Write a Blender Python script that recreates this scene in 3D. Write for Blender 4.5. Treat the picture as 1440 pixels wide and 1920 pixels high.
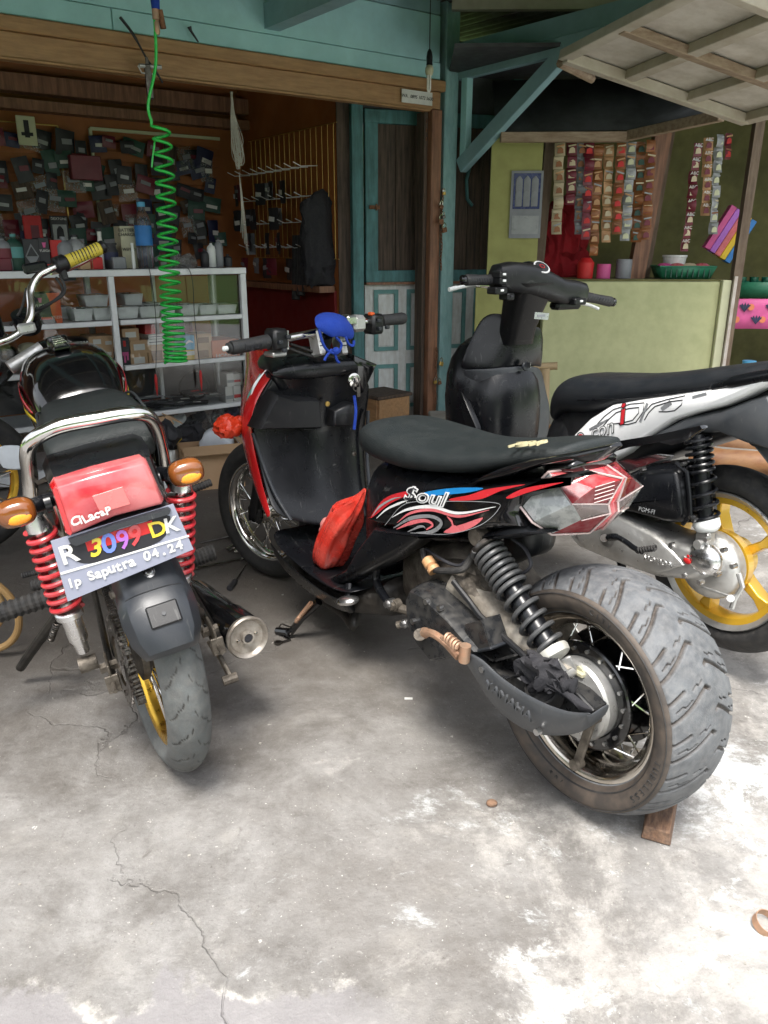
import bpy, bmesh, math, random
import numpy as np
from math import sin, cos, pi, radians, sqrt, atan2
from mathutils import Vector, Matrix
C = bpy.context.scene
random.seed(7)
R = random.Random(11)
for o_ in list(bpy.data.objects): bpy.data.objects.remove(o_)
COL = C.collection
# ---------------------------------------------------------------- camera
CAMH, FPX, PITCH = 1.18, 1480.0, radians(18.6)
cam = bpy.data.objects.new('camera', bpy.data.cameras.new('camera')); COL.objects.link(cam)
cam.location = (0, 0, CAMH); cam.rotation_euler = (pi/2-PITCH, 0, 0)
cam.data.sensor_fit = 'VERTICAL'; cam.data.sensor_height = 24.0; cam.data.lens = 24.0*FPX/1920
cam.data.clip_start = .02; cam.data.clip_end = 400
C.camera = cam
# ---------------------------------------------------------------- sky and sun (bright overcast)
W = bpy.data.worlds.new('World'); C.world = W; W.use_nodes = True
nt = W.node_tree; nt.nodes.clear()
sky = nt.nodes.new('ShaderNodeTexSky'); sky.sky_type = 'NISHITA'; sky.sun_disc = False
SUN_EL, SUN_AZ = radians(66), radians(188)      # azimuth clockwise from +Y: the bright part of the overcast stands high behind the camera
sky.sun_elevation = SUN_EL; sky.sun_rotation = SUN_AZ; sky.air_density = 1.3; sky.dust_density = 4; sky.ozone_density = 1
hs = nt.nodes.new('ShaderNodeHueSaturation'); hs.inputs['Saturation'].default_value = .30
bgn = nt.nodes.new('ShaderNodeBackground'); bgn.inputs['Strength'].default_value = .15
wo = nt.nodes.new('ShaderNodeOutputWorld')
nt.links.new(sky.outputs[0], hs.inputs['Color']); nt.links.new(hs.outputs[0], bgn.inputs[0]); nt.links.new(bgn.outputs[0], wo.inputs[0])
sl = bpy.data.lights.new('sun', 'SUN'); sl.energy = 2.3; sl.angle = radians(20); sl.color = (1, .96, .9)
so = bpy.data.objects.new('sun', sl); COL.objects.link(so)
sd = Vector((sin(SUN_AZ)*cos(SUN_EL), cos(SUN_AZ)*cos(SUN_EL), sin(SUN_EL)))
so.rotation_euler = sd.to_track_quat('Z', 'Y').to_euler(); so.location = (2, -3, 8)
C.view_settings.view_transform = 'Standard'; C.view_settings.look = 'None'
C.view_settings.exposure = 1.22; C.view_settings.gamma = 1; C.view_settings.use_curve_mapping = False
C.render.engine = 'CYCLES'
C.cycles.max_bounces = 8; C.cycles.transparent_max_bounces = 12; C.cycles.caustics_reflective = False; C.cycles.caustics_refractive = False

# ================================================================ helpers
def V(*a): return Vector(a)
class Frame:
    """A local frame: origin, x forward, y left, z up."""
    def __init__(s, o, heading, lean=0.0):
        h, l = radians(heading), radians(lean)
        f = V(sin(h), cos(h), 0); left = V(-cos(h), sin(h), 0); z = V(0, 0, 1)
        s.o = V(*o); s.f = f; s.u = z*cos(l)+left*sin(l); s.l = left*cos(l)-z*sin(l)
        s.m = Matrix(((s.f.x, s.l.x, s.u.x, s.o.x), (s.f.y, s.l.y, s.u.y, s.o.y), (s.f.z, s.l.z, s.u.z, s.o.z), (0, 0, 0, 1)))
    def at(s, px, py, x=None, y=None, z=None):
        """where the photograph's sight line through (px, py) meets a plane of this frame"""
        a, b = (px-720)/FPX, (py-960)/FPX
        r = V(a, cos(PITCH)-b*sin(PITCH), -sin(PITCH)-b*cos(PITCH)); c = V(0, 0, CAMH)-s.o
        k, n = ((x, s.f) if x is not None else (y, s.l) if y is not None else (z, s.u))
        t = (k-c.dot(n))/r.dot(n); p = c+r*t
        return V(p.dot(s.f), p.dot(s.l), p.dot(s.u))
    def side(s, pts, y): return [(q.x, q.z) for q in (s.at(a, b, y=y) for a, b in pts)]
WORLD = Frame((0, 0, 0), 0)
WORLD.f, WORLD.l, WORLD.u = V(1, 0, 0), V(0, 1, 0), V(0, 0, 1); WORLD.m = Matrix.Identity(4)

def cr(pts, k=6, closed=False):
    """Catmull-Rom through points (any dimension)"""
    P = [Vector(p) for p in pts]; n = len(P); out = []
    for i in range(n if closed else n-1):
        p0 = P[(i-1) % n] if closed or i > 0 else P[0]*2-P[1]
        p1 = P[i]; p2 = P[(i+1) % n]
        p3 = P[(i+2) % n] if closed or i < n-2 else P[-1]*2-P[-2]
        for j in range(k):
            t = j/k
            out.append(.5*((2*p1)+(p2-p0)*t+(2*p0-5*p1+4*p2-p3)*t*t+(3*p1-p0-3*p2+p3)*t**3))
    if not closed: out.append(P[-1].copy())
    return out

class M:
    def __init__(s): s.v = []; s.f = []; s.t = None
    def add(s, vs, fs):
        b = len(s.v)
        for v in vs:
            v = Vector(v); s.v.append(s.t @ v if s.t else v)
        s.f += [tuple(b+i for i in f) for f in fs]
        return s
    def box(s, c, d, r=None, b=0.0):
        """box with centre c, size d, rotation matrix r, chamfer b"""
        hx, hy, hz = d[0]/2, d[1]/2, d[2]/2; r = r or Matrix.Identity(3); c = Vector(c)
        if b <= 0:
            vs = [V(x*hx, y*hy, z*hz) for x in (-1, 1) for y in (-1, 1) for z in (-1, 1)]
            fs = [(0, 1, 3, 2), (4, 6, 7, 5), (0, 4, 5, 1), (2, 3, 7, 6), (0, 2, 6, 4), (1, 5, 7, 3)]
        else:
            b = min(b, hx*.9, hy*.9, hz*.9); vs = []; idx = {}
            for x in (-1, 1):
                for y in (-1, 1):
                    for z in (-1, 1):
                        for k in range(3):
                            p = [x*(hx-b), y*(hy-b), z*(hz-b)]; p[k] = (x*hx, y*hy, z*hz)[k]
                            idx[(x, y, z, k)] = len(vs); vs.append(V(*p))
            fs = []
            for k in range(3):
                i, j = (k+1) % 3, (k+2) % 3
                for sg in (-1, 1):
                    q = []
                    for a, bb in ((-1, -1), (1, -1), (1, 1), (-1, 1)):
                        t = [0, 0, 0]; t[k] = sg; t[i] = a; t[j] = bb; q.append(idx[(*t, k)])
                    fs.append(tuple(q if sg > 0 else q[::-1]))
                for a in (-1, 1):
                    for bb in (-1, 1):
                        t1 = [0, 0, 0]; t1[i] = a; t1[j] = bb; q = []
                        for sg, kk in ((-1, i), (1, i), (1, j), (-1, j)):
                            t = list(t1); t[k] = sg; q.append(idx[(*t, kk)])
                        fs.append(tuple(q if a*bb < 0 else q[::-1]))
            for x in (-1, 1):
                for y in (-1, 1):
                    for z in (-1, 1):
                        q = (idx[(x, y, z, 0)], idx[(x, y, z, 1)], idx[(x, y, z, 2)])
                        fs.append(q if x*y*z > 0 else q[::-1])
        return s.add([c+r @ v for v in vs], fs)
    def beam(s, a, b, w, h, up=(0, 0, 1), ch=0.0):
        """bar of section w x h from a to b"""
        a, b = Vector(a), Vector(b); d = b-a; x = d.normalized(); y = Vector(up).cross(x).normalized(); z = x.cross(y)
        r = Matrix((x, y, z)).transposed()
        return s.box((a+b)/2, (d.length, w, h), r, ch)
    def tube(s, pts, r, n=8, closed=False, caps=True):
        P = [Vector(p) for p in pts]; m = len(P)
        rr = r if isinstance(r, (list, tuple)) else [r]*m
        tang = []
        for i in range(m):
            if closed: t = P[(i+1) % m]-P[(i-1) % m]
            else: t = P[min(i+1, m-1)]-P[max(i-1, 0)]
            tang.append(t.normalized() if t.length > 1e-9 else V(0, 0, 1))
        a = V(0, 0, 1) if abs(tang[0].z) < .9 else V(1, 0, 0)
        nrm = (a-tang[0]*a.dot(tang[0])).normalized(); vs = []
        for i in range(m):
            nrm = (nrm-tang[i]*nrm.dot(tang[i])).normalized(); bi = tang[i].cross(nrm)
            for k in range(n):
                th = 2*pi*k/n; vs.append(P[i]+(nrm*cos(th)+bi*sin(th))*rr[i])
        fs = []
        for i in range(m if closed else m-1):
            j = (i+1) % m
            for k in range(n): fs.append((i*n+k, i*n+(k+1) % n, j*n+(k+1) % n, j*n+k))
        if caps and not closed: fs += [tuple(range(n))[::-1], tuple((m-1)*n+k for k in range(n))]
        return s.add(vs, fs)
    def lathe(s, prof, o=(0, 0, 0), ax=(0, 1, 0), n=32, closed=False, caps=True):
        """prof: (radius, distance along axis)"""
        o = Vector(o); ax = Vector(ax).normalized(); a = V(0, 0, 1) if abs(ax.z) < .9 else V(1, 0, 0)
        e1 = (a-ax*a.dot(ax)).normalized(); e2 = ax.cross(e1); m = len(prof); vs = []
        for r, d in prof:
            for k in range(n):
                th = 2*pi*k/n; vs.append(o+ax*d+(e1*cos(th)+e2*sin(th))*r)
        fs = []
        for i in range(m if closed else m-1):
            j = (i+1) % m
            for k in range(n): fs.append((i*n+k, j*n+k, j*n+(k+1) % n, i*n+(k+1) % n))
        if not closed and caps:
            if prof[0][0] > 1e-5: fs.append(tuple(range(n)))
            if prof[-1][0] > 1e-5: fs.append(tuple((m-1)*n+k for k in range(n))[::-1])
        return s.add(vs, fs)
    def cyl(s, a, b, r, n=12, r2=None):
        a, b = Vector(a), Vector(b); r2 = r if r2 is None else r2
        return s.lathe([(r, 0), (r2, (b-a).length)], a, b-a, n)
    def loft(s, rings, caps=True, closed=True):
        n = len(rings[0]); vs = [p for r in rings for p in r]; fs = []
        for i in range(len(rings)-1):
            for k in range(n if closed else n-1): fs.append((i*n+k, i*n+(k+1) % n, (i+1)*n+(k+1) % n, (i+1)*n+k))
        if caps and closed: fs += [tuple(range(n))[::-1], tuple((len(rings)-1)*n+k for k in range(n))]
        return s.add(vs, fs)
    def body(s, st, n=20, e=2.6, sub=4, yc=0.0):
        """loft along x: stations (x, z_low, z_high, half width[, exponent])"""
        q = cr([a[:4] for a in st], sub) if sub > 1 else [Vector(a[:4]) for a in st]
        rings = []
        for x, z0, z1, w in q:
            ring = []
            for k in range(n):
                th = 2*pi*k/n; c, d = cos(th), sin(th)
                ring.append(V(x, yc+w*math.copysign(abs(c)**(2/e), c), (z0+z1)/2+(z1-z0)/2*math.copysign(abs(d)**(2/e), d)))
            rings.append(ring)
        if sub > 1:      # round the two ends instead of cutting them flat
            for end in (0, -1):
                base = rings[end]; c = sum(base, V(0, 0, 0))/n; w = max(q[end][3], 1e-4); d = -1 if (rings[end][0].x < rings[1 if end == 0 else -2][0].x) else 1
                h = min(w, (q[end][2]-q[end][1])/2)*.55
                ex = [[c+(p-c)*f+V(d*h*g, 0, 0) for p in base] for f, g in ((.93, .35), (.78, .68), (.5, .92), (.15, 1.0))]
                rings = ex[::-1]+rings if end == 0 else rings+ex
        return s.loft(rings)
    def pillow(s, out, y0, y1, ins=.02, steps=3, k=0, back=True):
        """outline (x, z) on plane y0, swelling to plane y1 with rounded rim"""
        P = [Vector(p) for p in out]
        if k: P = cr(P, k, True)
        n = len(P); area = sum(P[i].x*P[(i+1) % n].y-P[(i+1) % n].x*P[i].y for i in range(n))
        if area < 0: P = P[::-1]
        nr = []
        for i in range(n):
            a = (P[i]-P[i-1]); b = (P[(i+1) % n]-P[i])
            a = a.normalized() if a.length > 1e-9 else b.normalized(); b = b.normalized() if b.length > 1e-9 else a
            m = Vector((-(a+b).y, (a+b).x)); m = m.normalized() if m.length > 1e-6 else Vector((-a.y, a.x)); nr.append(m)
        vs = []; fs = []
        for j in range(steps+1):
            t = j/steps*pi/2; q = ins*(1-cos(t)); yy = y0+(y1-y0)*sin(t)
            for i in range(n): p = P[i]+nr[i]*q; vs.append(V(p.x, yy, p.y))
        for j in range(steps):
            for i in range(n): fs.append((j*n+i, j*n+(i+1) % n, (j+1)*n+(i+1) % n, (j+1)*n+i))
        fs.append(tuple(steps*n+i for i in range(n)))
        if back: fs.append(tuple(range(n))[::-1])
        return s.add(vs, fs)
    def prism(s, out, y0, y1, k=0):
        P = [Vector(p) for p in out]
        if k: P = cr(P, k, True)
        n = len(P)
        return s.add([V(p.x, y0, p.y) for p in P]+[V(p.x, y1, p.y) for p in P],
                     [(i, (i+1) % n, n+(i+1) % n, n+i) for i in range(n)]+[tuple(range(n))[::-1], tuple(range(n, 2*n))])
    def ribbon(s, pts, ws, nrm, k=8):
        """flat tapered stroke through 3D points, facing nrm"""
        P = cr(pts, k); n = len(P); nrm = Vector(nrm); vs = []
        for i in range(n):
            f = i/(n-1)*(len(ws)-1); a = int(min(f, len(ws)-2)) if len(ws) > 1 else 0
            w = ws[a]+(ws[min(a+1, len(ws)-1)]-ws[a])*(f-a)
            t = (P[min(i+1, n-1)]-P[max(i-1, 0)]).normalized(); b = nrm.cross(t).normalized()
            vs += [P[i]+b*w/2, P[i]-b*w/2]
        return s.add(vs, [(2*i, 2*i+1, 2*i+3, 2*i+2) for i in range(n-1)])
    def grid(s, rows, closed=False):
        n = len(rows[0]); return s.add([p for r in rows for p in r],
            [(i*n+k, i*n+k+1, (i+1)*n+k+1, (i+1)*n+k) for i in range(len(rows)-1) for k in range(n-1)])
    def spring(s, a, b, rad, wire, turns, n=14, wn=6, r2=None):
        a, b = Vector(a), Vector(b); ax = (b-a).normalized(); e = V(0, 1, 0) if abs(ax.y) < .9 else V(1, 0, 0)
        e1 = (e-ax*e.dot(ax)).normalized(); e2 = ax.cross(e1); N = int(turns*n); L = (b-a).length
        r2 = r2 or rad
        return s.tube([a+ax*L*i/N+(e1*cos(2*pi*i/n)+e2*sin(2*pi*i/n))*(rad+(r2-rad)*i/N) for i in range(N+1)], wire, wn)
    def sph(s, c, r, n=12, sc=(1, 1, 1), rot=None):
        c = Vector(c); vs = []; m = n//2+1
        for i in range(m):
            ph = pi*i/(m-1)
            for k in range(n):
                p = V(sin(ph)*cos(2*pi*k/n)*r*sc[0], sin(ph)*sin(2*pi*k/n)*r*sc[1], cos(ph)*r*sc[2])
                vs.append(c+(rot @ p if rot else p))
        return s.add(vs, [(i*n+k, (i+1)*n+k, (i+1)*n+(k+1) % n, i*n+(k+1) % n) for i in range(m-1) for k in range(n)])
    def crumple(s, amp, freq, seed=0.):
        """push the points about with folded noise so cloth and bags wrinkle"""
        from mathutils import noise as mn
        for i, v in enumerate(s.v):
            p = v*freq+V(seed, seed*.7, 0); a = mn.noise(p); b = mn.noise(p*2.3+V(5, 1, 2)); c = 1-2*abs(mn.noise(p*1.6+V(1, 7, 3)))
            d = V(mn.noise(p+V(9, 0, 0)), mn.noise(p+V(0, 9, 0)), mn.noise(p+V(0, 0, 9)))
            s.v[i] = v+d*amp*1.2+v.normalized()*0+V(a, b, c-.5)*amp*.6
        return s
    def mirror(s):
        """append a copy mirrored in y"""
        b = len(s.v); s.v += [V(v.x, -v.y, v.z) for v in s.v]; s.f += [tuple(b+i for i in f)[::-1] for f in list(s.f)]
        return s
    def mesh(s, name, mt, ang=35):
        me = bpy.data.meshes.new(name); me.from_pydata([tuple(v) for v in s.v], [], s.f); me.validate()
        bm = bmesh.new(); bm.from_mesh(me); bmesh.ops.remove_doubles(bm, verts=bm.verts, dist=1e-5)
        bmesh.ops.recalc_face_normals(bm, faces=bm.faces); bm.to_mesh(me); bm.free()
        if ang: me.shade_smooth(); me.set_sharp_from_angle(angle=radians(ang))
        if mt: me.materials.append(mt)
        return me

def link(o, parent=None):
    COL.objects.link(o)
    if parent is not None: o.parent = parent
    return o
def part(name, m, mt, parent, ang=35, bevel=0, sub=0, solid=0, label=None, kind=None, soff=0):
    o = link(bpy.data.objects.new(name, m if isinstance(m, bpy.types.Mesh) else m.mesh(name, mt, ang)), parent)
    if solid:
        d = o.modifiers.new('solid', 'SOLIDIFY'); d.thickness = solid; d.offset = soff
    if bevel:
        d = o.modifiers.new('bevel', 'BEVEL'); d.width = bevel; d.segments = 2; d.limit_method = 'ANGLE'; d.angle_limit = radians(40)
    if sub:
        d = o.modifiers.new('sub', 'SUBSURF'); d.levels = sub; d.render_levels = sub
    if label: o['label'] = label
    if kind: o['kind'] = kind
    return o
def thing(name, label, cat, fr=None, group=None, m=None):
    o = bpy.data.objects.new(name, None); o.empty_display_size = .1; COL.objects.link(o)
    o.matrix_world = m if m is not None else (fr.m if fr else Matrix.Identity(4))
    o['label'] = label; o['category'] = cat
    if group: o['group'] = group
    return o
def solo(name, m, mt, label, cat, fr=None, group=None, m4=None, **k):
    o = part(name, m, mt, None, **k); o['label'] = label; o['category'] = cat
    if group: o['group'] = group
    if m4 is not None: o.matrix_world = m4
    elif fr: o.matrix_world = fr.m
    return o
def struct(name, m, mt, fr=None, **k):
    o = part(name, m, mt, None, **k); o['kind'] = 'structure'
    if fr: o.matrix_world = fr.m
    return o
_txt = {}
def text(s, size, o, right, up, mt, parent, name='lettering', ext=.0006, align='CENTER', shear=0.0, off=0.0, sx=1.0):
    """lettering as real flat geometry; o = centre of the line"""
    cu = bpy.data.curves.new('lettering', 'FONT'); cu.body = s; cu.size = size; cu.extrude = ext; cu.align_x = align; cu.align_y = 'CENTER'
    cu.shear = shear; cu.offset = off; cu.resolution_u = 3
    tmp = bpy.data.objects.new('tmp', cu); COL.objects.link(tmp)
    dg = bpy.context.evaluated_depsgraph_get(); me = bpy.data.meshes.new_from_object(tmp.evaluated_get(dg))
    bpy.data.objects.remove(tmp)
    x = Vector(right).normalized(); u = Vector(up); y = (u-x*u.dot(x)).normalized(); z = x.cross(y); o = Vector(o)
    me.transform(Matrix(((x.x*sx, y.x, z.x, o.x), (x.y*sx, y.y, z.y, o.y), (x.z*sx, y.z, z.z, o.z), (0, 0, 0, 1))))
    me.materials.clear(); me.materials.append(mt); me.name = name
    return link(bpy.data.objects.new(name, me), parent)

# ================================================================ materials
def mat(name, col, rough=.5, metal=0., col2=None, mix=.5, ns=9., nd=6., lo=.35, hi=.65, bump=0., bs=60., coat=0., spec=.5, trans=0., alpha=1., stretch=None, ior=1.5, rvar=.12, dust=0., dcol=(.32, .29, .25), attr=None, sub=None, emis=0, scr=0.):
    m = bpy.data.materials.new(name); m.use_nodes = True; t = m.node_tree; t.nodes.clear(); N = t.nodes.new; Lk = t.links.new
    out = N('ShaderNodeOutputMaterial'); b = N('ShaderNodeBsdfPrincipled'); Lk(b.outputs[0], out.inputs[0])
    c = (*col, 1); c2 = (*(col2 if col2 else tuple(min(1, x*.62) for x in col)), 1)
    tc = N('ShaderNodeTexCoord'); mp = N('ShaderNodeMapping'); Lk(tc.outputs['Object'], mp.inputs[0])
    if stretch: mp.inputs['Scale'].default_value = stretch
    no = N('ShaderNodeTexNoise'); no.inputs['Scale'].default_value = ns; no.inputs['Detail'].default_value = nd; no.inputs['Roughness'].default_value = .62
    Lk(mp.outputs[0], no.inputs['Vector'])
    rp = N('ShaderNodeMapRange'); rp.inputs[1].default_value = lo; rp.inputs[2].default_value = hi; Lk(no.outputs[0], rp.inputs[0])
    mx = N('ShaderNodeMix'); mx.data_type = 'RGBA'; mx.inputs[6].default_value = c; mx.inputs[7].default_value = c2
    ml = N('ShaderNodeMath'); ml.operation = 'MULTIPLY'; ml.inputs[1].default_value = mix; Lk(rp.outputs[0], ml.inputs[0]); Lk(ml.outputs[0], mx.inputs[0])
    cur = mx.outputs[2]
    if attr:
        an = N('ShaderNodeAttribute'); an.attribute_name = attr[0]; ma = N('ShaderNodeMix'); ma.data_type = 'RGBA'
        Lk(an.outputs['Fac'], ma.inputs[0]); Lk(cur, ma.inputs[6]); ma.inputs[7].default_value = (*attr[1], 1); cur = ma.outputs[2]
    n2 = N('ShaderNodeTexNoise'); n2.inputs['Scale'].default_value = ns*3.1+4; n2.inputs['Detail'].default_value = 8; Lk(tc.outputs['Object'], n2.inputs['Vector'])
    if dust:
        r2 = N('ShaderNodeMapRange'); r2.inputs[1].default_value = .40; r2.inputs[2].default_value = .80; r2.inputs[4].default_value = dust*(.35 if sum(col) < .12 else .8); Lk(n2.outputs[0], r2.inputs[0])
        md = N('ShaderNodeMix'); md.data_type = 'RGBA'; Lk(r2.outputs[0], md.inputs[0]); Lk(cur, md.inputs[6]); md.inputs[7].default_value = (*dcol, 1); cur = md.outputs[2]
    if scr:      # fine scuffs and scratches
        for sc_v in ((2.5, 60, 9), (55, 3, 14)):
            mps = N('ShaderNodeMapping'); mps.inputs['Scale'].default_value = sc_v; mps.inputs['Rotation'].default_value = (.5, .9, .4); Lk(tc.outputs['Object'], mps.inputs[0])
            ns_ = N('ShaderNodeTexNoise'); ns_.inputs['Scale'].default_value = 2.2; ns_.inputs['Detail'].default_value = 4; Lk(mps.outputs[0], ns_.inputs['Vector'])
            rs_ = N('ShaderNodeMapRange'); rs_.inputs[1].default_value = .66; rs_.inputs[2].default_value = .72; rs_.inputs[4].default_value = scr; Lk(ns_.outputs[0], rs_.inputs[0])
            ms_ = N('ShaderNodeMix'); ms_.data_type = 'RGBA'; Lk(rs_.outputs[0], ms_.inputs[0]); Lk(cur, ms_.inputs[6]); ms_.inputs[7].default_value = (.13, .13, .125, 1); cur = ms_.outputs[2]
    Lk(cur, b.inputs['Base Color'])
    rr = N('ShaderNodeMapRange'); rr.inputs[1].default_value = .3; rr.inputs[2].default_value = .7
    rr.inputs[3].default_value = max(.02, rough-rvar*.5); rr.inputs[4].default_value = min(1, rough+rvar); Lk(n2.outputs[0], rr.inputs[0]); Lk(rr.outputs[0], b.inputs['Roughness'])
    b.inputs['Metallic'].default_value = metal; b.inputs['IOR'].default_value = ior; b.inputs['Coat Weight'].default_value = coat; b.inputs['Coat Roughness'].default_value = .06
    b.inputs['Transmission Weight'].default_value = trans; b.inputs['Alpha'].default_value = alpha; b.inputs['Specular IOR Level'].default_value = spec
    if emis: b.inputs['Emission Color'].default_value = c; b.inputs['Emission Strength'].default_value = emis
    if bump:
        n3 = N('ShaderNodeTexNoise'); n3.inputs['Scale'].default_value = bs; n3.inputs['Detail'].default_value = 5; Lk(mp.outputs[0], n3.inputs['Vector'])
        bp = N('ShaderNodeBump'); bp.inputs['Strength'].default_value = bump; bp.inputs['Distance'].default_value = .004; Lk(n3.outputs[0], bp.inputs['Height']); Lk(bp.outputs[0], b.inputs['Normal'])
    return m
MT = {}
def K(n, *a, **k): MT[n] = mat(n, *a, **k)
K('chrome', (.78, .77, .75), .09, 1, col2=(.5, .46, .4), mix=.5, ns=14, rvar=.12)
K('chrome_worn', (.68, .65, .6), .14, 1, col2=(.36, .29, .21), mix=.55, ns=9, rvar=.15)
K('alloy', (.6, .6, .59), .36, .75, col2=(.42, .41, .38), mix=.6, ns=16, rvar=.2, bump=.1, bs=200)
K('spring_grey', (.06, .063, .067), .4, .3, col2=(.09, .09, .09), ns=20, dust=.15)
K('alloy_bright', (.8, .8, .8), .26, 1, col2=(.55, .55, .55), mix=.4, ns=9)
K('cast_dirty', (.2, .175, .145), .55, .6, col2=(.05, .042, .034), mix=.9, ns=26, bump=.5, bs=120, dust=.25, dcol=(.2, .17, .13))
K('gold', (.86, .52, .07), .27, 1, col2=(.6, .33, .03), mix=.5, ns=10, dust=.12)
K('gold_paint', (.78, .47, .04), .32, .35, col2=(.58, .32, .02), mix=.4, ns=8, coat=.5)
K('steel', (.2, .19, .18), .35, 1, col2=(.07, .055, .045), mix=.8, ns=40)
K('rust', (.3, .15, .08), .75, .5, col2=(.12, .055, .03), mix=.9, ns=40, bump=.5, bs=150)
K('copper', (.52, .3, .19), .5, .7, col2=(.35, .27, .2), mix=.8, ns=30)
K('black_gloss', (.004, .0042, .005), .1, col2=(.006, .006, .007), ns=5, coat=.5, dust=.03, rvar=.08, scr=.2)
K('black_satin', (.0045, .005, .0065), .27, col2=(.006, .0065, .008), ns=4, rvar=.05, spec=.42, scr=.25)
K('black_plastic', (.007, .0075, .009), .36, col2=(.011, .011, .012), ns=7, dust=.05, rvar=.08, bump=.1, bs=500, spec=.42, scr=.3)
K('grey_plastic', (.018, .021, .026), .36, col2=(.026, .029, .034), ns=6, dust=.08, rvar=.08, bump=.1, bs=600, scr=.35)
K('frame_black', (.009, .0085, .008), .45, .2, col2=(.03, .025, .02), mix=.7, ns=18, dust=.25, bump=.3, bs=90)
K('rubber', (.016, .016, .017), .68, col2=(.028, .027, .026), ns=14, dust=.3, bump=.3, bs=250)
K('rubber_brown', (.055, .045, .038), .62, col2=(.03, .027, .026), ns=10, dust=.5, dcol=(.2, .15, .11))
K('tread', (.12, .127, .135), .62, col2=(.06, .063, .068), mix=.8, ns=22, dust=.5, dcol=(.24, .235, .23), bump=.3, bs=400, attr=('groove', (.05, .038, .03)))
K('tread_worn', (.11, .12, .12), .75, col2=(.07, .07, .068), mix=.8, ns=18, dust=.4, dcol=(.2, .19, .17), bump=.25, bs=300, attr=('groove', (.03, .028, .025)))
K('grip_rubber', (.016, .017, .019), .55, col2=(.028, .028, .03), ns=30, dust=.3, bump=.3, bs=200)
K('seat_vinyl', (.013, .017, .018), .45, col2=(.018, .022, .022), mix=.4, ns=6, dust=.05, rvar=.06, spec=.4, bump=.6, bs=420)
K('seat_smooth', (.009, .011, .014), .38, col2=(.014, .016, .019), ns=6, dust=.05, bump=.35, bs=380)
K('red_paint', (.5, .012, .014), .18, col2=(.36, .01, .012), ns=5, coat=.8)
K('white_paint', (.86, .86, .86), .22, col2=(.82, .82, .82), ns=4, coat=.5, dust=.05)
K('spring_red', (.55, .03, .04), .32, col2=(.4, .02, .03), ns=20, coat=.4, dust=.15)
K('d_red', (.62, .03, .04), .22, coat=.6, ns=6); K('d_white', (.8, .8, .8), .25, coat=.5, col2=(.65, .65, .65)); K('d_silver', (.45, .46, .48), .28, .5, coat=.5)
K('d_blue', (.02, .25, .62), .22, coat=.6); K('d_navy', (.015, .025, .14), .22, coat=.6); K('d_pink', (.7, .16, .18), .25, coat=.5); K('d_grey', (.33, .34, .35), .3, coat=.4); K('d_dark', (.03, .03, .035), .3, coat=.4)
K('d_yellow', (.8, .6, .02), .3, coat=.5); K('d_green', (.05, .3, .25), .3, coat=.5); K('d_purple', (.45, .15, .6), .3); K('d_violetblue', (.16, .25, .75), .3); K('d_gold', (.55, .5, .3), .4)
K('lens_red', (.42, .028, .04), .18, col2=(.56, .15, .15), mix=.8, ns=7, nd=3, coat=.7, dust=.25, dcol=(.78, .42, .42), stretch=(1, 1, .6))
K('lens_milky', (.8, .62, .6), .2, trans=.35, coat=.5, ns=20)
K('lens_red_clear', (.75, .05, .06), .14, trans=.5, col2=(.6, .1, .1), ns=12, coat=.5, dust=.2, dcol=(.8, .5, .5))
K('lens_red_core', (.5, .008, .012), .15, coat=.6, ns=30)
K('lens_clear', (.93, .9, .9), .07, trans=.92, ns=14, col2=(.85, .78, .78), ior=1.4, rvar=.06)
K('lens_amber', (.22, .07, .015), .1, col2=(.12, .035, .008), ns=10, coat=.9)
K('amber_core', (.95, .36, .03), .25, col2=(.9, .25, .02), ns=60)
K('reflector', (.85, .85, .86), .12, 1, ns=50, col2=(.5, .5, .5))
K('plate_grey', (.29, .305, .39), .45, col2=(.25, .265, .34), ns=5, dust=.08)
K('plate_white', (.82, .82, .82), .45, ns=8)
K('bag_red', (.8, .035, .02), .22, trans=.25, col2=(.85, .16, .12), mix=.7, ns=12, ior=1.3, coat=.5, bump=.5, bs=26)
K('wrap_red', (.75, .06, .02), .3, trans=.1, col2=(.6, .03, .01), ns=24, bump=.8, bs=70)
K('bag_inside', (.55, .1, .1), .6, col2=(.75, .4, .35), ns=20)
K('cloth_blue', (.008, .045, .34), .85, col2=(.006, .03, .24), ns=16, bump=.4, bs=200)
K('cloth_black', (.02, .02, .024), .9, col2=(.035, .033, .036), ns=30, bump=.5, bs=150)
K('collar', (.5, .5, .46), .5, .3, col2=(.35, .33, .29), ns=20)
K('string', (.55, .53, .46), .8, ns=60)
K('hose_green', (.02, .55, .07), .22, col2=(.015, .42, .05), ns=8, coat=.4)
K('teal', (.25, .41, .45), .55, col2=(.19, .32, .35), mix=.8, ns=5, bump=.2, bs=60, stretch=(1, 1, 1), dust=.12, dcol=(.2, .17, .13))
K('teal_light', (.38, .66, .68), .55, col2=(.29, .53, .55), mix=.7, ns=5, bump=.2, bs=60, dust=.1, dcol=(.2, .17, .13))
K('teal_dark', (.08, .23, .24), .6, col2=(.035, .11, .11), mix=.9, ns=7, bump=.2, bs=60, stretch=(4, 4, .6), dust=.25, dcol=(.09, .07, .05))
K('teal_worn', (.26, .45, .45), .6, col2=(.17, .32, .32), mix=.9, ns=12, bump=.3, bs=60, stretch=(3, 3, .8), dust=.25, dcol=(.4, .45, .42))
K('wood_orange', (.42, .24, .11), .5, col2=(.26, .13, .055), mix=.8, ns=7, bump=.25, bs=50, stretch=(1, 8, 8), dust=.3, dcol=(.2, .15, .1))
K('wood_jamb', (.3, .14, .075), .5, col2=(.13, .055, .03), mix=.9, ns=6, bump=.25, bs=50, stretch=(8, 8, .7), dust=.3, dcol=(.12, .09, .07))
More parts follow.
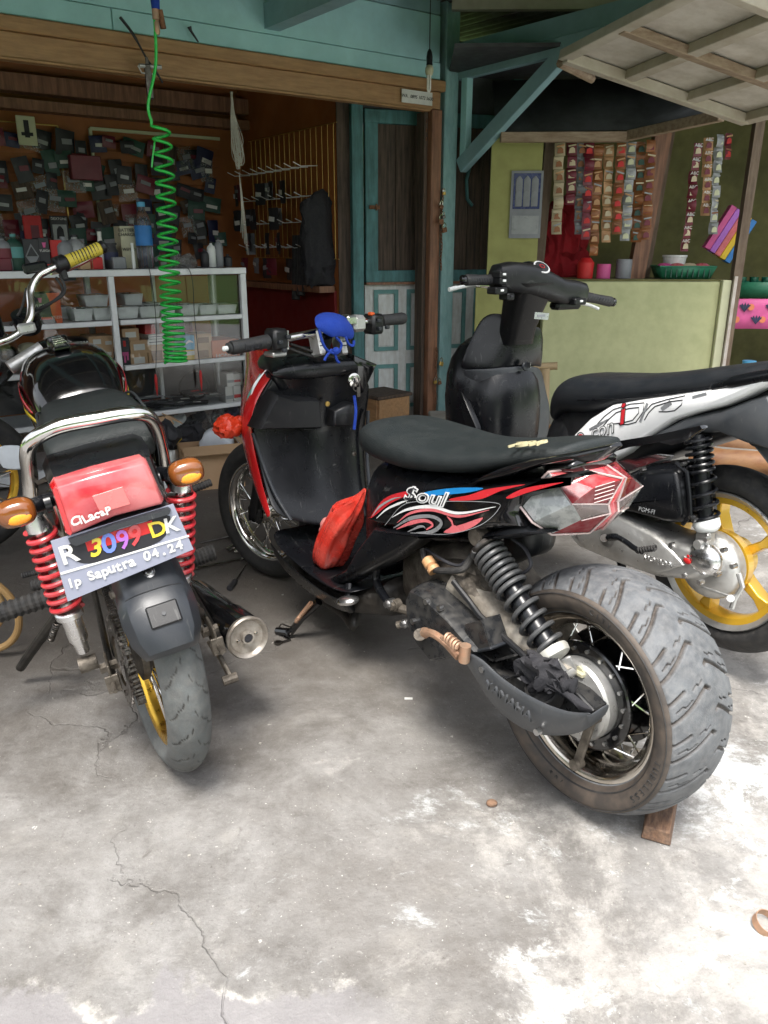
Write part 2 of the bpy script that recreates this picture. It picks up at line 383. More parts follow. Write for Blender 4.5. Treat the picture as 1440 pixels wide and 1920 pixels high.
K('wood_dark', (.11, .07, .048), .7, col2=(.03, .02, .014), mix=.95, ns=6, bump=.4, bs=40, stretch=(9, 9, .6), dust=.2, dcol=(.05, .07, .055))
K('wood_raw', (.34, .26, .18), .75, col2=(.2, .13, .08), mix=.9, ns=5, bump=.4, bs=40, stretch=(1.5, 8, 8), dust=.25, dcol=(.15, .11, .08))
K('wood_post', (.2, .145, .1), .8, col2=(.1, .065, .045), mix=.9, ns=5, bump=.5, bs=40, stretch=(8, 8, .8), dust=.3, dcol=(.28, .24, .2))
K('wood_block', (.26, .15, .09), .85, col2=(.09, .05, .035), mix=.95, ns=12, bump=.8, bs=60, stretch=(2, 10, 10), dust=.3, dcol=(.4, .33, .26))
K('ply_white', (.55, .51, .44), .8, col2=(.33, .29, .23), mix=.9, ns=7, lo=.4, hi=.75, bump=.3, bs=30, dust=.3, dcol=(.36, .29, .2))
K('batten', (.5, .46, .38), .75, col2=(.32, .27, .2), mix=.8, ns=4, bump=.3, bs=50, dust=.2, dcol=(.3, .22, .14))
K('wall_orange', (.36, .12, .03), .6, col2=(.24, .075, .018), mix=.8, ns=3, bump=.1)
K('wall_red', (.2, .012, .012), .6, col2=(.12, .01, .01), ns=3)
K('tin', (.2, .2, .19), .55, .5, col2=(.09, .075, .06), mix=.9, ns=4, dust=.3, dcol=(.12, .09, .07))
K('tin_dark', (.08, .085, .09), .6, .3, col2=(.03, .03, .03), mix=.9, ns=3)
K('door_white', (.68, .7, .69), .6, col2=(.4, .37, .32), mix=.7, ns=8, lo=.4, hi=.8, bump=.25, bs=60, stretch=(5, 5, .7), dust=.3, dcol=(.3, .25, .2))
K('door_teal', (.14, .33, .32), .6, col2=(.08, .2, .19), mix=.8, ns=9, dust=.3, dcol=(.2, .2, .17))
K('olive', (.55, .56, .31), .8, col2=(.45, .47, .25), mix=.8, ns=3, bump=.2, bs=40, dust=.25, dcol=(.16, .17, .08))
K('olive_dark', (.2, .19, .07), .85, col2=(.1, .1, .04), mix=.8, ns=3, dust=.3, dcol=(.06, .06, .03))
K('edge_cream', (.62, .63, .42), .8, col2=(.5, .5, .36), ns=6)
K('plaster', (.6, .58, .55), .85, col2=(.38, .3, .25), mix=.8, ns=9, bump=.5, bs=30)
K('aluminium', (.74, .76, .78), .4, .2, col2=(.5, .51, .52), ns=6, dust=.15)
gm_ = bpy.data.materials.new('glass_pane'); gm_.use_nodes = True; t_ = gm_.node_tree; t_.nodes.clear()
o1, t1_, g1_, m1_, f1_ = (t_.nodes.new(x) for x in ('ShaderNodeOutputMaterial', 'ShaderNodeBsdfTransparent', 'ShaderNodeBsdfGlossy', 'ShaderNodeMixShader', 'ShaderNodeFresnel'))
t1_.inputs[0].default_value = (.975, .985, .98, 1); g1_.inputs['Roughness'].default_value = .02; f1_.inputs[0].default_value = 1.48
t_.links.new(f1_.outputs[0], m1_.inputs[0]); t_.links.new(t1_.outputs[0], m1_.inputs[1]); t_.links.new(g1_.outputs[0], m1_.inputs[2]); t_.links.new(m1_.outputs[0], o1.inputs[0]); MT['glass_pane'] = gm_
K('card', (.55, .36, .21), .8, col2=(.46, .29, .16), ns=5, bump=.15, bs=40)
K('card_dark', (.24, .12, .055), .8, ns=5)
K('paper', (.72, .71, .68), .7, col2=(.6, .58, .54), ns=9)
K('ink', (.02, .02, .025), .6, ns=9)
K('print_red', (.6, .02, .02), .5); K('print_orange', (.75, .12, .02), .5); K('print_blue', (.03, .2, .55), .5); K('print_lightblue', (.1, .42, .7), .4); K('print_green', (.02, .07, .05), .5); K('print_yellow', (.75, .5, .02), .5); K('box_orange', (.7, .2, .09), .5); K('print_navy', (.018, .022, .07), .5); K('print_maroon', (.16, .015, .03), .4); K('print_brown', (.28, .1, .03), .4); K('print_cream', (.6, .5, .33), .45); K('print_skin', (.55, .3, .14), .5); K('print_teal', (.1, .3, .3), .5); K('print_pink', (.65, .1, .3), .5); K('print_dark', (.03, .03, .035), .5); K('print_grey', (.25, .26, .28), .5)
K('tray_white', (.8, .82, .81), .45, col2=(.7, .72, .7), ns=12, dust=.15)
K('cream_plastic', (.55, .52, .36), .4); K('clear_bag', (.6, .6, .6), .2, trans=.6, alpha=.45, ns=30, bump=.8, bs=60)
K('bottle_clear', (.8, .9, 1), .05, trans=.95, ior=1.3); K('green_crate', (.02, .17, .09), .45, ns=30); K('green_glass', (.02, .16, .1), .15, trans=.4)
K('bamboo', (.34, .17, .07), .5, col2=(.2, .08, .035), mix=.9, ns=4, stretch=(1, 6, 6), dust=.25, dcol=(.42, .32, .2), bump=.2, bs=40)
K('bamboo_pale', (.5, .38, .22), .6, col2=(.3, .2, .1), ns=5)
K('concrete_block', (.36, .35, .32), .9, col2=(.22, .2, .17), mix=.8, ns=9, bump=.6, bs=50, dust=.3)
K('hoop', (.38, .24, .1), .5, col2=(.25, .14, .05), ns=9)
K('cfl', (.75, .74, .68), .3); K('brass', (.62, .42, .13), .4, 1, col2=(.35, .22, .07), ns=30)
K('yellow_tube', (.7, .55, .12), .4, trans=.3); K('leaf', (.09, .19, .04), .6, col2=(.06, .13, .025), ns=3); K('leaf2', (.12, .24, .05), .6, col2=(.08, .16, .03), ns=3)
K('grass', (.12, .22, .05), .9, col2=(.08, .14, .03), ns=2, bump=.5, bs=20); K('sign_white', (.7, .7, .66), .7)
K('yellow_grip', (.62, .5, .06), .5, col2=(.5, .38, .04), ns=14, bump=.3, bs=150); K('mask_white', (.7, .74, .8), .6); K('screw', (.5, .5, .5), .3, 1)
K('red_clothes', (.35, .012, .02), .9); K('pink_cloth', (.55, .1, .16), .9, ns=20)
K('clear_white', (.85, .85, .86), .12, col2=(.5, .51, .53), mix=.8, ns=34, lo=.45, hi=.55, coat=.8)
K('lens_patch', (.62, .16, .15), .2, coat=.6, col2=(.55, .1, .1))
K('lens_tail', (.42, .02, .03), .15, coat=.7, col2=(.55, .08, .09), mix=.7, ns=16, dust=.35, dcol=(.8, .5, .5))
K('case_black', (.014, .015, .017), .28, col2=(.03, .03, .03), ns=14, dust=.5, rvar=.2, dcol=(.22, .2, .17), scr=.4)
K('cast_light', (.4, .37, .32), .6, .3, col2=(.17, .145, .115), mix=.9, ns=18, bump=.5, bs=100)
K('stall_yellow', (.36, .36, .13), .85, col2=(.26, .26, .09), ns=4, dust=.25, dcol=(.12, .12, .06))
K('shield_grey', (.04, .044, .05), .42, col2=(.055, .06, .066), ns=5, dust=.1, rvar=.08, bump=.1, bs=600, scr=.25)
K('ring_cream', (.4, .37, .33), .35, .6, col2=(.17, .14, .11), mix=.9, ns=26)
# ================================================================ ground
def concrete():
    m = bpy.data.materials.new('concrete_floor'); m.use_nodes = True; t = m.node_tree; t.nodes.clear(); N = t.nodes.new; L = t.links.new
    out = N('ShaderNodeOutputMaterial'); b = N('ShaderNodeBsdfPrincipled'); L(b.outputs[0], out.inputs[0])
    tc = N('ShaderNodeTexCoord'); P = tc.outputs['Object']
    def noise(sc, det=10, rough=.65, dist=0., off=(0, 0, 0), st=(1, 1, 1)):
        mp = N('ShaderNodeMapping'); mp.inputs['Location'].default_value = off; mp.inputs['Scale'].default_value = st; L(P, mp.inputs[0])
        n = N('ShaderNodeTexNoise'); n.inputs['Scale'].default_value = sc; n.inputs['Detail'].default_value = det; n.inputs['Roughness'].default_value = rough; n.inputs['Distortion'].default_value = dist
        L(mp.outputs[0], n.inputs['Vector']); return n.outputs[0]
    def mr(x, a, bb, c=0., d=1.):
        n = N('ShaderNodeMapRange'); n.interpolation_type = 'SMOOTHSTEP'; L(x, n.inputs[0])
        for i, v in ((1, a), (2, bb), (3, c), (4, d)): n.inputs[i].default_value = v
        return n.outputs[0]
    def mth(op, x, y):
        n = N('ShaderNodeMath'); n.operation = op; n.use_clamp = False
        for i, v in ((0, x), (1, y)):
            if isinstance(v, (int, float)): n.inputs[i].default_value = v
            else: L(v, n.inputs[i])
        return n.outputs[0]
    def mix(f, a, bb):
        n = N('ShaderNodeMix'); n.data_type = 'RGBA'; L(f, n.inputs[0])
        for i, v in ((6, a), (7, bb)):
            if isinstance(v, tuple): n.inputs[i].default_value = (*v, 1)
            else: L(v, n.inputs[i])
        return n.outputs[2]
    base = mix(mr(noise(2.2, 15, .78, .25), .32, .70), (.125, .117, .108), (.285, .278, .268))
    base = mix(mr(noise(.9, 13, .72, .2, (5, 2, 0)), .45, .7, 0, .5), base, (.15, .135, .12))
    base = mix(mr(noise(7, 8, .7, .3, (1, 7, 0)), .5, .78, 0, .55), base, (.3, .285, .26))
    sp = N('ShaderNodeSeparateXYZ'); L(P, sp.inputs[0])
    # lime bloom: raised towards street and right, also painting the brighter daylight into the colour
    lime_light = mth('ADD', mth('ADD', mth('MULTIPLY', sp.outputs[0], .10), mth('MULTIPLY', sp.outputs[1], -.085)), .085)
    lime = mth('ADD', noise(1.9, 14, .78, .35, (3, 3, 0)), lime_light)
    base = mix(mr(lime, .49, .62, 0, .55), base, (.46, .44, .41))
    base = mix(mr(mth('ADD', noise(3.4, 15, .8, .3, (9, 1, 0)), mth('MULTIPLY', lime_light, 1.2)), .57, .67, 0, .85), base, (.62, .625, .61))
    base = mix(mr(mth('ADD', noise(1.3, 15, .8, .4, (2, 8, 0)), lime_light), .56, .64, 0, .75), base, (.55, .57, .57))
    base = mix(mr(noise(38, 4, .6), .68, .74, 0, .75), base, (.62, .6, .56))
    base = mix(mr(noise(150, 2, .5), .7, .76, 0, .5), base, (.8, .78, .72))
    base = mix(mr(noise(90, 5, .7, 0, (3, 1, 4)), .58, .72, 0, .55), base, (.07, .062, .055))
    base = mix(mr(noise(60, 6, .75, 0, (7, 1, 4)), .56, .72, 0, .4), base, (.42, .41, .39))
    # oil and tyre stains on the workshop side, then a broad darker zone
    oil = mth('ADD', noise(3.1, 14, .76, .2, (11, 4, 0)), mth('MULTIPLY', lime_light, -.9))
    base = mix(mr(oil, .53, .74, 0, .6), base, (.075, .066, .057))
    base = mix(mr(noise(14, 5, .6, .8, (4, 4, 0)), .66, .76, 0, .5), base, (.06, .05, .042))
    far_tone = mth('MULTIPLY', mr(sp.outputs[1], 1.35, 2.5, 0, 1), mr(sp.outputs[0], .35, 1.15, 1, .25))  # smooth zone, darker farther back and weaker to the right
    base = mix(mth('MULTIPLY', far_tone, mr(noise(1.7, 14, .74, .2, (2, 2, 5)), .3, .62, .3, .8)), base, (.112, .098, .084))
    base = mix(mr(noise(5.5, 14, .78, .15, (6, 1, 5)), .56, .7, 0, .4), base, (.105, .092, .08))
    # a smoother grey screed patch near the open edge
    pn = mth('ADD', sp.outputs[1], mth('MULTIPLY', noise(1.6, 9, .65, .5, (0, 6, 0)), .75))
    pm = mth('MULTIPLY', mr(pn, 1.33, 1.36, 1, 0), mr(sp.outputs[0], -.15, .12, 1, 0))
    base = mix(mth('MULTIPLY', pm, .7), base, (.235, .225, .23))
    edge = mth('MULTIPLY', mth('MULTIPLY', mr(pn, 1.325, 1.345), mr(pn, 1.345, 1.375, 1, 0)), mr(sp.outputs[0], -.15, .2, 1, 0))
    base = mix(mth('MULTIPLY', mth('MULTIPLY', edge, mr(noise(9, 9, .75), .46, .66)), .6), base, (.6, .58, .53))
    # hairline cracks
    mp = N('ShaderNodeMapping'); L(P, mp.inputs[0]); wn = N('ShaderNodeTexNoise'); wn.inputs['Scale'].default_value = 3; wn.inputs['Detail'].default_value = 8; L(P, wn.inputs['Vector'])
    va = N('ShaderNodeVectorMath'); va.operation = 'MULTIPLY_ADD'; L(wn.outputs['Color'], va.inputs[0]); va.inputs[1].default_value = (.5, .5, 0); L(mp.outputs[0], va.inputs[2])
    vo = N('ShaderNodeTexVoronoi'); vo.feature = 'DISTANCE_TO_EDGE'; vo.inputs['Scale'].default_value = .72; L(va.outputs[0], vo.inputs['Vector'])
    crk = mth('MULTIPLY', mr(vo.outputs['Distance'], .0008, .003, 1, 0), mr(noise(2.2, 3, .5, 0, (8, 8, 0)), .44, .56))
    base = mix(mth('MULTIPLY', crk, .25), base, (.05, .042, .035))
    L(base, b.inputs['Base Color'])
    L(mr(noise(4, 9, .6, .5, (6, 6, 0)), .3, .7, .5, .95), b.inputs['Roughness']); b.inputs['Specular IOR Level'].default_value = .4
    h = mth('ADD', mth('MULTIPLY', noise(70, 8, .7), .5), mth('ADD', noise(9, 8, .6), mth('MULTIPLY', crk, -1.2)))
    bp = N('ShaderNodeBump'); bp.inputs['Strength'].default_value = .6; bp.inputs['Distance'].default_value = .01; L(h, bp.inputs['Height']); L(bp.outputs[0], b.inputs['Normal'])
    return m
FC = Frame((.332, 5.493, 0), 54-90)      # workshop front: f = outward? set explicitly below
FC.u = V(0, 0, 1); FC.f = V(sin(radians(54)), cos(radians(54)), 0); FC.l = V(-FC.f.y, FC.f.x, 0)   # x along the front to the right, y INTO the shop
FC.m = Matrix(((FC.f.x, FC.l.x, 0, .332), (FC.f.y, FC.l.y, 0, 5.493), (0, 0, 1, 0), (0, 0, 0, 1)))
struct('ground', M().add([(-60, -60, -.06), (60, -60, -.06), (60, 60, -.06), (-60, 60, -.06)], [(0, 1, 2, 3)]), MT['grass'], ang=0)
fl = M()
nx, ny = 60, 60
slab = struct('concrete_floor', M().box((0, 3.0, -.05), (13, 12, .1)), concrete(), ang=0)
# ---------------------------------------------------------------- greenery across the yard (seen in the glass and through the gap)
def leaves(cx, cy, cz, rx, ry, rz, n, sz, mm):
    for _ in range(n):
        while True:
            p = V(R.uniform(-1, 1), R.uniform(-1, 1), R.uniform(-1, 1))
            if .3 < p.length < 1: break
        c = V(cx+p.x*rx, cy+p.y*ry, max(.02, cz+p.z*rz)); a = V(R.gauss(0, 1), R.gauss(0, 1), R.gauss(0, 1)).normalized(); b = a.orthogonal().normalized(); s = sz*R.uniform(.6, 1.4)
        mm.add([c-a*s, c+b*s*.45, c+a*s, c-b*s*.45], [(0, 1, 2, 3)])
def bush(x, y, r, h, n, label, mtn, sz=.16):
    t = thing('bush', label, 'bush', m=Matrix.Translation((x, y, 0)), group='bushes round the yard')
    a = M(); leaves(0, 0, h*.55, r, r, h*.5, n, sz, a); part('foliage', a, MT[mtn], t, ang=0, kind='stuff')
    b = M()
    for k in range(4):
        q = R.uniform(0, 6.3); b.tube([(0.05*cos(q), .05*sin(q), 0), (r*.3*cos(q), r*.3*sin(q), h*.5), (r*.5*cos(q), r*.5*sin(q), h*.8)], [.05, .03, .015], 6)
    part('stem', b, MT['wood_dark'], t)
for i, (x, y, r, h) in enumerate([(-9, -5, 2.2, 2.6), (-5.4, -7.5, 2.4, 3.1), (-1.6, -8.3, 2.2, 2.5), (2.4, -8.5, 2.3, 3.0), (6.2, -7.6, 2.3, 2.8), (9.5, -4, 2.1, 2.6), (-11, 0, 2.2, 3.0), (12.5, 1.5, 2, 2.8)]):
    bush(x, y, r, h, 1500, 'leafy green bush across the yard, '+['at the far left end', 'second from the left end', 'left of the middle', 'in the middle, the tallest', 'right of the middle', 'at the right end', 'beside the workshop on the left', 'beyond the snack stall on the right'][i], ['leaf', 'leaf2'][i % 2])
bush(-1.1, 9.0, 1.3, 2.6, 2500, 'bright green bush behind the workshop, seen through the gap beside the door', 'leaf2', .08)

# ================================================================ roof and frame of the workshop
rf = thing('porch_roof', 'grey corrugated porch roof over the workshop yard', 'roof', FC)
def sheet(s0, s1, d0, d1, z0, z1, per=.09, amp=.011):
    a = M(); n = int((s1-s0)/per*6); rows = [[], []]
    for i in range(n+1):
        s = s0+(s1-s0)*i/n; w = amp*sin(2*pi*s/per)
        rows[0].append(V(s, -d0, z0+w)); rows[1].append(V(s, -d1, z1+w))
    return a.grid(rows)
k_ = 0
for i in range(9):
    s0 = -5.2+i*.82
    part('roof_sheet', sheet(s0, s0+.86, -.3 if i < 6 else -2.4, 2.9 if i < 7 else 2.0, 2.66+.004*(i % 2), 2.5+.004*(i % 2)), MT['tin'], rf, ang=60, solid=.001)
a = M()
for d in (.5, 1.5, 2.5):
    part('purlin', M().box((-1.9, -d, 2.6-.045*d), (6.4, .06, .05)), MT['batten'], rf)
for s in (-3.1, -2.3, -1.16):
    part('rafter', M().beam((s, .03, 2.33), (s, -2.6, 2.3), .09, .12), MT['teal'], rf)
part('rafter', M().beam((.2, .08, 2.32), (.2, -2.6, 2.27), .05, .13), MT['teal'], rf)
part('rafter', M().beam((.02, -.1, 2.56), (1.5, -1.5, 2.5), .05, .09), MT['batten'], rf)
part('rafter', M().beam((.3, .9, 2.38), (.62, -.5, 2.33), .06, .07), MT['wood_raw'], rf)
# the workshop's front: fascia planks, door beam, jamb
fr = thing('workshop_front', 'teal plank fascia over the varnished beam of the open workshop', 'shop front', FC)
for s0, s1 in ((-4.3, -2.022), (-2.018, -.0)):
    part('plank', M().box(((s0+s1)/2, -.012, 2.2), (s1-s0, .03, .092), b=.003), MT['teal_light'], fr)
part('plank', M().box((-2.15, -.004, 2.375), (4.3, .03, .25), b=.003), MT['teal_light'], fr)
part('plank', M().box((-2.15, .0, 2.585), (4.3, .03, .16), b=.003), MT['teal'], fr)
part('lintel', M().box((-2.15, .0, 2.118), (4.36, .1, .062), b=.006), MT['wood_orange'], fr)
part('lintel', M().box((-2.15, .005, 2.032), (4.3, .085, .108), b=.006), MT['wood_orange'], fr)
part('lintel_lip', M().box((-2.15, -.02, 1.975), (4.12, .06, .012), b=.003), MT['wood_orange'], fr)
part('jamb', M().box((-.035, .0, .993), (.08, .1, 1.985), b=.005), MT['wood_jamb'], fr)
part('jamb_edge', M().box((-.092, .03, .99), (.03, .08, 1.96), b=.003), MT['wood_dark'], fr)
pr = thing('teal_post', 'weathered teal post between the workshop and the snack stall, with its bracket', 'post', FC)
part('post', M().box((.1, .02, 1.3), (.11, .09, 2.6), b=.006), MT['teal_worn'], pr)
part('bracket_arm', M().beam((.17, -.0, 2.215), (.17, -1.16, 2.215), .05, .09, ch=.003), MT['teal'], pr)
part('bracket_upright', M().box((.17, -.085, 1.925), (.05, .055, .5), b=.003), MT['teal_light'], pr)
part('bracket_brace', M().beam((.17, -.05, 1.67), (.17, -.9, 2.19), .055, .09, ch=.003), MT['teal'], pr)
sg = solo('phone_sign', M().box((-.2, -.052, 2.035), (.235, .004, .072)), MT['sign_white'], 'white paper sign with a handwritten phone number on the door beam', 'sign', FC)
text('WA . 0895 1072 5600', .027, (-.2, -.055, 2.035), (1, 0, 0), (0, 0, 1), MT['ink'], sg, shear=.2)
# shop box
def slabm(c, d): return M().box(c, d)
struct('shop_floor', slabm((-2.2, .9, .004), (4.6, 1.7, .008)), MT['concrete_block'], FC)
struct('wall_shop_back', slabm((-2.2, 1.68, 1.35), (4.8, .04, 2.7)), MT['wall_orange'], FC)
struct('wall_shop_right', slabm((-.53, 1.0, 1.35), (.03, 1.36, 2.7)), MT['wall_orange'], FC)
struct('wall_shop_left', slabm((-4.45, .9, 1.35), (.04, 1.7, 2.7)), MT['wall_orange'], FC)
struct('shop_ceiling', slabm((-2.1, .85, 2.68), (4.9, 1.8, .03)), MT['wood_dark'], FC)
struct('wall_shop_lower_right', slabm((-.555, 1.0, .45), (.02, 1.3, .9)), MT['wall_red'], FC)
struct('wall_shop_corner', M().beam((-.30, 5.435, 1.35), (-.212, 5.462, 1.35), .03, 2.7), MT['wood_dark'])
part('ledge', slabm((-.62, 1.0, .91), (.12, 1.3, .04)), MT['wood_jamb'], fr)
for z, dz in ((2.14, .1), (2.02, .06)): part('crossbeam', slabm((-2.3, 1.55, z), (4.2, .12, dz)), MT['wood_jamb'], fr)

# ---------------------------------------------------------------- folding doors between workshop and stall
FD = Frame((0, 0, 0), 0); az = radians(72); FD.o = V(.28, 5.62, 0); FD.f = V(sin(az), cos(az), 0); FD.l = V(-cos(az), sin(az), 0)
FD.m = Matrix(((FD.f.x, FD.l.x, 0, .28), (FD.f.y, FD.l.y, 0, 5.62), (0, 0, 1, 0), (0, 0, 0, 1)))
dd = thing('folding_door', 'old timber door wall, brown boards above white and teal panels', 'door', FD)
part('side_post', M().box((-.49, -.03, 1.03), (.075, .07, 2.06), b=.004), MT['teal_dark'], dd)
def leaf(x0, x1):
    w = x1-x0; c = (x0+x1)/2
    part('stile', M().box((x0+.045, 0, 1.47), (.085, .05, 1.04), b=.003), MT['teal_dark'], dd)
    part('stile', M().box((x1-.03, 0, 1.47), (.055, .05, 1.04), b=.003), MT['teal_dark'], dd)
    part('rail', M().box((c, -.002, 1.955), (w, .05, .08), b=.003), MT['teal_dark'], dd)
    part('rail', M().box((c, -.002, .99), (w, .05, .075), b=.003), MT['teal_dark'], dd)
    n = 3; x = x0+.09; bw = (w-.15)/n
    for i in range(n): part('board', M().box((x+bw*(i+.5), .012, 1.47), (bw-.004, .018, .9), b=.002), MT['wood_dark'], dd)
    part('sill', M().box((c, -.01, .945), (w, .07, .016)), MT['wood_jamb'], dd)
    # lower white leaf with four sunk panels
    part('lower_board', M().box((c, .008, .475), (w, .02, .92)), MT['door_white'], dd)
    for z0, z1 in ((.1, .40), (.50, .90)):
        m = 2; pw = (w-.06)/m
        for i in range(m):
            cx = x0+.03+pw*(i+.5); cz = (z0+z1)/2; a = M(); iw, ih, t = pw-.09, z1-z0-.02, .026
            a.box((cx-iw/2, -.008, cz), (t, .016, ih+t)).box((cx+iw/2, -.008, cz), (t, .016, ih+t)).box((cx, -.007, cz+ih/2), (iw, .016, t)).box((cx, -.007, cz-ih/2), (iw, .016, t))
            part('panel_moulding', a, MT['door_teal'], dd); part('panel', M().box((cx, -.004, cz), (iw-t-.01, .008, ih-t-.01), b=.003), MT['door_white'], dd)
leaf(-.43, .1); leaf(.11, .56)
part('side_post', M().box((.61, -.01, 1.2), (.07, .07, 2.4), b=.004), MT['teal_dark'], dd)
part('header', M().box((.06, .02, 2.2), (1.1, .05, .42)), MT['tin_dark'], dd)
part('hinge', M().box((-.37, -.035, 1.42), (.07, .012, .022)).cyl((-.36, -.045, 1.4), (-.36, -.045, 1.44), .006), MT['rust'], dd)
part('green_hook', M().tube([(.3, -.03, 1.7), (.27, -.035, 1.6), (.28, -.035, 1.48), (.32, -.03, 1.44)], .012, 6), MT['teal_dark'], dd)
# ================================================================ snack stall (warung)
FW = Frame((0, 0, 0), 0); az = radians(92); FW.o = V(1.1, 5.3, 0); FW.f = V(sin(az), cos(az), 0); FW.l = V(-cos(az), sin(az), 0)
FW.m = Matrix(((FW.f.x, FW.l.x, 0, 1.1), (FW.f.y, FW.l.y, 0, 5.3), (0, 0, 1, 0), (0, 0, 0, 1)))
wa = thing('snack_stall', 'olive green snack stall counter with timber posts', 'stall', FW)
part('counter_wall', M().box((.5, .05, .48), (1.12, .09, .97), b=.004), MT['olive'], wa)
part('counter_end', M().box((1.09, .03, .485), (.055, .12, .98), b=.004), MT['edge_cream'], wa)
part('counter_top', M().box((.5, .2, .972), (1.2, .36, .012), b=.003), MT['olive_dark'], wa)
part('post', M().beam((1.14, .0, 0), (1.155, -.02, 2.05), .055, .06, up=(0, 1, 0)), MT['wood_post'], wa)
part('post_plaster', M().beam((1.125, -.035, 0), (1.13, -.04, 1.0), .02, .045, up=(0, 1, 0)), MT['plaster'], wa)
part('post', M().beam((.57, .22, .97), (.66, .2, 2.0), .1, .09, up=(0, 1, 0)), MT['wood_jamb'], wa)
part('post', M().beam((.66, .3, .97), (.74, .3, 2.0), .04, .05, up=(0, 1, 0)), MT['wood_post'], wa)
part('post', M().beam((-.08, .2, .97), (-.05, .2, 2.0), .06, .06, up=(0, 1, 0)), MT['wood_post'], wa)
part('beam', M().box((.0, -.02, 1.81), (.78, .06, .055), b=.003), MT['wood_raw'], wa)
part('beam', M().beam((.385, -.03, 1.815), (.72, -.62, 1.84), .05, .055, ch=.003), MT['wood_raw'], wa)
part('wall_panel', M().box((-.27, .1, 1.4), (.32, .04, .9)), MT['stall_yellow'], wa)
part('wall_panel', M().box((-.33, .06, .45), (.34, .04, .98)), MT['stall_yellow'], wa)
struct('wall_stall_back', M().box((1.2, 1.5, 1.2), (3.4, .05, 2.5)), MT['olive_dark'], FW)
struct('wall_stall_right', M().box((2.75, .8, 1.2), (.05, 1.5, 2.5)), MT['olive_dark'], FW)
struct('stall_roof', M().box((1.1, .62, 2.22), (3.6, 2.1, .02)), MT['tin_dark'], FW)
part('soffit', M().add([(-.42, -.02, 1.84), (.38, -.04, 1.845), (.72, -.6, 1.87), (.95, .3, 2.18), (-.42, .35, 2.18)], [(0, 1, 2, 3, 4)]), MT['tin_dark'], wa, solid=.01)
# propped plywood flap over the stall
FL = [WORLD.at(*p) if False else None for p in ()]
def wp(px, py, Y):
    a, b = (px-720)/FPX, (py-960)/FPX; r = V(a, cos(PITCH)-b*sin(PITCH), -sin(PITCH)-b*cos(PITCH)); return V(0, 0, CAMH)+r*(Y/r.y)
fp = thing('awning_flap', 'propped up plywood flap with cream battens above the stall counter', 'awning', WORLD)
c0, c1, c2, c3 = wp(1058, 104, 4.25), wp(1396, 222, 4.55), wp(1640, 160, 3.7), wp(1300, -20, 3.35)
# make the flap truly flat: plane through three corners
nrm = (c1-c0).cross(c3-c0).normalized(); c2 = c1+(c3-c0)*1.05
def fpnt(a, b): return c0+(c1-c0)*a+(c3-c0)*b
upn = nrm if nrm.z > 0 else -nrm
part('board', M().loft([[fpnt(0, 0)+upn*.02, fpnt(1, 0)+upn*.02, fpnt(1, 1.1)+upn*.02, fpnt(0, 1.1)+upn*.02], [fpnt(0, 0)+upn*.032, fpnt(1, 0)+upn*.032, fpnt(1, 1.1)+upn*.032, fpnt(0, 1.1)+upn*.032]]), MT['ply_white'], fp, ang=0)
def bat(a, b, w=.055, h=.045, mt='batten', dz=-.004): part('batten', M().beam(a+upn*dz, b+upn*dz, w, h, up=upn, ch=.003), MT[mt], fp)
for f in (.0, 1.0): bat(fpnt(f, 0), fpnt(f, 1.1))
bat(fpnt(.32, .0), fpnt(.32, 1.1)); bat(fpnt(.66, 0), fpnt(.66, 1.1))
bat(fpnt(0, 0.02), fpnt(1, .02), .05, .05, dz=-.012); bat(fpnt(0, .52), fpnt(1, .52), .05, .04, 'wood_raw', dz=-.01); bat(fpnt(0, 1.08), fpnt(1, 1.08), .05, .04)
part('prop', M().tube([wp(1050, 118, 4.3), wp(1110, 148, 4.5)], .022, 8), MT['wood_raw'], fp)
part('prop', M().beam(wp(930, 25, 4.2), wp(1000, 70, 4.4), .05, .05), MT['wood_raw'], wa) if False else None
ordn = ['first', 'second', 'third', 'fourth', 'fifth', 'sixth', 'seventh', 'eighth', 'ninth', 'tenth', 'eleventh', 'twelfth', 'thirteenth', 'fourteenth', 'fifteenth', 'sixteenth', 'seventeenth', 'eighteenth', 'nineteenth', 'twentieth', 'twenty-first', 'twenty-second']
# ================================================================ glass showcase
sc_ = thing('showcase', 'white aluminium glass showcase of spare parts in the workshop opening', 'showcase', FC)
S0, S1, SD = -3.3, -1.405, .42
zs = [1.045, .8, .563, .298, .06]
def al(c, d): part('frame_bar', M().box(c, d, b=.003), MT['aluminium'], sc_)
for y in (.0, SD):
    for s in (S0, -2.15, S1): al((s, y, .54), (.03 if s < -2 else .035, .03, 1.0))
    al(((S0+S1)/2, y, 1.05), (S1-S0+.04, .036, .034)); al(((S0+S1)/2, y, .045), (S1-S0, .03, .05))
for s in (S0, S1): al((s, SD/2, 1.05), (.03, SD-.04, .03)); al((s, SD/2, .045), (.03, SD-.04, .03))
for z in zs[1:4]:
    al(((-2.166+S0)/2, .002, z), (-2.166-S0, .024, .026)); al(((-2.134+S1)/2, .002, z), (S1+2.134-.02, .024, .026))
    part('shelf', M().box(((S0+S1)/2, SD/2, z-.003), (S1-S0-.04, SD-.04, .008)), MT['aluminium'], sc_)
part('shelf', M().box(((S0+S1)/2, SD/2, .07), (S1-S0-.04, SD-.04, .01)), MT['aluminium'], sc_)
part('top_pane', M().box(((S0+S1)/2, SD/2, 1.062), (S1-S0-.04, SD-.04, .006)), MT['glass_pane'], sc_)
part('pane', M().box(((S0-2.15)/2, .012, .55), (-2.15-S0-.03, .004, .95)), MT['glass_pane'], sc_)
part('pane', M().box(((S1-2.15)/2, .012, .55), (S1+2.15-.03, .004, .95)), MT['glass_pane'], sc_)
part('side_pane', M().box((S1, SD/2, .55), (.004, SD-.05, .95)), MT['glass_pane'], sc_)
